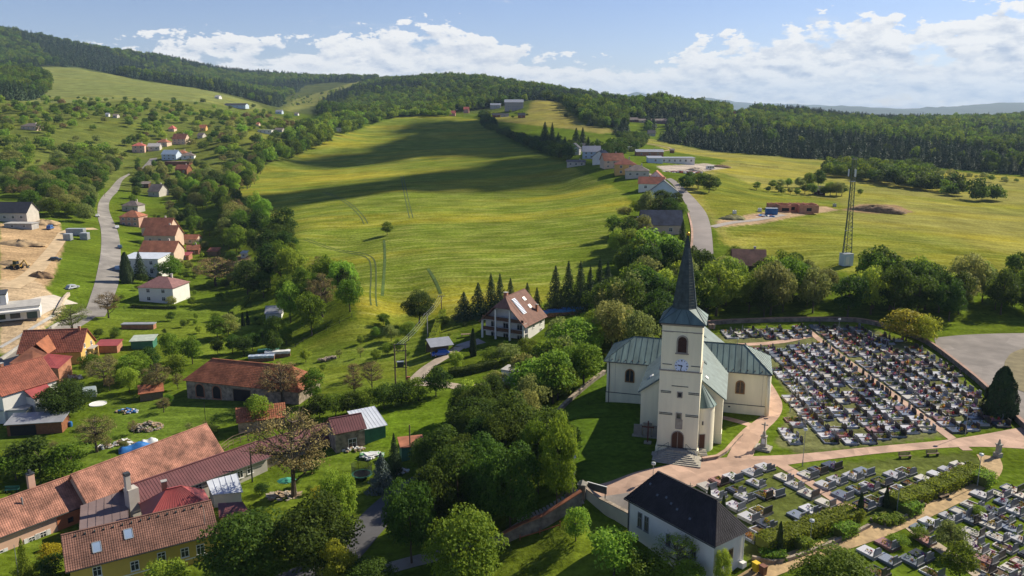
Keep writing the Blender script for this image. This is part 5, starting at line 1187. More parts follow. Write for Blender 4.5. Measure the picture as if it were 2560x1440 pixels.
# balcony house on the slope
def build_balcony_house():
    p = G(1255, 852); fr = Frame(p[0] + 3.2, p[1] + 6.5, R(62)); L, W, zg = 9.0, 11.6, p[2] - .3; ze, zr = p[2] + 4.4, p[2] + 10.2; hl, hw = L / 2, W / 2; k = (zr - ze) / hw; al = math.atan(k)
    CO = M('tiles_cocoa', (.22,.115,.085), .8, .2, .9, bump=.2)
    o = house('balcony_house', 'white three-storey house with steep brown gable roof, solar panel and pillared balconies', fr, L, W, zg, ze, zr, 'gable', WHITEP, CO, .6, [('front', 2.4, 3.6, 1.2, 1.4), ('front', -1.6, 3.6, 1.2, 1.4), ('front', 2.4, 1.2, 1.1, 1.3), ('right', 0, 4.2, 1.2, 1.3)], near=True, tiles=.4, tile_h=.45, chims=((0, 2.6, 10.4, .9), (2.6, -4.6, 7.6, .55)))
    for s_ in (-1, 1):                                   # roof carried forward over the balconies, with a clipped gable
        b = MB(); y0 = hw + .6; e = ze - zg - k * .6 + .1; f = .62; plate(b, [(-hl - .58, s_ * y0, e), (-hl - 2.5, s_ * y0, e), (-hl - 2.5, s_ * y0 * (1 - f), e + k * y0 * f), (-hl - .58, 0, e + k * y0)], .16); b.build('porch_roof', CO, o)
    b = MB(); y1 = (hw + .6) * .38; e = ze - zg - k * .6 + .1 + k * (hw + .6) * .62; plate(b, [(-hl - 2.5, -y1, e), (-hl - 2.5, y1, e), (-hl - .58, 0, zr - zg + .12)], .16); b.build('half_hip', CO, o)
    for zf in (-.1, 2.5):
        b = MB(); b.box((-hl - 1.05, 0, zf + 2.3), (2.1, W, .22)); b.build('balcony_floor', CONC, o)
        for y in (-hw * .67, 0, hw * .67): b = MB(); b.box((-hl - 2.0, y, zf + 2.85), (.10, W / 3 - .45, .85)); b.build('balcony_parapet', FRAMEB, o)
    for y in (-hw + .2, -hw / 3, hw / 3, hw - .2): hh = 4.6 + (hw - abs(y)) * k * .8; b = MB(); b.box((-hl - 1.95, y, hh / 2 - .3), (.40, .40, hh + .4)); b.build('pillar', WHITEP, o)
    for y in (-3.6, 0.2, 3.6):
        for z in (1.0, 3.6): window(o, (-hl, y, z), 1.5, 1.9, (0, -1, 0), (-1, 0, 0))
    def on_slope(b, x, f, lift): b.v = [(a + x, y * math.cos(al) - z * math.sin(al) - hw * (1 - f), y * math.sin(al) + z * math.cos(al) + (ze - zg) + k * hw * f + lift) for a, y, z in b.v]; return b
    sp = on_slope(MB().box((0, 0, 0), (1.8, 4.6, .12)), -3.0, .55, .30).build('solar_panel', M('solar_frame', (.45,.5,.58), .3, .1, 2, spec=.6), o)
    for i in range(12): on_slope(MB().box((0, -2.05 + i * .37, .09), (1.7, .22, .05)), -3.0, .55, .30).build('collector_tube', M('collector', (.07,.10,.20), .2, .1, 2, spec=.8), sp)
    for x, f in ((1.4, .70), (1.2, .42)): on_slope(MB().box((0, 0, 0), (1.1, 1.0, .14)), x, f, .28).build('roof_window', STEELG, o)
near = False
build_balcony_house()
def carport(px, py, label, w_=5.5, d_=4.5, h=2.4, yaw=20, rm=GREYMET, post=WOOD):
    p = G(px, py); o = empty('carport', tuple(p), R(yaw), label, 'carport'); b = MB(); plate(b, [(-w_ / 2, -d_ / 2, h), (w_ / 2, -d_ / 2, h + .1), (w_ / 2, d_ / 2, h + .9), (-w_ / 2, d_ / 2, h + .8)], .12); b.build('roof', rm, o)
    for sx in (-1, 1):
        for sy in (-1, 1): b = MB(); b.box((sx * (w_ / 2 - .2), sy * (d_ / 2 - .2), h / 2 + (.35 if sy > 0 else 0)), (.16, .16, h + (.7 if sy > 0 else 0))); b.build('post', post, o)
    b = MB(); b.box((0, d_ / 2 - .15, (h + .6) / 2), (w_ - .5, .1, h + .6)); b.build('back_wall', WOOD, o)
    return p
cpp = carport(1100, 884, 'grey sheet roofed carport sheltering a blue car by the gravel lane')
# left-hand cluster
fr, L = ridge_frame((64,839), (216,834), -4.4); hl, hw = L / 2, 4.6
o = house('ochre_house', 'ochre gabled house with brown-red tile roof and small balcony', fr, L, 9.2, -11, -7.4, -3.2, 'gable', OCHREP, TILE_R, .4, [('right', -1.5, 1.6, 1.0, 2.0), ('right', 2.2, 3.6, 1.1, 1.2), ('right', -2.0, 4.1, 1.0, 1.1)], near=True, tiles=.4, tile_h=.5, chims=((hl - 1.4, -.3, 8.7, .5),))
b = MB(); b.box((hl + .8, .6, 2.9), (1.5, 3.4, .18)); b.build('balcony_floor', CONC, o)
for y in (-1.0, 2.2): b = MB(); b.box((hl + 1.4, y, 1.3), (.3, .3, 3.2)); b.build('pillar', OCHREP, o)
b = MB(); vs = [(-2.4 - hl * .2, -hw - 3.0, 4.3 - .4), (2.4 - hl * .2, -hw - 3.0, 4.3 - .4), (-hl * .2, -hw - 3.2, 6.6), (-hl * .2, -.6, 7.0)]; plate(b, [vs[0], vs[2], vs[3], (-2.8 - hl * .2, -hw + .6, 4.2)], .15); plate(b, [vs[1], vs[2], vs[3], (2.8 - hl * .2, -hw + .6, 4.2)], .15); b.build('dormer_roof', TILE_OLD, o)
flat_px('red_roof_house', 'house with joined orange tile and bright red sheet roofs in front of the ochre house', [(82,916,-7.0),(146,921,-7.2),(181,890,-6.0),(118,883,-5.3)], 0, BRICK, REDMET, -11, 'house', seams=.7)
flat_px('red_roof_house', 'low orange tiled roof left of the red sheet roof', [(22,908,-7.0),(82,915,-7.0),(118,884,-5.3),(80,866,-4.2)], 0, BRICK, TILE_O, -11, 'house')
fr = Frame(*at_z(45, 975, -6)[:2], R(62)); o = house('white_house', 'tall white house with steep red roofs cut off by the left edge', fr, 11, 8.5, -11.3, -4.6, -.6, 'gable', WHITEP, TILE_R, .35, [('right', -1.0, 5.2, .7, 1.0), ('right', 1.2, 5.2, .7, 1.0), ('right', 1.0, 2.2, .7, 1.0), ('front', 2.5, 2.4, .9, 1.2), ('front', -1, 2.4, .9, 1.2)], near=True, tiles=.4, tile_h=.5, chims=((-2, 1, 11.4, .6),))
b = MB(); b.box((1.0, -5.4, 2.0), (4.0, 3.0, 6.0)); ann = b.build('annex', WHITEP, o); b = MB(); plate(b, [(-1.3, -7.2, 5.1), (3.3, -7.2, 5.1), (3.3, -3.9, 6.6), (-1.3, -3.9, 6.6)], .14); b.build('annex_roof', REDMET, ann)
fr, zg = frame_base(28, 1058, 8, 6.5, 8); house('garage', 'grey flat-roofed garage below the white house', fr, 9, 6, zg, zg + 2.6, zg + 2.8, 'flat', WHITEP, GREYMET, .3, (), cat='garage')
fr, zg = frame_base(100, 1086, 12, 4.5, 10); house('wooden_shed', 'brown board shed with grey sheet roof and open front', fr, 9.6, 4.0, zg, zg + 2.3, zg + 2.8, 'shed', WOODR, GREYMET, .35, (), cat='shed', doors=(('front', -2, 4.5, 2.0, M('opening_shade', (.02,.018,.018))),))  # door panel painted near-black for the shade inside the open front
fr, zg = frame_base(275, 882, 5, 3.5, 5); house('garden_shed', 'small red sheet roofed shed beside the ochre house', fr, 5.2, 3.6, zg, zg + 1.9, zg + 2.4, 'shed', BRICK, REDMET, .3, (), cat='shed')
fr, zg = frame_base(362, 872, 5, 4, 10); house('garden_shed', 'green shed with pale grey-green flat roof in the garden', fr, 5.4, 4.4, zg, zg + 2.2, zg + 2.5, 'shed', GREENM, M('roof_greygreen', (.40,.44,.37), .8, .15, 1), .35, (), cat='shed')
fr, zg = frame_base(348, 823, 8, 2, 2); house('garden_shed', 'long low brick store with grey top on the lawn', fr, 9.0, 2.0, zg, zg + 1.3, zg + 1.5, 'flat', BRICK, GREYMET, .15, (), cat='shed')
fr, zg = frame_base(688, 800, 5, 4.5, 8); house('garden_cabin', 'garden cabin with pale grey pitched roof among trees', fr, 4.6, 5.0, zg, zg + 2.2, zg + 3.9, 'gable', WHITEP, GREYMET, .3, (('front', 0, 1.2, .8, .9),), cat='cabin')
fr, zg = frame_base(380, 1000, 5, 3, 25); house('garden_shed', 'small rust-brown roof in the shaded garden by the stone barn', fr, 4.5, 3.2, zg, zg + 1.7, zg + 2.4, 'shed', WOOD, TILE_OLD, .3, (), cat='shed')
fr, zg = frame_base(1282, 960, 4, 3.5, -25); house('block_shed', 'plain white concrete hut between hedge and trees', fr, 3.6, 3.4, zg, zg + 2.6, zg + 2.7, 'flat', WHITEP, CONC, .12, (), cat='hut')
fr, zg = frame_base(1030, 1150, 4, 4, 15); house('ivy_hut', 'small hut with flat orange roof overgrown by ivy', fr, 3.8, 3.6, zg, zg + 2.3, zg + 2.5, 'shed', GREENM, TILE_O, .25, (), cat='hut')
fr, zg = frame_base(655, 1075, 7, 5, 20); house('garden_shed', 'weathered tiled roof half hidden under the brown walnut tree', fr, 8.5, 5.0, zg, zg + 2.2, zg + 4.0, 'gable', STONEW, TILE_OLD, .3, (), cat='shed', tiles=.4, tile_h=.5)
fr, zg = frame_base(225, 1012, 2.4, 3, 10); 
# ------------------------------------------------------------------ houses along the valley road
def far_house(px, py, wpx, dm, hm, rise, roof, wall, rm, label, name='house', yaw=0, win=3, floors=1, cat='house', group=None, chim=1, turn=False, over=.4, hip=None):
    p = G(px, py); dep = p[1] * CP - (p[2] - CAM_Z) * SP; L = wpx * dep / F
    bear = math.atan2(p[0], p[1]); fr, zg = frame_base(px, py, L, dm, 0); fr = Frame(fr.o[0], fr.o[1], R(yaw) - bear * .0)
    wins = []
    LL, WW = (dm, L) if turn else (L, dm)
    for f in range(floors):
        z = (f + .55) * hm / floors; n = win
        for i in range(n):
            s_ = (i - (n - 1) / 2) * (L / (n + .3))
            wins.append(('right' if turn else 'front', s_, z, min(1.3, L / n * .5), min(1.4, hm / floors * .5)))
            if turn: wins[-1] = ('front' if False else 'left', s_, z, wins[-1][3], wins[-1][4])
    if turn: fr = Frame(fr.o[0], fr.o[1], fr.rz + math.pi / 2)
    ch = ((LL * .2, WW * .1, hm + rise + .7, .6),) if chim and roof in ('gable', 'hip') else ()
    return house(name, label, fr, LL, WW, zg, zg + hm, zg + hm + rise, roof, wall, rm, over, wins, ch, cat, group, hip=hip)
far_house(414, 757, 92, 10, 5.2, 2.6, 'hip', WHITEP, M('tiles_plum', (.25,.125,.115), .8, .2, .9), 'white hipped-roof house with plum tiles and central chimney on the green lawn', yaw=-8, win=2, floors=2, hip=4.5)
far_house(370, 690, 92, 9, 6.5, .6, 'shed', WHITEP, WHITEMET, 'white house with broad pale metal roof beside the valley road', yaw=-4, win=3, floors=2)
far_house(408, 655, 88, 9, 4.4, 3.6, 'gable', PEACHP, TILE_O, 'nearest of three terraced houses with large orange tile roofs', yaw=-4, win=3, floors=1)
far_house(412, 615, 80, 8, 5.0, 3.8, 'gable', PEACHP, TILE_O, 'middle terraced house with wide orange roof and dormer', yaw=-4, win=3)
far_house(402, 595, 74, 8, 5.2, 3.8, 'gable', PEACHP, TILE_O, 'farthest of three terraced houses with orange roof', yaw=-4, win=3)
far_house(336, 566, 50, 8, 4.8, 2.6, 'hip', M('plaster_rose', (.52,.31,.23), .85, .1, .6), TILE_O, 'rose brick house with orange hipped roof near the road bend', yaw=-6, win=3, floors=2)
far_house(335, 530, 42, 7, 3.6, 2.2, 'hip', GREYP, TILE_GB, 'house with grey-brown roof just behind the rose brick house', yaw=-6, win=2)
far_house(482, 610, 35, 5, 2.4, 1.6, 'gable', PEACHP, TILE_O, 'small garden house with orange roof right of the terraced houses', yaw=-6, win=1, chim=0)
far_house(485, 636, 28, 4, 2.2, 1.6, 'gable', BRICK, TILE_O, 'small orange-roofed arbour with white chimney', yaw=10, win=1)
far_house(466, 650, 22, 4, 2.0, .5, 'shed', BRICK, REDMET, 'low shed with red sheet roof beside the arbour', chim=0, win=1, cat='shed', name='garden_shed')
far_house(536, 640, 24, 4, 2.0, .8, 'shed', WOOD, TILE_OLD, 'weathered shed at the edge of the vegetable plot', chim=0, win=0, cat='shed', name='garden_shed')
far_house(612, 645, 12, 3, 2.0, .4, 'shed', WHITEP, WHITEMET, 'tiny white hut beside the ploughed vegetable plot', chim=0, win=1, cat='hut', name='garden_hut')
far_house(40, 556, 92, 9, 4.6, 4.2, 'gable', GREYP, SLATE, 'unfinished grey house with large anthracite roof above the building site', yaw=-2, win=4, chim=0)
far_house(55, 572, 70, 5, 2.2, .1, 'flat', CONC, CONC, 'bare concrete basement wall below the unfinished grey house', yaw=-2, win=2, chim=0, cat='basement', name='basement')
# modern white house at the left edge
def build_modern():
    p = G(20, 800); o = empty('modern_house', tuple(p), R(28), 'modern flat-roofed white house with terrace and garage at the left edge', 'house')
    b = MB(); b.box((-4, 6, 5.2), (8, 7, 2.9)); up = b.build('upper_storey', WHITEP, o); b = MB(); b.box((-4, 6, 6.78), (8.3, 7.3, .25)); b.build('roof', DARKLINE, up)
    b = MB(); b.box((0, 2.5, 1.9), (16, 9, 3.4)); lo = b.build('lower_storey', WHITEP, o); b = MB(); b.box((0, 2.5, 3.7), (16.4, 9.4, .25)); b.build('terrace', CONC, lo)
    b = MB(); b.box((1, -3.2, 2.9), (14, 2.4, .5)); b.build('canopy', WHITEP, lo)
    for x in (-5, -1.5, 2): window(o, (x, -2.0, 1.7), 2.4, 2.0, (1, 0, 0), (0, -1, 0), frame=DARKLINE)
    window(o, (6, -2.0, 1.3), 2.6, 2.2, (1, 0, 0), (0, -1, 0), frame=CONC, pane=SEAM, cross=False, name='garage_door'); window(o, (-2, 2.5, 5.2), 1.0, 1.6, (1, 0, 0), (0, -1, 0), frame=DARKLINE)
build_modern()
def container(px, py, L, W, H, yaw, mat_, label):
    p = G(px, py); o = empty('container', tuple(p), R(yaw), label, 'container'); b = MB(); b.box((0, 0, H / 2 + .1), (L, W, H)); bd = b.build('body', mat_, o)
    for s_ in (-1, 1):
        for i in range(int(L / .6)):
            b = MB(); b.box((-L / 2 + .35 + i * .6, s_ * (W / 2 + .03), H / 2 + .1), (.28, .06, H - .35)); b.build('rib', mat_, bd)
    b = MB(); b.box((0, 0, H + .14), (L + .06, W + .06, .09)); b.build('roof_panel', M('container_roof', (.42,.45,.48), .5, .12, .8, metal=.2), o)
    b = MB(); b.box((L / 2 + .03, 0, H / 2), (.07, W * .9, H * .86)); b.build('doors', STEELG, o)
CONTM = M('container_grey', (.34,.37,.40), .55, .15, .6)
container(191, 588, 7.5, 2.6, 2.8, 0, CONTM, 'long light grey shipping container at the building site'); container(171, 601, 2.9, 2.6, 2.7, 4, CONTM, 'short grey container in front of the long one, on the left'); container(213, 599, 3.1, 2.6, 2.8, 2, CONTM, 'short grey container in front of the long one, on the right')
# ------------------------------------------------------------------ far houses up the left valley
FH = [
 (350,382,29,9,6.0,2.4,'hip',M('plaster_salmon',(.62,.40,.30),.85,.06,.6),TILE_P,'pink cube house with red hipped roof at the road bend',2,2),
 (388,377,28,8,3.8,2.4,'gable',GREYP,M('roof_ash',(.42,.40,.38),.8,.1,1),'grey-white gabled house beside the pink cube house',2,1),
 (411,366,28,8,3.8,2.4,'hip',PEACHP,TILE_O,'orange hipped bungalow behind the grey-white house',2,1),
 (454,361,34,9,5.0,4.4,'gable',PEACHP,TILE_O,'tall cream house with large orange roof in the upper valley',3,2),
 (430,400,38,9,4.6,3.2,'gable',BLUEP,M('roof_iceblue',(.30,.38,.46),.6,.1,1),'pale blue gabled house above the dark red row',3,2),
 (457,392,26,8,3.0,2.4,'hip',PEACHP,TILE_O,'orange roofed house right of the pale blue house',2,1),
 (472,398,30,8,3.0,2.2,'hip',WHITEP,TILE_GB,'house with grey-brown roof at the end of the blue house row',2,1),
 (447,413,62,6,2.4,.4,'flat',WOODR,MAROON,'long dark red garage row below the pale blue house',0,1),
 (460,436,30,8,4.0,3.0,'gable',WOODR,TILE_R,'dark red timber house below the garage row',2,1),
 (397,492,30,10,3.4,4.0,'gable',GREYP,TILE_GB,'steep grey roofed cottage among valley trees',1,1),
 (360,470,28,7,2.6,1.0,'shed',FRAMEB,TILE_GB,'dark low shed beside the road among trees',1,1),
 (82,325,44,9,3.4,2.2,'hip',PEACHP,TILE_GB,'peach bungalow with brown roof high on the left slope',3,1),
 (432,329,14,8,3.0,3.0,'hip',PEACHP,TILE_P,'small red roof peeping out above the orange house',1,1),
 (509,328,16,8,3.2,3.0,'gable',OCHREP,TILE_OLD,'small brown roofed ochre cottage in the upper valley',1,1),
 (505,345,14,7,2.4,2.4,'gable',GREYP,TILE_GB,'tiny grey cottage below the ochre one',1,1),
 (592,270,58,10,4.0,2.4,'gable',BLUEP,SLATE,'long grey hillside house on the far left meadow',4,1),
 (546,247,12,8,3.0,2.2,'gable',WHITEP,M('roof_ash',(.42,.40,.38)),'tiny white house at the top of the left meadow',1,1),
 (699,285,16,8,3.2,2.4,'gable',BLUEP,GREYMET,'small white gabled house on the far meadow slope',1,1),
 (742,289,9,6,2.4,1.6,'gable',WHITEP,TILE_GB,'tiny hut right of the small white gabled house',1,1),
 (665,334,34,8,3.4,.6,'flat',WHITEP,GREYMET,'flat white house among trees left of the big field',3,1),
 (643,316,12,7,2.2,2.0,'gable',PEACHP,TILE_O,'tiny orange roof above the flat white house',1,1),
 (700,330,20,7,2.4,1.6,'gable',GREYP,TILE_GB,'grey roofed cabin right of the flat white house',1,1),
 (850,330,18,6,4.2,.8,'flat',WHITEP,WHITEMET,'white cabin in the grove at the field edge',1,1),
 (291,295,10,7,2.4,1.6,'gable',GREYP,TILE_GB,'dark cabin half hidden on the orchard slope',1,1),
 (270,292,7,5,2.4,1.4,'gable',WHITEP,GREYMET,'tiny white cabin on the orchard slope',1,1),
 (550,478,9,4,2.6,1.2,'gable',OCHREP,TILE_OLD,'ochre hunting hide at the corner of the field',1,1),
]
for (px, py, wp, dm, hm, rise, rf, wl, rm, lab, win, fl) in FH:
    far_house(px, py, wp, dm, hm, rise, rf, wl, rm, lab, yaw=random.Random(px).uniform(-14, 14), win=win, floors=fl, chim=1 if wp > 24 else 0, cat='shed' if 'shed' in lab or 'garage' in lab else ('cabin' if 'cabin' in lab or 'hut' in lab or 'hide' in lab else 'house'))
# ------------------------------------------------------------------ houses on the right
FR = [
 (1650,590,100,9,4.0,4.4,'gable',PEACHP,TILE_BL,'house with blue-black tiled roof left of the right road',-3,2,1),
 (1612,585,40,7,3.2,2.6,'gable',BRICK,TILE_BL,'low wing with dark tiles beside the blue-black roof',10,1,1),
 (1658,503,26,12,4.0,4.6,'gable',BLUEP,SLATE,'white gabled house with slate roof facing the right road',78,1,2),
 (1628,478,62,8,3.6,2.8,'gable',WHITEP,TILE_R,'white house with red-brown roof at the hamlet entrance',-12,2,1),
 (1640,470,30,8,4.4,3.6,'gable',WHITEP,TILE_OLD,'white gable end between red roof and slate roof',74,1,1),
 (1592,446,58,10,4.0,2.6,'hip',GREYP,TILE_GB,'wide grey-brown hipped bungalow in the hamlet',-6,3,1),
 (1562,437,52,10,5.6,2.8,'hip',OCHREP,TILE_R,'yellow house with red-brown hipped roof in the hamlet',-4,2,2),
 (1530,421,52,10,4.6,3.8,'gable',PEACHP,TILE_O,'pinkish house with bright orange roof in the hamlet',8,3,2),
 (1505,411,36,9,4.6,3.6,'gable',WHITEP,SLATE,'white house with dark gable left of the orange roof',60,2,2),
 (1478,397,44,10,5.0,3.6,'gable',BLUEP,M('roof_silver',(.45,.43,.42),.6,.1,1),'house with silver-grey roof in the hamlet',-4,3,2),
 (1440,416,46,7,2.8,1.0,'gable',GREYP,TILE_GB,'long low bungalow at the field corner',-4,3,1),
 (1436,388,20,9,5.4,3.6,'gable',WHITEP,SLATE,'white gabled house half hidden by dark spruces',70,1,2),
 (1463,377,28,8,3.0,3.0,'gable',WHITEP,SLATE,'dark roofed house behind the silver-grey roof',10,2,1),
 (1622,391,68,12,3.4,1.6,'gable',BRICK,GREYMET,'modern house with low light grey roof and timber porch',-3,3,1),
 (1568,376,24,8,2.8,.6,'flat',GREYP,GREYMET,'small grey flat roofed hall behind the hamlet',-3,1,1),
 (1690,409,85,12,3.6,.4,'flat',WHITEP,GREYMET,'long white single-storey house with flat roof',-2,6,1),
 (1636,408,36,10,3.2,.8,'shed',BLUEP,GREYMET,'pale blue-grey wing left of the long white house',-2,1,1),
 (1680,383,9,4,2.6,1.2,'gable',WOODR,TILE_GB,'tiny brown hut on the meadow edge behind the long white house',0,0,1),
 (1867,700,78,9,4.4,3.8,'gable',M('timber_dark',(.075,.028,.022),.8,.2,3),TILE_B,'dark red timber house with brown roof among trees',-10,2,1),
 (1930,708,26,6,3.2,2.2,'gable',WHITEP,GREYMET,'small white gable glimpsed between the trees',40,1,1),
 (1285,277,47,14,12.5,4.0,'gable',M('hotel_render',(.42,.36,.32),.8,.1,1),M('hotel_roof',(.30,.32,.36),.6,.1,1),'large hillside hotel with rows of dark windows at the top of the field',0,8,3),
 (1239,272,26,10,6.0,2.6,'gable',GREYP,M('hotel_roof2',(.26,.28,.32),.6,.1,1),'lower hotel wing left of the large hotel',0,4,1),
 (1166,283,13,8,6.0,3.4,'gable',M('plaster_rosy',(.62,.30,.25),.85,.1,1),TILE_P,'pink house with red gable at the crest of the field',0,1,2),
 (1131,290,15,8,4.0,3.4,'gable',M('plaster_rosy2',(.64,.30,.27),.85,.1,1),TILE_P,'low bright pink house on the crest, leftmost of the pink ones',0,1,1),
 (1138,276,9,7,5.5,3.0,'gable',WHITEP,TILE_P,'white house with small red roof behind the pink ones',0,1,1),
 (1241,293,20,7,3.0,2.4,'gable',WOODR,SLATE,'dark red cabin below the hotel, on the left',0,1,1),
 (1262,292,20,7,2.6,1.8,'gable',GREYP,SLATE,'grey cabin below the hotel, in the middle',0,1,1),
 (1304,295,18,7,3.4,3.0,'gable',WOODR,SLATE,'small red barn below the hotel, on the right',0,1,1),
 (1582,305,24,8,2.8,2.4,'gable',M('plum_wall',(.26,.14,.14),.9,.1,1),TILE_GB,'plum coloured chalet at the forest edge',0,1,1),
 (1605,307,18,8,2.8,1.8,'gable',PEACHP,TILE_GB,'peach chalet beside the plum one',0,1,1),
 (1650,309,44,9,3.6,2.0,'gable',M('plum_wall',(.26,.14,.14)),TILE_GB,'long plum roofed house in front of the right forest',0,3,1),
 (1628,340,18,8,3.0,3.0,'gable',GREYP,SLATE,'small slate roofed house among trees on the right slope',0,1,1),
 (1838,284,14,8,3.0,1.0,'flat',TILE_P,TILE_P,'thin pink roof in the clearing of the right forest',0,1,1),
 (2047,488,18,6,2.6,2.0,'gable',M('timber_dark',(.075,.028,.022)),TILE_D,'dark timber cabin inside the orchard clump',0,1,1),
]
for (px, py, wp, dm, hm, rise, rf, wl, rm, lab, yaw, win, fl) in FR:
    far_house(px, py, wp, dm, hm, rise, rf, wl, rm, lab, yaw=yaw, win=win, floors=fl, chim=1 if 30 < wp < 100 and rf != 'flat' else 0, name='hotel' if 'hotel' in lab else 'house', cat='hotel' if 'hotel' in lab else ('cabin' if ('cabin' in lab or 'hut' in lab) else 'house'))
# brick shell of a new bungalow
def build_shell():
    p = G(1992, 533); o = empty('brick_shell', tuple(p), R(-4), 'roofless orange brick shell of a new bungalow on the right field', 'building'); dep = p[1]
    def wall(x0, y0, x1, y1, h=3.3, gap=None):
        ln = math.hypot(x1 - x0, y1 - y0); b = MB(); a = math.atan2(y1 - y0, x1 - x0); b.box(((x0 + x1) / 2, (y0 + y1) / 2, h / 2), (ln, .4, h), rz=a); q = b.build('brick_wall', BRICKO, o)
        if gap:
            nx, ny = math.sin(a), -math.cos(a); c = ((x0 + x1) / 2 + nx * .22, (y0 + y1) / 2 + ny * .22)
            b = MB(); b.box((c[0], c[1], 1.5), (gap, .06, 1.3), rz=a); b.build('painted_opening', M('opening_shade', (.02,.018,.018)), q)  # near-black box on the uncut wall, painting the shade of an opening
        b = MB()
        for i in range(int(ln / 1.1)):
            if random.random() < .55: f = (i + .5) / int(ln / 1.1); b.box((x0 + (x1 - x0) * f, y0 + (y1 - y0) * f, h + .12), (.55, .38, .24), rz=a)
        if b.v: b.build('loose_blocks', BRICKO, q, kind='stuff')
    wall(-10.5, 4, -10.5, 8); wall(-10.5, 4, -7, 4, gap=1.2); wall(-7, 4, -7, 0); wall(-7, 0, -2.6, 0, gap=3); wall(-2.6, 0, -2.6, 4); wall(-2.6, 4, 1.2, 4, gap=1.6); wall(1.2, 4, 1.2, .5); wall(1.2, .5, 8.8, .5, gap=2); wall(8.8, .5, 8.8, 9); wall(-10.5, 8, 8.8, 9); wall(-1, 4, -1, 8.5); wall(4.5, .6, 4.5, 8.6); wall(-7, 4, -7, 8); wall(1.2, 4, 1.2, 8.5); wall(-2.6, 6.4, 8.7, 6.4)
build_shell()
container(1928, 536, 4.6, 2.4, 2.4, -8, M('container_blue', (.035,.14,.34), .55, .2, .8), 'bright blue site container beside the brick shell')
for i, (px, py, l) in enumerate(((1899, 529, 'white water tank near the blue container'), (1836, 535, 'white plastic tank standing alone by the track'), (2086, 517, 'grey pallet stack right of the brick shell'))):
    p = G(px, py); o = empty('water_tank', tuple(p), 0, l, 'tank'); b = MB(); b.box((0, 0, .75), (1.3, 1.3, 1.3)); b.build('tank_body', FRAMEW if i < 2 else STEELG, o); b = MB(); b.box((0, 0, .06), (1.4, 1.4, .12)); b.build('pallet', WOOD, o); b = MB(); b.lathe([(.25, 0), (.25, .12), (0, .14)], (0, 0, 1.4), 10); b.build('lid', STEELD, o)
# ------------------------------------------------------------------ cemetery furniture and statues
def at_ground(px, py): p = ground(px, py); return p, (p[1] * CP - (p[2] - CAM_Z) * SP)
def lamp(px, yb, yt, label, green=False):
    p, dep = at_ground(px, yb); h = at_y(px, yt, p[1])[2] - p[2]; o = empty('lamp_post', tuple(p), 0, label, 'street lamp', 'cemetery lamps'); m_ = GREENM if green else STEELG
    b = MB(); b.tube((0, 0, -.2), (0, 0, .9), .075, .075, 8); b.tube((0, 0, .9), (0, 0, h - .25), .05, .04, 8); b.build('pole', m_, o)
    b = MB(); b.lathe([(.05, 0), (.26, .06), (.30, .18), (.22, .30), (.05, .36)], (0, 0, h - .3), 12); b.build('globe', M('lamp_globe', (.70,.72,.74), .3, .05, 2, spec=.6), o, smooth=True); b = MB(); b.lathe([(.31, 0), (.28, .08), (0, .14)], (0, 0, h - .02), 12); b.build('hood', STEELG, o)
for a in ((2006,1166,1072,'lamp post on the lawn corner right of the crucifix'),(2413,1088,999,'lamp post among the right-hand graves of the upper cemetery'),(2443,1216,1135,'lamp post behind the right hedge of the lower cemetery'),(2242,1278,1214,'lamp post beside the middle cypress of the lower cemetery'),(2025,1358,1300,'lamp post standing in the left hedge'),(1632,1204,1157,'lamp post between the church steps and the chapel roof'),(1434,1204,1140,'lamp post in the shade at the left edge of the church lawn'),(2094,852,797,'lamp post at the back of the upper cemetery near the long path'),(1975,1030,968,'lamp post at the left edge of the upper graves'),(2246,960,890,'lamp post in the middle of the right grave columns'),(1842,880,845,'lamp post at the back left of the upper cemetery')): lamp(*a)
def bench(px, py, rz, label, wood=WOOD):
    p, _ = at_ground(px, py); o = empty('bench', tuple(p), rz, label, 'bench', 'cemetery benches')
    for y in (-.18, 0, .18): b = MB(); b.box((0, y, .46), (1.9, .14, .05)); b.build('seat_slat', wood, o)
    for z in (.62, .80): b = MB(); b.box((0, .27, z), (1.9, .05, .12)); b.build('back_slat', wood, o)
    for x in (-.75, .75): b = MB(); b.box((x, 0, .21), (.09, .5, .44)); b.box((x, .29, .62), (.08, .06, .55)); b.build('leg', STEELD, o)
bench(2262,1146,R(5),'wooden bench on the grass beside the pink path, left of two'); bench(2331,1140,R(5),'wooden bench on the grass beside the pink path, right of two'); bench(2359,1246,R(28),'wooden bench on the sandstone path below the hedge, middle one'); bench(2418,1212,R(30),'wooden bench in the hedge niche at the right',); bench(2300,1270,R(28),'wooden bench at the hedge block, leftmost on the sandstone path')
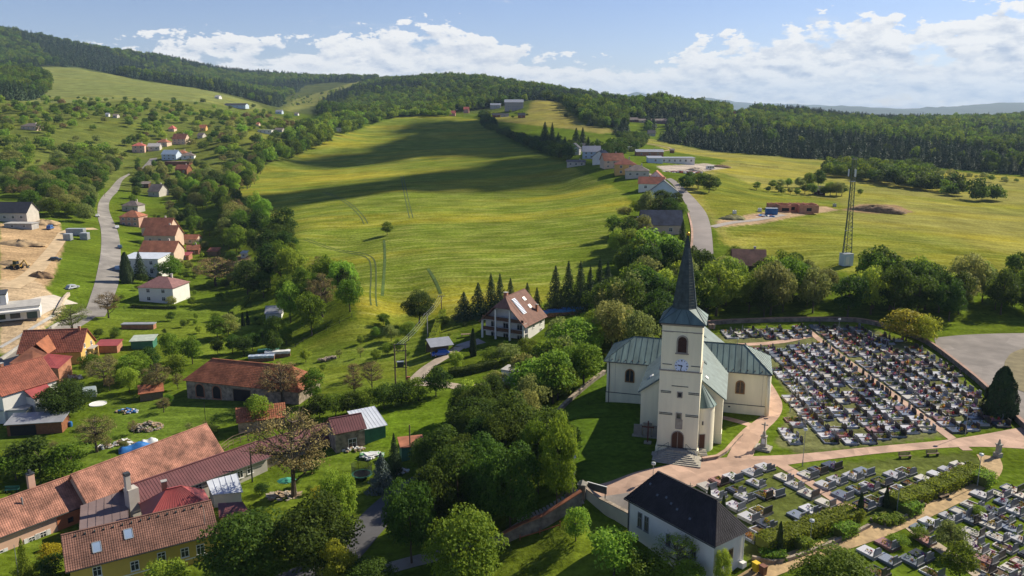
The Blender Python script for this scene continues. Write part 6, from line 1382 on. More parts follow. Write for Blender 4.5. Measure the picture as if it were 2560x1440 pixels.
def crucifix():
    p = at_z(1908, 1122, .05); o = empty('crucifix_statue', tuple(p), R(-30), 'tall stone crucifix statue on a stepped base beside the forecourt', 'statue')
    b = MB(); b.box((0, 0, .12), (2.3, 2.0, .36)); b.build('base', SANDST, o); b = MB(); b.box((0, 0, .40), (1.5, 1.3, .24)); b.build('step', SANDST, o)
    b = MB(); b.box((0, 0, 1.25), (.85, .7, 1.5), top=(.8, .8)); b.box((0, 0, 2.05), (.92, .78, .14)); b.box((0, 0, 2.42), (.5, .42, .65), top=(.7, .7)); b.build('pedestal', SANDST, o)
    b = MB(); b.box((0, 0, 1.3), (.5, .72, .8)); b.build('inscription_panel', M('marble_white', (.68,.68,.68), .5, .06, 4), o)
    b = MB(); b.box((0, 0, 3.45), (.16, .14, 1.55)); b.box((0, 0, 3.85), (.95, .14, .15)); b.build('cross', SANDST, o)
    b = MB(); b.lathe([(.05, -.62), (.08, -.3), (.11, .0), (.13, .2), (.06, .28), (.085, .38), (.02, .46)], (0, -.14, 3.65), 8); b.tube((0, -.14, 3.83), (-.42, -.11, 3.95), .045, .03, 6); b.tube((0, -.14, 3.83), (.42, -.11, 3.95), .045, .03, 6); b.build('figure', SANDST, o, smooth=True)
crucifix()
def cross_mon(px, py, h, label, mat_, name='wooden_cross', rz=R(-16), arm=.55, base=True):
    p, _ = at_ground(px, py); o = empty(name, tuple(p), rz, label, 'cross'); t = h * .05; b = MB(); b.box((0, 0, h / 2), (t, t, h)); b.build('upright', mat_, o); b = MB(); b.box((0, 0, h * .73), (h * arm, t * .9, t)); b.build('crossbar', mat_, o)
    if base: b = MB(); b.box((0, 0, .1), (h * .3, h * .22, .3)); b.build('base', SANDST, o)
cross_mon(1619,1108,3.6,'dark red wooden mission cross in the shade left of the church door', M('cross_wood', (.13,.035,.025), .7, .2, 4), arm=.5)
cross_mon(1725,1232,1.5,'small weathered stone cross at the end of the chapel ridge', SANDST, 'stone_cross', arm=.5)
p = at_z(1612, 1102, 0); o = empty('memorial', (p[0] + .6, p[1] + 1.5, 0), R(-16), 'stone war memorial panels against the church wall behind the wooden cross', 'memorial')
for x in (-1.45, 0, 1.45): b = MB(); b.box((x, 0, .95 if x else 1.15), (1.3, .3, 1.9 if x else 2.3)); b.build('panel', STONET, o)
b = MB(); b.box((0, -.05, .05), (4.6, .7, .3)); b.build('base', SANDST, o)
p, _ = at_ground(2494, 1142); o = empty('pillar_shrine', tuple(p), R(20), 'stone pillar shrine with small figure at the right entrance', 'statue'); b = MB(); b.box((0, 0, .3), (.9, .9, .7)); b.build('base', SANDST, o); b = MB(); b.box((0, 0, 1.25), (.55, .55, 1.3)); b.box((0, 0, 1.95), (.75, .75, .16)); b.build('pillar', SANDST, o); b = MB(); b.lathe([(.22, 0), (.18, .3), (.12, .5), (.13, .62), (.02, .75)], (0, 0, 2.03), 8); b.build('figure', SANDST, o, smooth=True)
for px, py, h, lab in ((1425,1238,3.2,'tall stone gate pillar at the head of the sloping path, left of the gate'),(1456,1243,1.9,'stone gate pillar with pyramid cap, right of the gate')):
    p, _ = at_ground(px, py); o = empty('gate_pillar', tuple(p), R(-20), lab, 'pillar'); b = MB(); b.box((0, 0, h / 2 - .5), (.95, .95, h + 1)); b.build('shaft', WALLST, o); b = MB(); b.box((0, 0, h + .06), (1.15, 1.15, .12)); b.build('cap_plate', SANDST, o); b = MB(); b.lathe([(.75, 0), (.02, .5)], (0, 0, h + .12), 4); b.build('cap', SANDST, o)
o = empty('notice_board', tuple(at_ground(1492, 1250)[0]), R(-33), 'dark notice board standing on the forecourt wall', 'board'); b = MB(); b.box((0, 0, 1.7), (2.8, .1, 1.0)); b.build('panel', DARKLINE, o); b = MB(); b.box((0, 0, 2.24), (2.9, .14, .07)); b.build('top_rail', FRAMEW, o)
for x in (-1.2, 1.2): b = MB(); b.box((x, 0, .6), (.1, .1, 1.4)); b.build('post', STEELD, o)
# stairs of the sloping path: each tread a piece
st = empty('path_stairway', (0, 0, 0), 0, 'long flight of shallow stone treads climbing to the gate', 'stairs'); L0, L1 = ground(1300, 1318), ground(1448, 1248)
for i in range(17):
    f = i / 16; x, y = L0[0] + (L1[0] - L0[0]) * f, L0[1] + (L1[1] - L0[1]) * f + .9; b = MB(); b.box((x, y, g1(x, y) + .06), (.34, 2.2, .30), rz=math.atan2(L1[1] - L0[1], L1[0] - L0[0])); b.build('tread', SANDST, st)
def bin_(px, py, col, label):
    p, _ = at_ground(px, py); o = empty('wheelie_bin', tuple(p), R(30), label, 'bin'); m_ = M('bin_' + label[:4], col, .5, .1, 2); b = MB(); b.box((0, 0, .55), (.62, .70, 1.0)); b.v = [(x * (.86 if z < .3 else 1), y * (.86 if z < .3 else 1), z) for x, y, z in b.v]; b.build('body', m_, o); b = MB(); b.box((0, -.03, 1.09), (.68, .78, .09)); b.build('lid', m_, o)
    for s_ in (-1, 1): b = MB(); b.tube((s_ * .26, .34, .12), (s_ * .33, .34, .12), .12, n=10); b.build('wheel', BLACK, o)
bin_(1889,1428,(.70,.48,.02),'yellow wheelie bin at the corner of the chapel'); bin_(1907,1436,(.22,.09,.05),'brown wheelie bin beside the yellow one')
for i, px in enumerate((1775, 1783)): bin_(px, 822, (.45,.32,.24), 'pale waste bin behind the church at the cemetery wall, ' + ('left' if i == 0 else 'right'))
# ------------------------------------------------------------------ poles, transformer, mast
def pole(px, yb, yt, label, mat_=WOOD, arms=1, w_=.13, name='utility_pole'):
    p, dep = at_ground(px, yb); h = at_y(px, yt, p[1])[2] - p[2]; o = empty(name, tuple(p), R(15), label, 'pole'); b = MB(); b.tube((0, 0, -.3), (0, 0, h), w_, w_ * .8, 8); b.build('shaft', mat_, o)
    for i in range(arms):
        b = MB(); b.box((0, 0, h - .3 - .6 * i), (1.6, .1, .1)); ca = b.build('crossarm', STEELD, o)
        for x in (-.7, 0, .7): b = MB(); b.tube((x, 0, h - .25 - .6 * i), (x, 0, h - .02 - .6 * i), .05, .03, 6); b.build('insulator', FRAMEW, ca)
    return Vector(p) + Vector((0, 0, h - .1))
wires = []
e1 = pole(1069,844,784,'concrete utility pole beside the tall hedge', CONC); e2 = pole(1104,790,738,'wooden utility pole at the foot of the field'); pole(1026,1148,1062,'wooden pole in front of the ivy hut', arms=0)
pole(631,1205,1118,'dark pole in front of the maroon roof', STEELD, arms=0); pole(47,1445,1362,'slim street light at the pink house', STEELG, arms=0, w_=.05)
pole(1516,778,732,'wooden pole among trees left of the spire', arms=0); pole(1684,690,660,'thin pole between the trees behind the church', STEELD, arms=0, w_=.08); pole(262,492,466,'roadside pole by the bend of the valley road', arms=0, w_=.1); pole(242,500,476,'roadside pole left of the valley road bend', arms=0, w_=.1); pole(515,1065,1005,'thin pole in front of the stone barn', STEELD, arms=0, w_=.06)
def transformer():
    pa, _ = at_ground(989, 962); pb, _ = at_ground(1016, 958); h = at_y(989, 862, pa[1])[2] - pa[2]; c = (pa + pb) / 2; a = math.atan2(pb[1] - pa[1], pb[0] - pa[0]); w_ = np.hypot(*(pb - pa)[:2]); o = empty('transformer_station', tuple(c), a, 'two-pole wooden transformer station beside the gravel lane', 'transformer')
    for s_ in (-1, 1): b = MB(); b.tube((s_ * w_ / 2, 0, -.4), (s_ * w_ / 2, 0, h), .17, .13, 8); b.build('pole', WOOD, o)
    for z, m_ in ((h - .1, STEELD), (h - 1.5, STEELD), (h * .42, STEELD)): b = MB(); b.box((0, 0, z), (w_ + .6, .16, .16)); b.build('crossbeam', m_, o)
    for x in (-.6, 0, .6): b = MB(); b.tube((x * w_ / 2, 0, h - 1.5), (x * w_ / 2, 0, h - .9), .09, .06, 8); b.build('fuse', FRAMEB, o)
    b = MB(); b.box((0, 0, h * .42 + .65), (w_ * .6, .8, 1.1)); t = b.build('transformer_tank', STEELD, o); b = MB(); b.box((0, 0, h * .42 + 1.25), (w_ * .66, .86, .1)); b.build('lid', STEELG, t)
    b = MB(); b.box((w_ / 2 + .35, 0, 1.0), (.9, .5, 1.2)); b.build('switch_box', M('box_rust', (.36,.12,.07), .7, .2, 2), o)
    return Vector(c) + Vector((0, 0, h))
e0 = transformer()
def wire(a, b, label, off=0, sag=.6):
    o = empty('power_line', tuple(a), 0, label, 'wire', 'power lines to the transformer')
    mb = MB(); n = 14; d = b - a; pr = Vector((d.y, -d.x, 0)).normalized() * off; last = None
    for i in range(n + 1):
        f = i / n; q = d * f + pr + Vector((0, 0, -sag * 4 * f * (1 - f)))
        if last is not None: mb.tube(last, q, .025, n=4, cap=False)
        last = q
    mb.build('cable', STEELG, o)
for k, (a, b_, nm) in enumerate(((e0, e1, 'between the transformer and the concrete pole'), (e1, e2, 'between the concrete and the wooden pole'))):
    for off, w_ in ((-.6, 'left'), (0, 'middle'), (.6, 'right')): wire(a, b_, w_ + ' wire ' + nm, off)
def mast():
    p, _ = at_ground(2112, 660); h = at_y(2134, 394, p[1])[2] - p[2]; o = empty('lattice_mast', tuple(p), R(12), 'tall green lattice telecom mast with white antennas at the field edge', 'mast')
    def rad(z): return np.interp(z, [0, h * .45, h], [1.75, .95, .62])
    for i in range(3):
        t = R(120 * i + 90); b = MB(); zs = np.linspace(0, h, 12)
        for z0, z1 in zip(zs[:-1], zs[1:]): b.tube((rad(z0) * math.cos(t), rad(z0) * math.sin(t), z0), (rad(z1) * math.cos(t), rad(z1) * math.sin(t), z1), .13, n=6, cap=False)
        b.build('leg', M('mast_green', (.12,.15,.09), .6, .3, 1, metal=.1), o)
    b = MB(); n = 26; zs = np.linspace(0, h, n)
    for k in range(n - 1):
        for i in range(3):
            t0, t1 = R(120 * i + 90), R(120 * (i + 1) + 90); z0, z1 = zs[k], zs[k + 1]
            if k % 2: t0, t1 = t1, t0
            b.tube((rad(z0) * math.cos(t0), rad(z0) * math.sin(t0), z0), (rad(z1) * math.cos(t1), rad(z1) * math.sin(t1), z1), .06, n=4, cap=False); b.tube((rad(z1) * math.cos(t0), rad(z1) * math.sin(t0), z1), (rad(z1) * math.cos(t1), rad(z1) * math.sin(t1), z1), .04, n=4, cap=False)
    b.build('lattice', M('mast_green', (.045,.075,.05)), o, kind='stuff')
    b = MB(); b.tube((.15, 0, 0), (.15, 0, h), .08, n=6); b.build('cable_run', BLACK, o)
    for i in range(3):
        t = R(120 * i + 30); b = MB(); b.box((1.15 * math.cos(t), 1.15 * math.sin(t), h * .86), (.35, .3, 2.0), rz=t); b.build('panel_antenna', FRAMEW, o)
    b = MB(); b.lathe([(.9, 0), (.9, .08), (.1, .08)], (0, 0, h * .78), 12); b.build('platform', STEELG, o); b = MB(); b.lathe([(.75, 0), (.75, .08), (.1, .08)], (0, 0, h * .985), 12); b.build('platform', STEELG, o)
    b = MB(); b.tube((0, 0, h), (0, 0, h + 2.4), .05, n=6); b.build('lightning_rod', STEELD, o)
    for x, z in ((-.9, .32), (.9, .345)): b = MB(); b.lathe([(.02, 0), (.38, .12), (.38, .2)], (x, -.5, h * z), 10); b.build('dish', FRAMEW, o)
    b = MB(); b.box((-1.0, -1.9, 1.7), (3.0, 2.4, 3.4)); cb = b.build('cabinet', M('cabinet_pale', (.52,.60,.62), .5, .06, 1), o); b = MB(); b.box((-1.0, -1.9, 3.45), (3.2, 2.6, .12)); b.build('cabinet_roof', STEELG, cb); b = MB(); b.box((-1.4, -3.12, 1.6), (1.1, .06, 2.4)); b.build('cabinet_door', FRAMEW, cb)
mast()
# ------------------------------------------------------------------ vehicles
def car(px, py, rz, col, label, kind='car', L=4.3, H=1.45):
    p, _ = at_ground(px, py); m_ = M('carpaint_%d_%d' % (px, py), col, .25, .03, 1, spec=.6); o = empty('van' if kind == 'van' else 'car', tuple(p), rz, label, kind, 'parked cars'); W = 1.75; hl = L / 2
    prof = [(-hl, .35), (-hl, .72), (-hl + .25, .80), (-hl + .55, H if kind == 'van' else H - .25), (-hl + .8, H), (hl * .25, H), (hl * .55, .88), (hl - .2, .76), (hl, .62), (hl, .35)]; n = len(prof)
    b = MB(); vs = [(x, s_ * (W / 2 - (.12 if z > 1 else 0)), z) for s_ in (-1, 1) for x, z in prof]; b.add(vs, [tuple(range(n)), tuple(range(2 * n - 1, n - 1, -1))] + [(i, n + i, n + (i + 1) % n, (i + 1) % n) for i in range(n)]); b.build('body', m_, o)
    for s_ in (-1, 1):
        b = MB(); q = [(-hl + .55, .90), (-hl + .85, H - .1), (hl * .23, H - .1), (hl * .48, .90)]; b.add([(x, s_ * (W / 2 - .03 - .08 * (z > 1)), z) for x, z in q], [(0, 1, 2, 3)]); b.build('side_window', GLASS, o)
        for x in (-hl + .75, hl - .8):
            b = MB(); b.tube((x, s_ * (W / 2 - .18), .32), (x, s_ * (W / 2 + .01), .32), .32, n=14); wh = b.build('wheel', BLACK, o); b = MB(); b.tube((x, s_ * (W / 2 + .005), .32), (x, s_ * (W / 2 + .02), .32), .19, n=10); b.build('rim', STEELG, wh)
        b = MB(); b.box((hl - .02, s_ * .6, .66), (.06, .34, .14)); b.build('headlight', FRAMEW, o); b = MB(); b.box((-hl + .02, s_ * .68, .74), (.06, .22, .16)); b.build('tail_light', FLOWER['red'], o)
    for q, nm in (([(hl * .27, H - .02), (hl * .56, .90)], 'windscreen'), ([(-hl + .77, H - .02), (-hl + .42, .92)], 'rear_window')):
        b = MB(); (xa, za), (xb, zb) = q; e = .02 if nm == 'windscreen' else -.02; b.add([(xa + e, -.66, za), (xa + e, .66, za), (xb + e, .76, zb), (xb + e, -.76, zb)], [(0, 1, 2, 3)]); b.build(nm, GLASS, o)
ROADA = R(114)
for a in ((244,542,ROADA,(.70,.70,.70),'white car driving at the bend of the valley road'),(293,571,ROADA,(.72,.72,.72),'white car parked right of the road below the bend'),(300,621,ROADA,(.04,.08,.13),'dark blue car parked on the right of the valley road'),(294,674,ROADA,(.36,.48,.55),'pale blue car parked beside the white metal-roofed house'),(324,562,R(10),(.50,.53,.56),'silver car in the yard of the terraced houses'),(126,573,R(100),(.06,.14,.36),'blue van on the earth of the building site','van',4.8,1.9),(138,652,R(20),(.03,.045,.04),'dark green car on the earth above the grass bank'),(181,722,R(70),(.45,.47,.50),'silver car wreck on the grass bank beside the road'),(1572,441+4,R(100),(.25,.30,.34),'grey car at the hamlet end of the right road'),(321,650,R(95),(.10,.18,.30),'blue car half hidden beside the white metal-roofed house'),(392,645+30,R(10),(.05,.06,.08),'dark car in the courtyard behind the spruce'),): car(*a)
car(1101, 889, R(200), (.03,.12,.50), 'bright blue car under the grey carport')
def caravan(px, py, label):
    p, _ = at_ground(px, py); o = empty('caravan', tuple(p), R(8), label, 'caravan'); b = MB(); b.box((0, 0, 1.45), (5.0, 2.2, 2.1), top=(.92, .92)); b.build('body', FRAMEW, o)
    for x in (-1.5, 0, 1.5): window(o, (x, -1.08, 1.6), 1.0, .7, (1, 0, 0), (0, -1, 0), frame=FRAMEB, cross=False)
    for s_ in (-1, 1): b = MB(); b.tube((0, s_ * .9, .35), (0, s_ * 1.1, .35), .34, n=12); b.build('wheel', BLACK, o)
caravan(1775, 424, 'white caravan parked beside the rubble of the hamlet site')
def excavator(px, py):
    p, _ = at_ground(px, py); o = empty('excavator', tuple(p), R(-10), 'yellow backhoe excavator digging on the building site', 'excavator'); Y_ = M('machine_yellow', (.42,.26,.05), .6, .25, 1.5)
    b = MB(); b.box((0, 0, 1.25), (3.4, 1.6, .8)); b.build('chassis', Y_, o); b = MB(); b.box((-.1, 0, 2.2), (1.4, 1.4, 1.2), top=(.9, .9)); cb = b.build('cab', GLASS, o); b = MB(); b.box((-.1, 0, 2.88), (1.5, 1.5, .12)); b.build('cab_roof', Y_, cb)
    for x, r_ in ((-1.2, .62), (1.2, .78)):
        for s_ in (-1, 1): b = MB(); b.tube((x, s_ * .7, r_), (x, s_ * 1.1, r_), r_, n=16); b.build('wheel', BLACK, o)
    b = MB(); bar_between(b, (1.7, 0, 1.6), (3.4, 0, 3.2), .3, .35); b.build('boom', Y_, o); b = MB(); bar_between(b, (3.4, 0, 3.2), (4.5, 0, 1.2), .25, .28); b.build('dipper', Y_, o); b = MB(); b.box((4.4, 0, .85), (.7, .8, .7), top=(.6, 1)); b.build('bucket', STEELD, o)
    b = MB(); bar_between(b, (-1.6, 0, 1.2), (-2.9, 0, .6), 1.0, .2); b.build('loader_arm', Y_, o); b = MB(); b.box((-3.1, 0, .5), (.7, 2.2, .8), top=(.6, 1)); b.build('loader_bucket', STEELD, o)
excavator(42, 672)
# ------------------------------------------------------------------ yard things
def mound(px, py, L, W, H, mat_, label, name='soil_heap', rz=0, seed=1):
    p, _ = at_ground(px, py); rr_ = np.random.default_rng(seed); n, m_ = 34, 10; vs, fs = [], []
    ph = rr_.uniform(0, 6.28, 8)
    for j in range(m_ + 1):
        f = j / m_
        for i in range(n):
            t = 2 * math.pi * i / n; wob = 1 + .14 * math.sin(2 * t + ph[0]) + .10 * math.sin(5 * t + ph[1]) + .06 * math.sin(9 * t + ph[2] + 4 * f)
            z = H * (1 - (1 - f) ** 2) * (1 + .16 * math.sin(3 * t + ph[3]) + .1 * rr_.normal() * (f > .1)) - .25 * (j == 0)
            vs.append((L / 2 * (1 - f) ** .8 * wob * math.cos(t), W / 2 * (1 - f) ** .8 * wob * math.sin(t), z))
    for j in range(m_):
        for i in range(n): fs.append((j * n + i, j * n + (i + 1) % n, (j + 1) * n + (i + 1) % n, (j + 1) * n + i))
    o = empty(name, tuple(p), rz, label, 'heap'); MB().add(vs, fs).build('heap', mat_, o, smooth=True)
EARTH = M('earth_brown', (.22,.14,.075), .95, .4, .8, bump=.6, bscale=3); EARTHP = M('earth_ochre', (.44,.31,.17), .95, .3, .5, bump=.5, bscale=2)
mound(2190,530,26,8,2.6,EARTH,'long brown soil heap on the right field',rz=R(-8)); mound(100,692,8,5,1.6,EARTH,'dark brown soil heap beside the excavator',seed=2); mound(50,612,18,9,1.8,EARTHP,'ochre earth heap in the middle of the building site',seed=3); mound(110,560,14,7,1.6,EARTHP,'ochre earth bank behind the grey containers',seed=4); mound(1830,548,12,5,1.4,M('earth_grassy',(.20,.19,.08),.95,.4,.6,bump=.5),'overgrown earth heap beside the track to the brick shell',seed=5); mound(1735,427,11,5,1.6,GRAVEL,'pale gravel heap at the hamlet site',seed=6); mound(1800,418,16,5,1.4,EARTH,'low brown heap at the edge of the right meadow',seed=7); mound(30,660,14,6,1.2,EARTHP,'ochre earth ridge behind the excavator',seed=9)
def pile(px, py, L, W, H, mats_, label, name, rz=0, seed=0, n=60, sz=(.5,.35,.25), cat='pile'):
    p, _ = at_ground(px, py); r_ = random.Random(seed); o = empty(name, tuple(p), rz, label, cat)
    for k, m_ in enumerate(mats_):
        b = MB()
        for i in range(n // len(mats_)):
            a = r_.uniform(0, 6.28); f = r_.random() ** .5; x, y = L / 2 * f * math.cos(a), W / 2 * f * math.sin(a); z = H * (1 - f) * r_.uniform(.5, 1) + .1; b.box((x, y, z), (sz[0] * r_.uniform(.6, 1.4), sz[1] * r_.uniform(.6, 1.3), sz[2] * r_.uniform(.7, 1.3)), rz=r_.uniform(0, 3.1), rx=r_.uniform(-.5, .5))
        b.build('pieces', m_, o, kind='stuff')
LOGM = M('split_wood', (.36,.26,.16), .9, .3, 3); RAG = M('tarp_white', (.62,.62,.60), .7, .12, 2)
pile(370,1070,6,4.5,1.5,[LOGM,M('wood_grey',(.30,.27,.23),.9,.2,3)],'heap of split firewood on the grass','firewood_heap',seed=1,n=140)
pile(262,1118,3,2,.5,[RAG,LOGM],'heap of pale rubble in the left garden','rubble_heap',seed=2,n=40); pile(310,1108,3.5,2,.6,[RAG,LOGM],'stack of white boards on the garden grass','board_stack',seed=3,n=30,sz=(1.2,.5,.1)); pile(318,1030,5,2.5,.8,[RAG,BLUEM,LOGM],'clutter of white and blue boxes beside the garden shrubs','garden_clutter',seed=4,n=50)
pile(175,945,6,3.5,.9,[RAG,GREYMET,LOGM],'scrap heap beside the red sheet roof','scrap_heap',seed=5,n=70); pile(885,1125,4,2,.5,[LOGM,RAG],'stones and boards in front of the stone cottage','rubble_heap',seed=6,n=40); pile(715,1240,6,3,.3,[LOGM,M('terrace_stone',(.42,.36,.28),.9,.2,1)],'stone slabs of the small terrace in the yard','terrace_slabs',seed=7,n=60,sz=(.8,.6,.15)); pile(1700,432,24,6,1.0,[M('clutter_red',(.40,.13,.08),.8,.2,1),RAG,M('clutter_pink',(.48,.30,.30),.8,.2,1)],'building material stacked at the hamlet site','material_stack',seed=8,n=120,sz=(1.6,1.0,.7)); pile(1910,541,8,3,.5,[M('clutter_red',(.40,.13,.08)),RAG,BLUEM],'coloured pallets beside the blue container','pallet_stack',seed=9,n=30,sz=(1.2,.9,.3)); pile(825,898,6,1.2,.5,[M('log_bark',(.30,.24,.18),.9,.3,3)],'cut logs lying on the slope','log_heap',seed=10,n=14,sz=(2.0,.4,.4),rz=R(35)); pile(930,1140,3.5,2.2,.7,[M('tarp_green',(.16,.36,.16),.6,.2,1.5),RAG],'green and white tarpaulin bundle in the yard','tarp_bundle',seed=11,n=26,sz=(1.1,.9,.2)); pile(1000,1180,3,2,.4,[RAG,LOGM],'rubbish by the ivy hut','rubble_heap',seed=12,n=30)
def woodstack(px, py, L, W, H, rz, tarp, label):
    p, _ = at_ground(px, py); o = empty('wood_stack', tuple(p), rz, label, 'wood stack'); b = MB(); b.box((0, 0, H / 2), (L, W, H)); b.build('logs', M('log_ends', (.27,.15,.08), .9, .5, 5, bump=.8, bscale=9), o); b = MB(); n = 10; vs = []
    for i in range(n + 1):
        x = -L / 2 - .1 + (L + .2) * i / n
        for y, z in ((-W / 2 - .12, H - .5), (-W / 2 - .08, H + .06), (0, H + .16), (W / 2 + .08, H + .06), (W / 2 + .12, H - .5)): vs.append((x, y, z + random.uniform(-.06, .06)))
    b.add(vs, [(5 * i + k, 5 * i + 5 + k, 5 * i + 6 + k, 5 * i + 1 + k) for i in range(n) for k in range(4)]); b.build('tarpaulin', tarp, o)
woodstack(655,902,6,1.6,1.4,R(8),M('tarp_mixed',(.55,.58,.62),.6,.35,1.2,col2=(.10,.18,.30)),'wood stack under white and blue tarpaulin behind the barn, left'); woodstack(695,893,6,1.6,1.6,R(12),RAG,'wood stack under white tarpaulin behind the barn, right'); woodstack(672,886,5,1.4,1.3,R(10),GREENM,'wood stack under green tarpaulin behind the barn')
for i, (px, py, L_) in enumerate(((1372,792,7),(1402,788,7),(1432,782,6),(1345,795,5))): woodstack(px, py, L_, 1.8, 1.5, R(12), BLUEM if i != 3 else M('tarp_orange',(.40,.18,.06),.7,.2,1), 'firewood stack under %s tarpaulin right of the balcony house, %s' % ('blue' if i != 3 else 'rust', ORD[i]))
def tarp(px, py, L, W, H, rz, m_, label):
    p, _ = at_ground(px, py); o = empty('covered_stack', tuple(p), rz, label, 'stack'); n, k = 14, 8; vs = []
    r_ = random.Random(4)
    for i in range(n + 1):
        for j in range(k + 1):
            fx, fy = i / n * 2 - 1, j / k * 2 - 1; z = H * (1 - abs(fx) ** 6) * (1 - abs(fy) ** 4) * (.8 + .2 * math.sin(fx * 5)) + r_.uniform(-.06, .06); vs.append((fx * L / 2, fy * W / 2, max(0, z)))
    MB().add(vs, [(i * (k + 1) + j, (i + 1) * (k + 1) + j, (i + 1) * (k + 1) + j + 1, i * (k + 1) + j + 1) for i in range(n) for j in range(k)]).build('tarpaulin', m_, o, smooth=True)
tarp(338,1122,5.5,2.6,1.1,R(28),BLUEM,'stack covered by bright blue tarpaulin behind the salmon roof'); tarp(374,1106,3,2.0,.8,R(28),RAG,'stack covered by white sheet beside the blue tarpaulin'); tarp(573,498,7,2.2,1.5,0,FRAMEW,'white wrapped hay bales at the field corner')
def trampoline(px, py):
    p, _ = at_ground(px, py); o = empty('trampoline', tuple(p), 0, 'round garden trampoline with dark safety net', 'trampoline'); b = MB(); b.lathe([(0, .75), (1.35, .75)], (0, 0, 0), 24); b.build('jump_mat', BLACK, o); b = MB(); b.lathe([(1.35, .72), (1.35, .80), (1.65, .80), (1.65, .70)], (0, 0, 0), 24); b.build('rim_pad', GREENM, o)
    for i in range(6):
        t = R(60 * i); b = MB(); b.tube((1.6 * math.cos(t), 1.6 * math.sin(t), 0), (1.6 * math.cos(t), 1.6 * math.sin(t), 2.5), .035, n=6); b.build('net_pole', STEELD, o)
    nm = bpy.data.materials.new('net_mesh'); nm.use_nodes = True; N, L_ = nm.node_tree.nodes, nm.node_tree.links; tr = N.new('ShaderNodeBsdfTransparent'); ms = N.new('ShaderNodeMixShader'); ms.inputs[0].default_value = .5; N['Principled BSDF'].inputs['Base Color'].default_value = (.02,.03,.03,1); L_.new(tr.outputs[0], ms.inputs[1]); L_.new(N['Principled BSDF'].outputs[0], ms.inputs[2]); L_.new(ms.outputs[0], N['Material Output'].inputs[0])
    b = MB(); b.lathe([(1.6, .8), (1.6, 2.45)], (0, 0, 0), 24); b.build('safety_net', nm, o)
trampoline(905, 1195)
def parasol(px, py):
    p, _ = at_ground(px, py); o = empty('parasol', tuple(p), R(10), 'closed-sided green parasol on a pale stand in the yard', 'parasol'); b = MB(); b.tube((.8, 0, 0), (.8, 0, 2.6), .05, n=8); b.build('pole', FRAMEW, o); b = MB(); b.lathe([(1.5, 0), (.05, .5)], (-.2, 0, 2.3), 8, sx=1, sy=.8); b.build('canopy', M('canopy_green', (.06,.30,.20), .7, .1, 1), o); b = MB(); b.box((.8, 0, .08), (.9, .9, .16)); b.build('base', CONC, o)
parasol(722, 1235)
o = empty('play_net', tuple(at_ground(766, 1172)[0]), 0, 'green mesh covered frame in the yard below the maroon roof', 'frame'); b = MB(); b.box((0, 0, .5), (2.2, 1.4, 1.0), top=(.8, .7)); b.build('mesh_cover', M('mesh_green', (.08,.24,.20), .8, .3, 4), o)
def barrel(px, py, label):
    p, _ = at_ground(px, py); o = empty('barrel', tuple(p), 0, label, 'barrel'); b = MB(); b.lathe([(.30, 0), (.34, .3), (.34, .7), (.30, .95)], (0, 0, 0), 12); b.build('body', BLUEM, o, smooth=True); b = MB(); b.lathe([(.30, .95), (.28, .98), (0, .98)], (0, 0, 0), 12); b.build('lid', BLUEM, o)
barrel(168, 1066, 'blue plastic barrel beside the brown board shed, left'); barrel(177, 1066, 'blue plastic barrel beside the brown board shed, right')
p, _ = at_ground(245, 1010); o = empty('paddling_pool', tuple(p), 0, 'round white pool base on the garden grass', 'pool'); b = MB(); b.lathe([(0, .06), (1.55, .06), (1.62, .14), (1.7, .14), (1.72, 0)], (0, 0, 0), 28); b.build('rim', FRAMEW, o)
p, _ = at_ground(30, 1230); o = empty('garden_bench', tuple(p), R(8), 'green garden bench behind the pink house', 'bench')
for y in (-.15, .15): b = MB(); b.box((0, y, .45), (2.2, .2, .06)); b.build('seat_slat', GREENM, o)
b = MB(); b.box((0, .3, .75), (2.2, .06, .4)); b.build('backrest', GREENM, o)
for x in (-.9, .9): b = MB(); b.box((x, 0, .22), (.08, .5, .44)); b.build('leg', STEELD, o)
p, _ = at_ground(225, 990); o = empty('greenhouse', tuple(p), R(20), 'small glass greenhouse behind the dark fruit tree', 'greenhouse'); b = MB(); vs = [(sx * 1.3, y, z) for sx in (-1, 1) for y, z in ((-1, 0), (1, 0), (1, 1.5), (0, 2.2), (-1, 1.5))]; b.add(vs, [(4, 3, 2, 1, 0), (5, 6, 7, 8, 9), (0, 5, 9, 4), (1, 2, 7, 6), (4, 9, 8, 3), (2, 3, 8, 7)]); b.build('glazing', M('greenhouse_glass', (.40,.46,.46), .2, .1, 2, spec=.6), o); b = MB(); b.box((0, 0, .05), (2.7, 2.1, .14)); b.build('footing', CONC, o)
p, _ = at_ground(1165, 842); o = empty('swing_set', tuple(p), R(10), 'small wooden play table on the lawn by the balcony house', 'table'); b = MB(); b.box((0, 0, .7), (2.4, 1.0, .08)); b.build('table_top', WOOD, o)
for x in (-1, 1): b = MB(); b.box((x, 0, .33), (.1, .8, .66)); b.build('leg', WOOD, o)
o.name = 'garden_table'
# vegetable rows
for i in range(6):
    a, b_ = ground(578 + 2 * i, 645 + 5 * i), ground(620, 643 + 5 * i); b = MB(); n = 12; vs = []
    o = empty('vegetable_bed', (0, 0, 0), 0, 'raised earth ridge of the vegetable plot, %s from the top' % ORD[i], 'plant bed', 'ridges of the vegetable plot')
    for k in range(n + 1):
        q = a + (b_ - a) * k / n; z = g1(q[0], q[1]); vs += [(q[0], q[1] - .9, z), (q[0], q[1], z + .45), (q[0], q[1] + .9, z)]
    b.add(vs, [(3 * k + j, 3 * k + 3 + j, 3 * k + 4 + j, 3 * k + 1 + j) for k in range(n) for j in range(2)]); b.build('ridge_soil', EARTH, o)
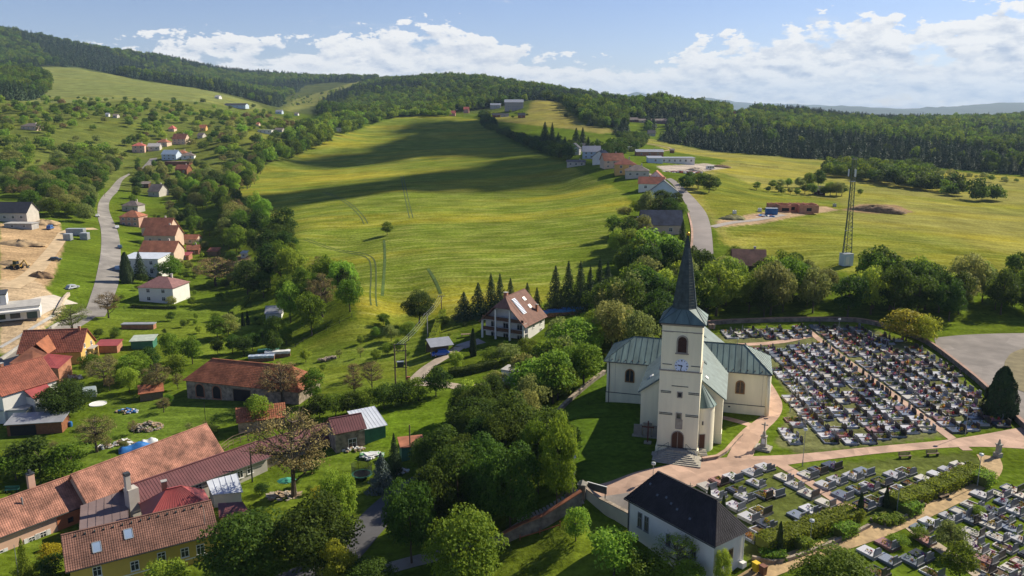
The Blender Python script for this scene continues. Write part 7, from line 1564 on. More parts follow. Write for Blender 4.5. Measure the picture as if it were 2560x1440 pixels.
# fences: every post and rail a piece
def fence(line, label, h=1.1, step=2.5, mat_=WOOD, rails=2):
    P = resample(gpoly(line), max(3, int(np.hypot(*np.diff(gpoly(line), axis=0).T).sum() / step))); o = empty('fence', (P[0, 0], P[0, 1], 0), 0, label, 'fence'); z = gz(P[:, 0], P[:, 1]); q0 = P[0]
    for (x, y), zz in zip(P, z): b = MB(); b.box((x - q0[0], y - q0[1], zz + h / 2 - .1), (.09, .09, h + .2)); b.build('post', mat_, o)
    for i in range(len(P) - 1):
        for r_ in range(rails): b = MB(); f = h * (.45 + .45 * r_); bar_between(b, (P[i, 0] - q0[0], P[i, 1] - q0[1], z[i] + f), (P[i + 1, 0] - q0[0], P[i + 1, 1] - q0[1], z[i + 1] + f), .05, .09); b.build('rail', mat_, o)
fence([(1850,413),(1900,418),(1945,421)],'old post fence on the right meadow',1.3,3.2); fence([(260,772),(340,775),(440,775)],'garden fence between the road and the upper lawn',1.1,2.6,STEELD); fence([(720,880),(770,845),(830,820),(880,795)],'wire fence along the edge of the stream valley',1.2,3,STEELD,1); fence([(620,1100),(580,1115),(548,1140)],'weathered board fence at the end of the salmon barn',1.3,1.2,WOOD,3); fence([(1300,1350),(1350,1335),(1400,1318)],'low orange-tipped fence on the bottom lawn',.8,2.2,M('fence_rust',(.36,.10,.06),.8,.2,2),1)
# ------------------------------------------------------------------ single trees and shrubs, placed from the photo
T = [ # kind, leaf, x centre, y base, y top, width in px, label
 ('near','linden',620,1480,1272,195,'large round dark linden at the bottom edge right of the yellow building'),
 ('near','linden',795,1450,1236,185,'dark linden at the bottom edge, second from the yellow building'),
 ('tall','bright',850,1372,1150,118,'tall bright green maple standing beside the lane below the trampoline'),
 ('near','yellow',850,1490,1345,95,'yellow-green shrubby tree in front of the tall maple at the bottom edge'),
 ('tall','linden',1030,1408,1168,128,'dense columnar linden right of the shaded lane'),
 ('tall','linden',1145,1325,1092,152,'tall dark linden, second of the row below the church lawn'),
 ('tall','linden',1275,1332,1092,146,'tall dark linden, third of the row below the church lawn'),
 ('near','linden',1105,1200,1055,120,'dark linden behind the row, above the columnar one'),
 ('near','linden',1290,1150,978,140,'broad linden crown left of the church lawn'),
 ('near','linden',1190,1130,985,135,'shaded linden between the meadow and the linden row'),
 ('tall','linden',1088,1365,1140,120,'dark linden filling the gap between the columnar one and the row'),
 ('tall','linden',1212,1335,1115,120,'dark linden standing between second and third of the row'),
 ('near','linden',930,1490,1390,120,'dark round crown at the bottom edge right of the yellow-green tree'),
 ('tall','green',1392,1283,1012,118,'tall linden with visible trunk at the head of the sloping path'),
 ('tall','green',1345,1235,1030,95,'slim linden just behind the one at the head of the path'),
 ('near','green',1165,1485,1266,205,'bright young tree with upright shoots at the bottom centre'),
 ('bush','bright',1440,1352,1266,76,'small bright tree on the lawn below the gate wall'),
 ('bush','bright',1535,1440,1308,140,'big bright shrub in front of the chapel wall'),
 ('bush','green',1610,1475,1372,120,'leafy green shrub at the bottom edge left of the chapel'),
 ('open','bright',1690,1462,1330,160,'airy apple tree growing against the chapel wall'),
 ('bush','bright',1722,1490,1400,90,'low bright shrub under the apple tree'),
 ('tall','bright',1803,1475,1362,52,'slender young tree at the corner of the chapel'),
 ('near','green',2085,1520,1372,200,'broad green tree at the bottom edge below the sandstone path'),
 ('mid','olive',2370,1378,1300,82,'small round tree in the middle of the lower cemetery'),
 ('mid','green',2396,1452,1350,98,'round green tree beside the gravel path at lower right'),
 ('bush','hedge',2295,1348,1318,48,'clipped shrub at the corner of the sandstone path'),
 ('bush','hedge',2440,1290,1262,40,'small clipped shrub beside graves at right'),
 ('bush','hedge',2245,1362,1335,52,'rounded shrub above the lowest graves'),
 ('column','thuja',2498,1040,916,80,'massive near-black cypress at the right cemetery wall'),
 ('column','thuja',2214,1268,1216,15,'slim dark cypress column behind the trimmed hedge'),
 ('column','thuja',2149,1292,1230,17,'slim dark cypress column at the end of the lower pink path'),
 ('column','thuja',1947,1380,1303,18,'slim dark cypress column at the left end of the hedge'),
 ('column','thuja',1772,1248,1216,11,'small cypress column beside graves near the chapel roof, upper one'),
 ('column','thuja',1808,1275,1238,12,'small cypress column beside graves near the chapel roof, lower one'),
 ('bush','yellow',2265,852,770,110,'windblown pale yellow-green shrub at the bend of the cemetery wall'),
 ('bush','yellow',2315,858,778,70,'pale yellow-green shrub next to the car park'),
 ('mid','bright',1630,700,562,160,'large olive-green tree below the blue-black roofed house'),
 ('mid','green',1570,640,560,80,'green tree left of the large olive tree behind the church'),
 ('mid','dark',1575,590,535,60,'dark tree at the field edge by the blue-black roof'),
 ('spruce','spruce',1704,640,545,44,'dark spruce just left of the spire tip'),
 ('mid','bright',1790,790,645,130,'large bright tree right of the spire'),
 ('mid','green',1690,800,690,120,'green tree right behind the spire base'),
 ('mid','olive',1530,880,730,120,'pale olive tree left of the spire'),
 ('mid','bright',1440,900,780,140,'bright tree between the balcony house and the church'),
 ('mid','green',1390,960,830,130,'bushy green tree above the church lawn wall'),
 ('mid','bright',1330,1000,890,130,'bright broad tree left of the church transept'),
 ('mid','green',1460,960,850,110,'green tree touching the left transept roof'),
 ('mid','olive',1600,900,770,100,'olive tree just behind the left transept'),
 ('mid','dark',1650,860,740,110,'dark tree behind the tower'),
 ('mid','green',1395,1000,900,100,'leafy tree at the upper end of the low churchyard wall'),
 ('mid','bright',1175,1050,945,95,'bright feathery tree at the end of the hedge by the lane'),
 ('mid','olive',1245,1000,925,80,'olive young tree in front of the white hut'),
 ('mid','green',1230,1060,985,90,'green tree below the white hut'),
 ('near','dark',1048,808,720,92,'round dark tree standing alone at the foot of the field'),
 ('mid','green',968,588,551,34,'lone small tree in the middle of the big field'),
 ('open','brown',735,1240,1000,265,'large bare-branched brown tree in front of the maroon roofs'),
 ('open','brown',705,1012,892,150,'brown budding walnut beside the stone barn'),
 ('mid','green',785,1010,915,64,'ivy-green tree at the right end of the stone barn'),
 ('mid','bright',650,1068,982,72,'bright green tree in front of the stone barn gate'),
 ('open','brown',262,965,888,118,'brown budding tree behind the red sheet roof'),
 ('near','dark',165,1048,950,140,'dark round fruit tree beside the white house'),
 ('open','brown',243,1130,1030,125,'brown leafless shrub tree in the left garden'),
 ('open','brown',395,985,900,100,'brown budding tree left of the stone barn'),
 ('mid','green',350,945,872,66,'green tree between brown trees in the left gardens'),
 ('mid','bright',432,905,826,62,'bright orchard tree on the lawn behind the green shed'),
 ('mid','green',482,910,830,58,'orchard tree left of the stone barn roof'),
 ('mid','green',545,850,785,64,'fruit tree with trunk showing on the upper lawn'),
 ('mid','olive',572,845,780,60,'pale fruit tree at the right of the upper lawn'),
 ('mid','dark',610,890,835,50,'dark shrub tree directly behind the barn roof'),
 ('bush','dark',100,1185,1088,135,'dense dark shrub behind the pink house roof'),
 ('bush','green',40,1200,1125,110,'green shrub at the left edge above the pink house'),
 ('bush','green',180,1195,1105,110,'green shrub behind the salmon roof junction'),
 ('bush','gold',122,1412,1358,66,'golden yellow shrub in front of the pink house'),
 ('spruce','green',65,1450,1342,54,'small drooping spruce in front of the pink house windows'),
 ('bush','bright',425,1490,1392,118,'round bright shrub against the yellow house wall'),
 ('bush','dark',128,1440,1385,70,'dark shrub below the golden one'),
 ('open','olive',182,835,755,118,'pale olive budding tree beside the road junction'),
 ('open','brown',272,795,722,82,'brown bare-branched tree beside the valley road'),
 ('spruce','spruce',352,697,626,46,'dark spruce in front of the white metal-roofed house'),
 ('column','spruce',318,707,630,32,'dark conifer at the roadside by the white metal-roofed house'),
 ('mid','green',425,700,635,66,'green tree right of the white metal-roofed house'),
 ('mid','dark',395,690,645,50,'dark pine beside the white metal-roofed house'),
 ('open','brown',540,715,632,140,'wide brown budding tree behind the plum-roofed house'),
 ('spruce','spruce',987,1185,1080,50,'dark spruce beside the orange-roofed ivy hut'),
 ('spruce','bluespruce',955,1225,1128,80,'blue spruce in the yard beside the trampoline'),
 ('bush','yellow',795,1262,1212,42,'yellow-green conifer shrub by the tall maple'),
 ('bush','green',1060,1180,1120,70,'green shrub covering the ivy hut'),
 ('bush','dark',655,1235,1205,40,'dark rounded shrub by the lean-to'),
 ('mid','bright',765,905,868,32,'small fruit tree at the foot of the slope'),
 ('mid','olive',978,852,806,44,'small fruit tree on the slope, nearest to the round dark tree'),
 ('mid','green',940,845,815,30,'small fruit tree on the slope, left of its neighbours'),
 ('mid','bright',995,882,842,32,'small fruit tree in mid slope'),
 ('mid','bright',1022,852,800,46,'young fruit tree below the round dark tree'),
 ('mid','green',958,812,780,36,'small tree at the end of the wheel tracks'),
 ('open','brown',930,975,898,76,'brown bare tree left of the transformer poles'),
 ('open','brown',885,992,925,66,'smaller brown bare tree above the hedge'),
 ('open','brown',885,950,905,50,'thin brown sapling on the slope'),
 ('column','thuja',1183,890,820,18,'slim thuja column beside the driveway of the balcony house'),
 ('mid','bright',1140,928,872,42,'young bright tree beside the gravel lane'),
 ('bush','green',1225,905,866,64,'shrub in front of the balcony house'),
 ('bush','olive',1270,905,858,70,'olive shrub in front of the balcony house, right one'),
 ('mid','green',1320,890,840,60,'green tree at the right corner of the balcony house'),
 ('mid','bright',2460,712,648,44,'small orchard tree above the cemetery trees at right'),
 ('mid','green',2480,720,665,42,'small orchard tree with forked trunk at right'),
 ('mid','green',2533,688,632,40,'small orchard tree near the right edge of the field'),
 ('mid','dark',2425,735,668,60,'dark round tree at the lower edge of the right field'),
 ('mid','dark',1418,296,280,19,'round bush alone in the meadow below the hotel'),
 ('column','thuja',608,815,780,9,'small thuja column on the garden lawn, left of a pair'),
 ('column','thuja',620,812,776,9,'small thuja column on the garden lawn, right of a pair'),
 ('bush','dark',645,808,790,22,'clipped dark ball shrub on the garden lawn'),
 ('bush','green',470,812,800,12,'small round box shrub by the flower bed, left'),
 ('bush','green',488,812,799,13,'small round box shrub by the flower bed, right'),
 ('mid','olive',30,415,372,64,'leafy clump on the left meadow slope'),
 ('mid','green',60,405,378,50,'bushy tree on the left meadow slope beside the clump'),
]
for k, lf, xc, yb, yt, wp, lab in T:
    cat = 'shrub' if k == 'bush' else 'tree'
    plant_px(k, xc, yb, yt, wp * (1.22 if lf == 'linden' else 1), lf, lab, cat)
# spruces behind the balcony house: a row one can count
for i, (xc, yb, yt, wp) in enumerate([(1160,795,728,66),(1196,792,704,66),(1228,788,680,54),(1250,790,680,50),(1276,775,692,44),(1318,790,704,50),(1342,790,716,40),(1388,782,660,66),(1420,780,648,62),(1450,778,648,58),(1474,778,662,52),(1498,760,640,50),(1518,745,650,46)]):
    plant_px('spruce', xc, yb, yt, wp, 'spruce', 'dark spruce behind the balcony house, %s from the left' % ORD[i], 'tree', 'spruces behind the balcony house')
for i, (xc, yb, yt, wp) in enumerate([(1362,372,302,44),(1380,372,304,30),(1395,380,330,34),(1440,372,318,40),(1456,375,316,34),(1412,384,340,34),(1470,378,340,30),(1492,382,345,28)]):
    plant_px('spruce', xc, yb, yt, wp, 'spruce', 'tall dark spruce at the hamlet edge, %s from the left' % ORD[i], 'tree', 'spruces at the hamlet edge')
for i, (xc, yb, yt, wp) in enumerate([(800,1045,985,72),(840,1042,978,74),(880,1036,972,72),(920,1030,966,74),(960,1022,955,70),(1003,1012,948,70),(1046,1002,940,70),(1090,990,912,76)]):
    plant_px('bush', xc, yb, yt, wp, ['dark','green','dark','green','linden','dark','green','dark'][i], 'bulky shrub in the hedge below the lane, %s from the left' % ORD[i], 'shrub', 'hedge shrubs below the lane')
for i, (xc, yb, yt) in enumerate([(1891,475,452),(1920,480,464),(1932,472,448),(1952,470,446),(1968,468,443),(1945,480,460),(1955,487,464),(1976,485,466),(1992,488,468),(2012,484,455),(2030,488,456),(2000,470,440),(2022,470,425),(2045,470,420),(2062,490,460),(2090,492,450),(2075,490,452),(2104,490,455),(2150,488,471)]):
    plant_px('mid', xc, yb, yt, (yb - yt) * (1.0 if i not in (12, 13) else .75), ['green','dark','green','olive'][i % 4], 'orchard tree in the clump on the right field, %s from the left' % ORD[i], 'tree', 'orchard clump on the right field')
for i, (xc, yb, yt, wp) in enumerate([(1715,478,432,44),(1745,472,428,46),(1772,482,432,44),(1728,462,425,36),(1760,462,430,40),(1790,425+50,440,26)]):
    plant_px('mid', xc, yb, yt, wp, ['dark','green','dark'][i % 3], 'dark tree in the clump beside the right road, %s' % ORD[i], 'tree', 'clump beside the right road')
# trees of the grove at the hamlet entrance
for i, (xc, yb, yt, wp) in enumerate([(1600,540,492,50),(1625,545,470,64),(1650,548,485,56),(1675,550,490,50),(1700,548,500,44),(1560,545,512,40),(1690,520,478,40),(1655,515,468,50)]):
    plant_px('mid', xc, yb, yt, wp, ['green','olive','dark','dark'][i % 4], 'tree in the grove behind the blue-black roof, %s planted' % ORD[i], 'tree', 'grove behind the blue-black roof')

# ------------------------------------------------------------------ woods and gardens: scattered, each tree its own thing
def scatter_xy(poly, spacing, seed, jitter=.45):
    r_ = np.random.default_rng(seed); x0, y0 = poly.min(0); x1, y1 = poly.max(0); xs = np.arange(x0, x1, spacing); ys = np.arange(y0, y1, spacing * .9)
    X, Y = np.meshgrid(xs, ys); X = X + (np.arange(len(ys)) % 2)[:, None] * spacing / 2; X = (X + r_.uniform(-jitter, jitter, X.shape) * spacing).ravel(); Y = (Y + r_.uniform(-jitter, jitter, Y.shape) * spacing).ravel()
    k = inside(poly, X, Y); return X[k], Y[k], r_
_OB = None
def free(x, y, pad=0):
    global _OB
    if _OB is None or len(_OB) != len(OBST): _OB = np.array(OBST)
    return not (np.hypot(_OB[:, 0] - x, _OB[:, 1] - y) < _OB[:, 2] + pad).any()
def hides(x, y, z, h, w_, full=True):
    """would a plant here stand right in front of a building?"""
    (bx, by), (tx, ty) = project([(x, y, z), (x, y, z + h)]); ww = w_ * F / y / 2
    for hx, hy, hwid, hyd in (HPX + MUST if full else MUST):
        if hyd > y and abs(hx - bx) < ww * .55 + hwid * .18 and ty < hy + 2 and by > hy: return True
    return False
def wood(px_poly, spacing, kinds, hr, wr, label, group, seed, cat='tree', pad=1.0, keep=1.0, check=True):
    poly = gpoly(px_poly); X, Y, r_ = scatter_xy(poly, spacing, seed); todo = []
    for x, y in zip(X, Y):
        if r_.random() > keep or not free(x, y, pad): continue
        h = r_.uniform(*hr); w_ = h * r_.uniform(*wr); z = g1(x, y)
        if hides(x, y, z, h, w_, check): continue
        k, lf = kinds[r_.integers(len(kinds))]; bx, by = project((x, y, z + h / 2))[0]
        if -40 < bx < 2600 and by < 1460: todo.append((bx, k, lf, x, y, h, w_, z))
    seen = {}
    for bx, k, lf, x, y, h, w_, z in sorted(todo):
        c = LEAFWORD[lf]; i = seen[c] = seen.get(c, 0) + 1
        plant(k, x, y, h, w_, lf, '%s %s, %s such from left' % (c, label, ordw(i)), cat, group, z=z)
    return len(todo)
LEAFWORD = {'green': 'mid-green', 'linden': 'deep green', 'olive': 'olive', 'bright': 'bright green', 'dark': 'dark green', 'brown': 'brown budding', 'spruce': 'blackish'}
MIX = [('mid','green'),('mid','green'),('mid','linden'),('mid','olive'),('mid','bright'),('mid','dark'),('open','brown')]
cnt = []
cnt.append(wood([(470,470),(560,450),(640,400),(660,430),(600,490),(560,505),(640,535),(700,590),(755,640),(770,680),(860,735),(885,780),(800,850),(730,870),(690,860),(650,800),(600,740),(620,690),(570,620),(540,560),(480,520)], 9.0, MIX, (8.5, 15), (.6, .85), 'tree in the wooded valley left of the field', 'trees of the stream valley', 5))
cnt.append(wood([(1500,830),(1560,760),(1600,700),(1690,690),(1720,720),(1830,730),(1960,720),(2080,735),(2240,735),(2400,745),(2620,750),(2620,834),(2380,838),(2330,832),(2300,822),(2180,798),(1960,797),(1800,802),(1780,800),(1700,810),(1560,880)], 6.4, [('mid','green'),('mid','linden'),('mid','dark'),('mid','olive'),('mid','dark'),('mid','bright')], (9, 15), (.65, .85), 'tree in the belt behind the upper cemetery', 'tree belt behind the upper cemetery', 6, check=False, pad=.3))
cnt.append(wood([(1300,1010),(1370,930),(1430,830),(1500,830),(1490,900),(1420,985),(1380,1030),(1310,1080)], 6.2, [('mid','bright'),('mid','green'),('mid','olive')], (7, 11), (.65, .9), 'tree on the bank left of the church', 'trees on the bank left of the church', 7, check=False))
cnt.append(wood([(1210,1010),(1330,1010),(1400,1060),(1410,1150),(1380,1240),(1300,1300),(1120,1300),(1060,1200),(1100,1100)], 7.0, [('near','linden'),('near','linden'),('near','dark'),('tall','linden')], (8.5, 11.5), (.6, .8), 'linden in the grove below the church', 'linden grove below the church', 8, check=False, keep=.75))
cnt.append(wood([(310,520),(330,470),(345,430),(330,405),(420,400),(500,420),(560,450),(480,500),(560,570),(600,640),(560,690),(520,660),(500,600),(430,560),(400,500)], 13, MIX, (6.5, 10.5), (.65, .9), 'garden tree among the valley houses', 'garden trees among the valley houses', 10))
cnt.append(wood([(200,890),(330,890),(420,900),(450,960),(440,1010),(330,1000),(260,990),(210,960)], 7.0, [('mid','green'),('mid','dark'),('mid','bright'),('open','brown')], (4, 7), (.7, 1), 'tree between ochre house and stone barn', 'trees of the left gardens', 11))
cnt.append(wood([(470,860),(560,870),(700,830),(730,880),(690,900),(560,895)], 7.0, [('mid','green'),('mid','dark'),('mid','linden')], (4, 7.5), (.7, 1), 'tree behind the stone barn roof', 'trees behind the stone barn', 12))
cnt.append(wood([(1540,560),(1600,600),(1700,610),(1725,660),(1720,720),(1600,720),(1540,690),(1520,640)], 6.5, [('mid','green'),('mid','linden'),('mid','dark'),('mid','olive'),('mid','bright')], (6, 10.5), (.7, .9), 'tree between the right road and the field', 'trees left of the right road', 21, check=False))
cnt.append(wood([(1790,640),(1850,650),(1960,690),(2060,715),(2060,745),(1800,745)], 7, [('mid','green'),('mid','linden'),('mid','olive'),('mid','bright')], (6, 10), (.7, .9), 'tree around the dark red timber house', 'trees round the timber house', 22))
print('WOOD', cnt)
cnt = []
cnt.append(wood([(1180,1000),(1250,960),(1330,940),(1330,1010),(1240,1030)], 4.5, [('bush','green'),('bush','bright'),('bush','olive')], (2, 4.5), (.8, 1.3), 'shrub on the bank by the white hut', 'shrubs by the white hut', 13, 'shrub'))
cnt.append(wood([(450,1060),(560,1010),(640,1020),(660,1060),(560,1090),(470,1110)], 5.5, [('bush','green'),('bush','dark'),('open','olive')], (1.5, 3.2), (.9, 1.4), 'garden shrub in front of the stone barn', 'shrubs in front of the stone barn', 14, 'shrub'))
cnt.append(wood([(640,1190),(700,1240),(790,1260),(830,1180),(760,1140),(690,1150)], 5.0, [('bush','green'),('bush','olive'),('bush','dark')], (1.2, 2.6), (.9, 1.4), 'yard shrub below the maroon roofs', 'yard shrubs below the maroon roofs', 15, 'shrub'))
cnt.append(wood([(60,410),(200,400),(300,400),(320,430),(200,440),(60,430)], 13, [('bush','dark'),('bush','olive'),('bush','green')], (2, 4.5), (.9, 1.3), 'shrub dotted on the left hillside meadow', 'shrubs on the hillside meadow', 16, 'shrub', keep=.6))
cnt.append(wood([(1080,640),(1110,630),(1115,800),(1060,800)], 30, [('bush','green')], (1, 2), (1, 1.2), 'low shrub at the field foot', 'shrubs at the field foot', 17, 'shrub', keep=.3))
cnt.append(wood([(700,1010),(790,1020),(800,1050),(720,1060),(690,1040)], 4.5, [('bush','green'),('bush','dark')], (2, 4), (.9, 1.2), 'shrub below the walnut at the stone barn', 'shrubs below the walnut', 18, 'shrub'))
cnt.append(wood([(1110,800),(1290,840),(1340,850),(1330,880),(1200,890),(1120,860)], 6, [('bush','green'),('bush','olive'),('bush','bright')], (1, 2.4), (.9, 1.3), 'garden shrub around the balcony house', 'shrubs around the balcony house', 19, 'shrub'))
cnt.append(wood([(1600,1340),(1780,1440),(1760,1500),(1500,1480),(1540,1380)], 3.2, [('bush','bright'),('bush','green'),('open','bright')], (1.5, 3.4), (.8, 1.2), 'tangled shrub along the chapel wall', 'shrubs along the chapel wall', 20, 'shrub'))
cnt.append(wood([(310,560),(350,600),(330,700),(300,760),(480,770),(600,760),(640,700),(560,640),(500,600),(480,560),(400,540)], 7.5, [('bush','green'),('bush','dark'),('bush','bright'),('bush','olive')], (1.8, 4.2), (.8, 1.1), 'garden shrub among the valley houses', 'garden shrubs among the valley houses', 23, 'shrub', keep=.8))
cnt.append(wood([(240,800),(480,790),(650,790),(700,850),(640,880),(470,880),(240,860)], 9, [('bush','green'),('bush','dark'),('mid','bright')], (1.2, 3.5), (.8, 1.1), 'shrub on the upper lawn', 'shrubs on the upper lawn', 24, 'shrub', keep=.7))
cnt.append(wood([(0,1150),(60,1120),(260,1060),(420,1000),(470,1030),(300,1130),(60,1210),(0,1220)], 6, [('bush','green'),('bush','dark'),('open','brown'),('bush','olive')], (1.5, 3.6), (.8, 1.2), 'garden shrub behind the salmon roofs', 'shrubs behind the salmon roofs', 25, 'shrub', keep=.7))
cnt.append(wood([(760,910),(900,830),(1000,800),(1060,830),(1040,900),(960,960),(800,970)], 9, [('open','olive'),('mid','bright'),('bush','green')], (1.5, 3.5), (.8, 1.0), 'sapling on the grassy slope', 'saplings on the grassy slope', 26, 'sapling', keep=.7))
print('SHRUBS', cnt)

# clipped hedges
def hedge(label, line, h, wd, leaf='hedge', world=False, bumps=.12):
    P = smooth_line(line if world else gpoly(line), 1); ln = np.hypot(*np.diff(P, axis=0).T).sum(); P = resample(P, int(max(6, ln * 2))); d = np.gradient(P, axis=0); d /= np.hypot(*d.T)[:, None] + 1e-9; nr = np.stack([-d[:, 1], d[:, 0]], 1); z = gz(P[:, 0], P[:, 1])
    n = int(ln * (2 * h + wd) * 60) + 100; i = rng.integers(0, len(P), n); a = rng.random(n) * (2 * h + wd)
    off = np.where(a < h, -wd / 2, np.where(a < h + wd, a - h - wd / 2, wd / 2)); zz = np.where(a < h, a, np.where(a < h + wd, h, a - h - wd)); lump = 1 + bumps * np.sin(i * .9) * rng.random(n)
    nn = np.where((a < h)[:, None], -nr[i].repeat(1, 0) @ np.eye(2, 3), np.where((a < h + wd)[:, None], np.array([[0, 0, 1.]]), nr[i] @ np.eye(2, 3)))
    C = np.stack([P[i, 0] + nr[i, 0] * off * lump + rng.normal(size=n) * .05 + d[i, 0] * rng.uniform(-.3, .3, n), P[i, 1] + nr[i, 1] * off * lump + rng.normal(size=n) * .05 + d[i, 1] * rng.uniform(-.3, .3, n), z[i] + zz * lump + rng.normal(size=n) * .04], 1)
    o = empty('hedge', (0, 0, 0), 0, label, 'hedge'); me = leaves_to_mesh('hedge_leaves', C, unit(nn + rng.normal(size=(n, 3)) * .45), rng.uniform(.18, .32, n), rng.uniform(.1, .9, n)); me.materials.append(LEAF[leaf]); link(bpy.data.objects.new('foliage', me), o)
    mb = MB(); vs = []; m_ = len(P)
    for j in range(m_):
        for s_ in (-1, 1):
            for zz_ in (-.2, h - .12): vs.append((P[j, 0] + nr[j, 0] * s_ * (wd / 2 - .1), P[j, 1] + nr[j, 1] * s_ * (wd / 2 - .1), z[j] + zz_))
    fs = [(0, 2, 3, 1), (4 * m_ - 4, 4 * m_ - 3, 4 * m_ - 1, 4 * m_ - 2)]
    for j in range(m_ - 1): q, b = 4 * j, 4 * j + 4; fs += [(q, q + 1, b + 1, b), (q + 2, b + 2, b + 3, q + 3), (q + 1, q + 3, b + 3, b + 1)]
    mb.add(vs, fs).build('branches', M('hedge_inside', (.10,.12,.02), .95, .2, 3), o)
hedge('long trimmed yellow-green hedge above the sandstone path, left section', [(1905,1372),(1985,1345),(2060,1318),(2135,1292)], 1.35, 2.6)
hedge('long trimmed yellow-green hedge beside the sandstone path, right section', [(2235,1268),(2300,1246),(2370,1218),(2440,1186)], 1.4, 2.4)
hedge('cube-cut light hedge block near the middle of the left hedge', [(2095,1345),(2130,1330)], 1.3, 1.6, 'bright')
hedge('cube-cut light hedge block at the left hedge end', [(1995,1375),(2020,1366)], 1.2, 1.5, 'bright')
hedge('cube-cut light hedge block beside the lamp and cypress', [(2262,1288),(2290,1276)], 1.3, 1.7, 'bright')
hedge('cube-cut light hedge block at the right hedge end', [(2448,1215),(2470,1200)], 1.5, 2.0, 'bright')
hedge('low dark ground hedge at the far left of the lower cemetery', [(1905,1392),(1960,1396)], .7, 1.6, 'green')
hedge('low rounded hedge round the cypress bed', [(2190,1302),(2215,1312),(2250,1300)], .8, 1.5, 'green')
hedge('tall clipped hedge running up the slope beside the carport', [(1072,880),(1085,850),(1098,815),(1108,790)], 1.9, 1.5, 'hedge')
hedge('dark garden hedge in front of the balcony house', [(1125,940),(1170,935),(1240,918)], 1.6, 1.6, 'dark')
hedge('clipped garden hedge on the upper lawn', [(580,790),(605,768),(622,748)], 1.5, 1.3, 'bright')
hedge('low hedge across the far end of the upper lawn', [(330,768),(400,772),(440,772)], 1.0, 1.2, 'dark')
# ------------------------------------------------------------------ far woods: one mass each, instanced
def gn_forest(name, P, S, rot, protos, pick=None):
    coll = bpy.data.collections.new(name + '_kinds')
    for k, (kind, vi, leaf) in enumerate(protos):
        me = PROTO[kind][vi][1]; q = bpy.data.objects.new('%s_%02d' % (name, k), me); q.material_slots[0].link = 'OBJECT'; q.material_slots[0].material = LEAF[leaf]; coll.objects.link(q)
    me = bpy.data.meshes.new(name); me.vertices.add(len(P)); me.vertices.foreach_set('co', np.asarray(P, float).ravel())
    a = me.attributes.new('tscale', 'FLOAT_VECTOR', 'POINT'); a.data.foreach_set('vector', np.asarray(S, float).ravel())
    a = me.attributes.new('trot', 'FLOAT', 'POINT'); a.data.foreach_set('value', np.asarray(rot, float))
    a = me.attributes.new('tpick', 'INT', 'POINT'); a.data.foreach_set('value', (rng.integers(0, len(protos), len(P)) if pick is None else pick).astype(np.int32))
    o = link(bpy.data.objects.new(name, me)); o['kind'] = 'stuff'
    ng = bpy.data.node_groups.new(name, 'GeometryNodeTree'); ng.interface.new_socket('Geometry', in_out='INPUT', socket_type='NodeSocketGeometry'); ng.interface.new_socket('Geometry', in_out='OUTPUT', socket_type='NodeSocketGeometry')
    N, L = ng.nodes, ng.links; gi, go = N.new('NodeGroupInput'), N.new('NodeGroupOutput'); iop = N.new('GeometryNodeInstanceOnPoints'); ci = N.new('GeometryNodeCollectionInfo')
    ci.inputs['Collection'].default_value = coll; ci.inputs['Separate Children'].default_value = True; ci.inputs['Reset Children'].default_value = True
    def attr(nm, t): n = N.new('GeometryNodeInputNamedAttribute'); n.data_type = t; n.inputs[0].default_value = nm; return n.outputs[0]
    L.new(gi.outputs[0], iop.inputs['Points']); L.new(ci.outputs[0], iop.inputs['Instance']); iop.inputs['Pick Instance'].default_value = True
    L.new(attr('tpick', 'INT'), iop.inputs['Instance Index']); L.new(attr('tscale', 'FLOAT_VECTOR'), iop.inputs['Scale'])
    cx = N.new('ShaderNodeCombineXYZ'); L.new(attr('trot', 'FLOAT'), cx.inputs[2]); L.new(cx.outputs[0], iop.inputs['Rotation']); L.new(iop.outputs[0], go.inputs[0])
    md = o.modifiers.new('trees', 'NODES'); md.node_group = ng
    return o
def far_points(polys, excl, s0, sk, rmin, rmax, seed, keep=None, hh=8):
    r_ = np.random.default_rng(seed); out = []; r = rmin
    while r < rmax:
        s = s0 + r * sk; n = int(1.26 * r / s); th = np.linspace(-.63, .63, n) + r_.uniform(-.45, .45, n) * s / r; rr_ = r + r_.uniform(-.45, .45, n) * s
        out.append(np.stack([rr_ * np.sin(th), rr_ * np.cos(th), np.full(n, s)], 1)); r += s * .92
    Q = np.concatenate(out); z = gz(Q[:, 0], Q[:, 1]); pp = project(np.stack([Q[:, 0], Q[:, 1], z], 1)); ok = np.zeros(len(Q), bool)
    for p in polys: ok |= inside(np.array(p, float), pp[:, 0], pp[:, 1])
    for p in excl: ok &= ~inside(np.array(p, float), pp[:, 0], pp[:, 1])
    if keep is not None: ok &= r_.random(len(Q)) < keep
    ok &= np.array([free(x, y, 2.0) if k and y < 1400 else bool(k) for x, y, k in zip(Q[:, 0], Q[:, 1], ok)])
    for i in np.where(ok)[0]:
        if Q[i, 1] < 1300 and hides(Q[i, 0], Q[i, 1], z[i], hh, hh * .8): ok[i] = False
    return Q[ok], z[ok], pp[ok], r_
MEADOWS = [[(93,166),(200,168),(330,196),(500,222),(640,258),(700,285),(560,275),(300,262),(60,262),(140,225)],
           [(730,248),(905,202),(925,210),(835,242),(770,268),(700,275)], [(1340,249),(1400,256),(1462,312),(1560,332),(1500,338),(1350,318),(1228,304),(1212,292),(1240,276),(1315,276)],
           [(1820,278),(1880,282),(1870,292),(1830,290)]]
F_LEFT = [[(-60,40),(0,62),(150,90),(300,120),(450,142),(650,176),(800,188),(1010,188),(900,210),(840,205),(760,215),(730,240),(690,268),(560,232),(330,202),(190,182),(110,172),(95,172),(125,210),(130,240),(70,252),(-60,250)]]
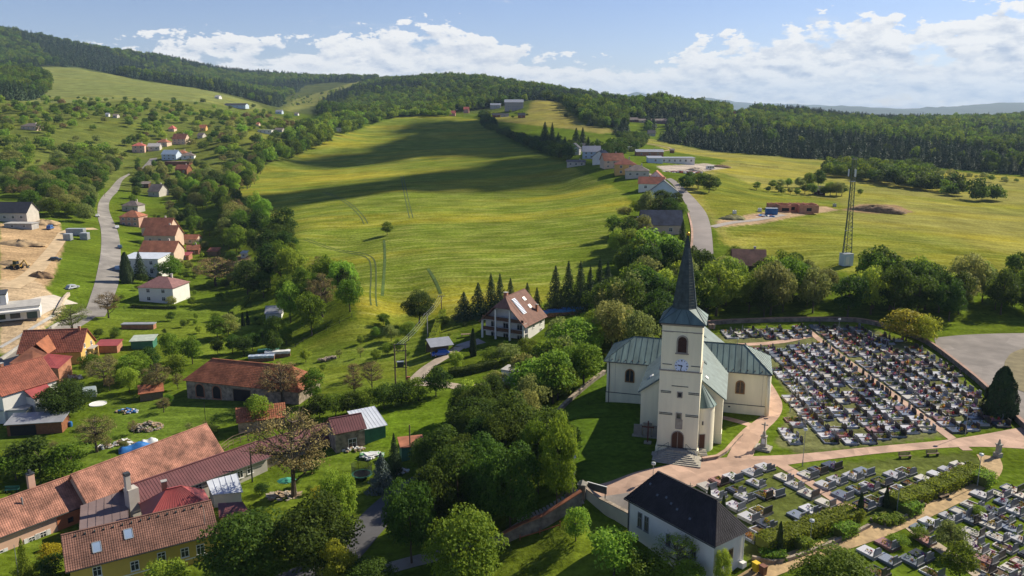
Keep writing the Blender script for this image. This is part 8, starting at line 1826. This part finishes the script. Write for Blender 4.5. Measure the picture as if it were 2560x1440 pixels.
F_MID = [[(795,272),(860,226),(1000,192),(1100,184),(1200,186),(1400,216),(1480,235),(1600,250),(1612,300),(1600,330),(1500,318),(1460,312),(1400,258),(1330,250),(1240,268),(1100,290),(960,290),(860,310),(800,300)]]
F_RIGHT = [[(1570,310),(1590,262),(1640,244),(1800,255),(2000,262),(2200,280),(2700,270),(2700,458),(2560,440),(2300,416),(2000,396),(1800,380),(1700,362),(1600,345),(1530,340)]]
def add_forest(name, polys, seed, protos, hr=(14, 23), s0=4.6, sk=.0042, rmin=640, rmax=3600, wr=(.50,.70), excl=MEADOWS, keep=None, pick=None):
    Q, z, pp, r_ = far_points(polys, excl, s0, sk, rmin, rmax, seed, keep, hr[1]); n = len(Q)
    h = r_.uniform(*hr, n) * r_.choice([.7, .9, 1, 1, 1.12], n) * (1 + .15 * np.sin(Q[:, 0] * .013) * np.cos(Q[:, 1] * .011)); w_ = np.minimum(np.maximum(h * r_.uniform(*wr, n), Q[:, 2] * 1.25), h * 1.05)
    o = gn_forest(name, np.stack([Q[:, 0], Q[:, 1], z - h * .06], 1), np.stack([w_, w_, h], 1), r_.uniform(0, 6.28, n), protos, pick(Q, r_) if pick else None); print('FOREST', name, n); return o
PB = [('far', i, lf) for i in range(3) for lf in ('green', 'linden', 'bright')]; PC = [('farspruce', i, 'spruce') for i in range(2)]
def stands(fc, nb=9, ns=2):
    def f(Q, r_):
        x, y = Q[:, 0], Q[:, 1]; v = np.sin(x * .011 + 1.3 * np.sin(y * .006)) + np.sin(y * .009 + 2 * np.sin(x * .005)) + .5 * np.sin(x * .031 + y * .027) + r_.normal(size=len(Q)) * .45
        con = v > np.quantile(v, 1 - fc); b = np.clip(((v - v.min()) / (np.ptp(v) + 1e-9) * nb + r_.normal(size=len(Q)) * 2.0), 0, nb - 1).astype(int)
        return np.where(con, nb + r_.integers(0, ns, len(Q)), b)
    return f
PS = [('far', i, lf) for lf in ('green', 'linden', 'dark') for i in range(3)] + PC
add_forest('forest', F_LEFT, 41, [('far', i, lf) for lf in ('green', 'linden', 'dark') for i in range(3)] + PC, pick=stands(.5))
add_forest('forest', F_MID, 42, PS, (11, 20), 4.2, .004, pick=stands(.22))
add_forest('forest', F_RIGHT, 43, PS, (9, 18), 4.0, .0036, pick=stands(.45))
# hillside orchards and hedgerows, far
add_forest('orchard', [[(0,262),(110,262),(330,268),(560,290),(700,300),(790,320),(740,370),(640,400),(560,420),(430,345),(330,370),(200,355),(0,350)]], 44, PB + [('far', 1, 'olive'), ('far', 2, 'bright'), ('far', 0, 'brown')], (5, 11), 7.5, .004, 480, 1500, (.75, 1.0), excl=[[(130,330),(330,322),(340,350),(180,352)]], keep=.52)
add_forest('orchard', [[(0,350),(130,365),(330,385),(300,405),(130,395),(0,380)], [(0,375),(60,385),(80,420),(60,440),(0,440)]], 45, PB + [('far', 1, 'olive')], (6, 10), 7, .004, 420, 1000, (.75, 1.0), excl=[], keep=.75)
add_forest('woodland', [[(640,400),(660,360),(760,330),(840,300),(905,300),(905,325),(840,352),(745,395),(680,420)], [(810,300),(1000,272),(1130,278),(1130,292),(1000,293),(900,322),(840,325)]], 46, PB, (10, 16), 5, .0035, 500, 1500, (.6, .8), excl=[])
add_forest('hedgerow', [[(1195,286),(1220,290),(1245,330),(1330,355),(1430,378),(1480,385),(1560,360),(1540,345),(1600,340),(1640,352),(1560,395),(1480,400),(1420,412),(1320,372),(1210,322)]], 47, [('far', 0, 'dark'), ('far', 1, 'linden'), ('far', 2, 'dark')], (6, 11), 5, .003, 450, 1300, (.7, .95), excl=[])
add_forest('hedgerow', [[(2060,430),(2110,425),(2190,430),(2260,420),(2320,435),(2350,470),(2340,482),(2240,470),(2120,448),(2060,442)], [(2350,482),(2400,470),(2410,490),(2370,495)], [(2420,498),(2500,500),(2498,507),(2420,506)]], 48, [('far', 0, 'dark'), ('far', 1, 'linden'), ('far', 2, 'green')], (7, 13), 4.5, .003, 380, 900, (.7, .95), excl=[])
add_forest('hedgerow', [[(2330,432),(2440,444),(2620,462),(2620,470),(2440,452),(2330,438)]], 49, [('far', 0, 'green'), ('far', 1, 'olive')], (4, 7), 9, .002, 380, 900, (.9, 1.0), excl=[])
add_forest('scattered_trees', [[(100,240),(640,262),(700,300),(560,292),(110,262)], [(690,255),(880,215),(800,262),(740,275)], [(1230,276),(1330,280),(1340,300),(1220,300)]], 50, PB, (4, 8), 16, .006, 800, 2600, (.8, 1.1), excl=[], keep=.45)
add_forest('thicket', [[(70,535),(230,560),(238,510),(288,448),(320,425),(250,400),(150,420),(80,450),(0,470),(0,498),(80,500)]], 51, [('mid', 0, 'green'), ('mid', 1, 'linden'), ('mid', 2, 'olive'), ('mid', 3, 'dark'), ('mid', 1, 'green'), ('open', 0, 'brown')], (7.5, 13), 6.5, .003, 300, 700, (.65, .9), excl=[])
# blue ridges at the horizon
def ridge(name, pts, Y, mat_, depth=1500):
    P = [at_y(a, b, Y) for a, b in pts]; P = np.array(P); xs = np.linspace(P[0, 0], P[-1, 0], 60); zs = np.interp(xs, P[:, 0], P[:, 2]) + np.random.default_rng(int(Y)).normal(size=60) * Y * .0004
    vs, fs = [], []; rows = [(-depth, -60), (-depth * .5, None), (0, 1), (depth, -60)]
    for k, (dy, zz) in enumerate(rows):
        for x, z in zip(xs, zs): vs.append((x, Y + dy, -80 if zz == -60 else (z * .55 if zz is None else z)))
    for k in range(3):
        for i in range(59): fs.append((k * 60 + i, k * 60 + i + 1, (k + 1) * 60 + i + 1, (k + 1) * 60 + i))
    o = MB().add(vs, fs).build(name, mat_, None, 'structure', smooth=True); return o
RM = M('far_woodland', (.040,.058,.026), .95, .3, .004)
ridge('distant_hills', [(1500,262),(1560,240),(1590,229),(1620,237),(1680,252),(1760,244),(1800,248),(1880,258),(2040,262),(2200,272),(2400,274)], 12500, RM, 2500)
ridge('distant_hills', [(1950,275),(2100,264),(2250,272),(2380,266),(2480,258),(2700,252)], 8600, RM, 1800)
# ------------------------------------------------------------------ unseen clouds out of view, placed and shaped to shade the upper field
def cloud_mat():
    m_ = bpy.data.materials.new('cloud_vapour'); m_.use_nodes = True; N, L = m_.node_tree.nodes, m_.node_tree.links; b = N['Principled BSDF']; b.inputs['Base Color'].default_value = (.9, .9, .9, 1); b.inputs['Roughness'].default_value = 1; b.inputs['Specular IOR Level'].default_value = 0
    at_ = N.new('ShaderNodeAttribute'); at_.attribute_name = 'vapour'; tc = N.new('ShaderNodeTexCoord'); n = N.new('ShaderNodeTexNoise'); n.inputs['Scale'].default_value = .03; n.inputs['Detail'].default_value = 5; L.new(tc.outputs['Object'], n.inputs['Vector'])
    mu = N.new('ShaderNodeMath'); mu.operation = 'MULTIPLY'; L.new(at_.outputs['Fac'], mu.inputs[0]); L.new(n.outputs[0], mu.inputs[1])
    mr = N.new('ShaderNodeMapRange'); mr.inputs[1].default_value = .08; mr.inputs[2].default_value = .5; mr.inputs[4].default_value = .21; L.new(mu.outputs[0], mr.inputs[0])
    t = N.new('ShaderNodeBsdfTransparent'); ms = N.new('ShaderNodeMixShader'); L.new(mr.outputs[0], ms.inputs[0]); L.new(t.outputs[0], ms.inputs[1]); L.new(b.outputs[0], ms.inputs[2]); L.new(ms.outputs[0], N['Material Output'].inputs[0]); return m_
CLM = cloud_mat(); ALT = 760.0
def cloud(spots, seed):
    b = MB(); r_ = random.Random(seed); den = []
    for px, py, rx, ry in spots:
        g = ground(px, py); t = (ALT - g[2]) / SUNV.z; c = (g[0] + SUNV.x * t, g[1] + SUNV.y * t)
        for k in range(5):
            rx, ry = (rx * 1.25, ry * 1.7) if k == 0 else (rx, ry); dx, dy, s_ = r_.uniform(-.55, .55) * rx, r_.uniform(-.6, .6) * ry, r_.uniform(.45, .8); b.blob((c[0] + dx, c[1] + dy, ALT + 12 * s_), (rx * s_, ry * s_, 22 * s_), 18, jit=.14, seed=seed * 31 + k + int(px)); den += [abs(math.cos(math.pi * j / 9)) ** 1.2 for j in range(10) for _ in range(18)]   # thin at the rim

    o = b.build('cloud', CLM, None, 'structure', smooth=True); a = o.data.attributes.new('vapour', 'FLOAT', 'POINT'); a.data.foreach_set('value', den); return o
cloud([(650,500,30,14),(760,492,40,18),(880,482,46,22),(1000,468,52,28),(1120,452,55,40),(1240,435,55,52),(1340,420,50,58)], 1)
cloud([(850,405,58,36),(950,392,62,46),(1050,380,62,58),(1150,365,62,76),(1250,360,60,80),(1320,385,50,60)], 2)
cloud([(1120,325,62,90),(1200,330,62,90)], 3)
# ------------------------------------------------------------------ air
def build_haze():
    b = MB(); b.box((0, 7900, 190), (26000, 16400, 620)); o = b.build('haze', M('haze_dummy', (1, 1, 1)), None, 'stuff')
    m_ = bpy.data.materials.new('haze'); m_.use_nodes = True; nt = m_.node_tree; nt.nodes.clear(); out = nt.nodes.new('ShaderNodeOutputMaterial'); v = nt.nodes.new('ShaderNodeVolumePrincipled')
    v.inputs['Color'].default_value = (.55, .75, 1.0, 1); v.inputs['Density'].default_value = HAZE; v.inputs['Anisotropy'].default_value = .1; nt.links.new(v.outputs[0], out.inputs['Volume'])
    o.data.materials.clear(); o.data.materials.append(m_); o.visible_shadow = True
HAZE = 0.00006
build_haze()
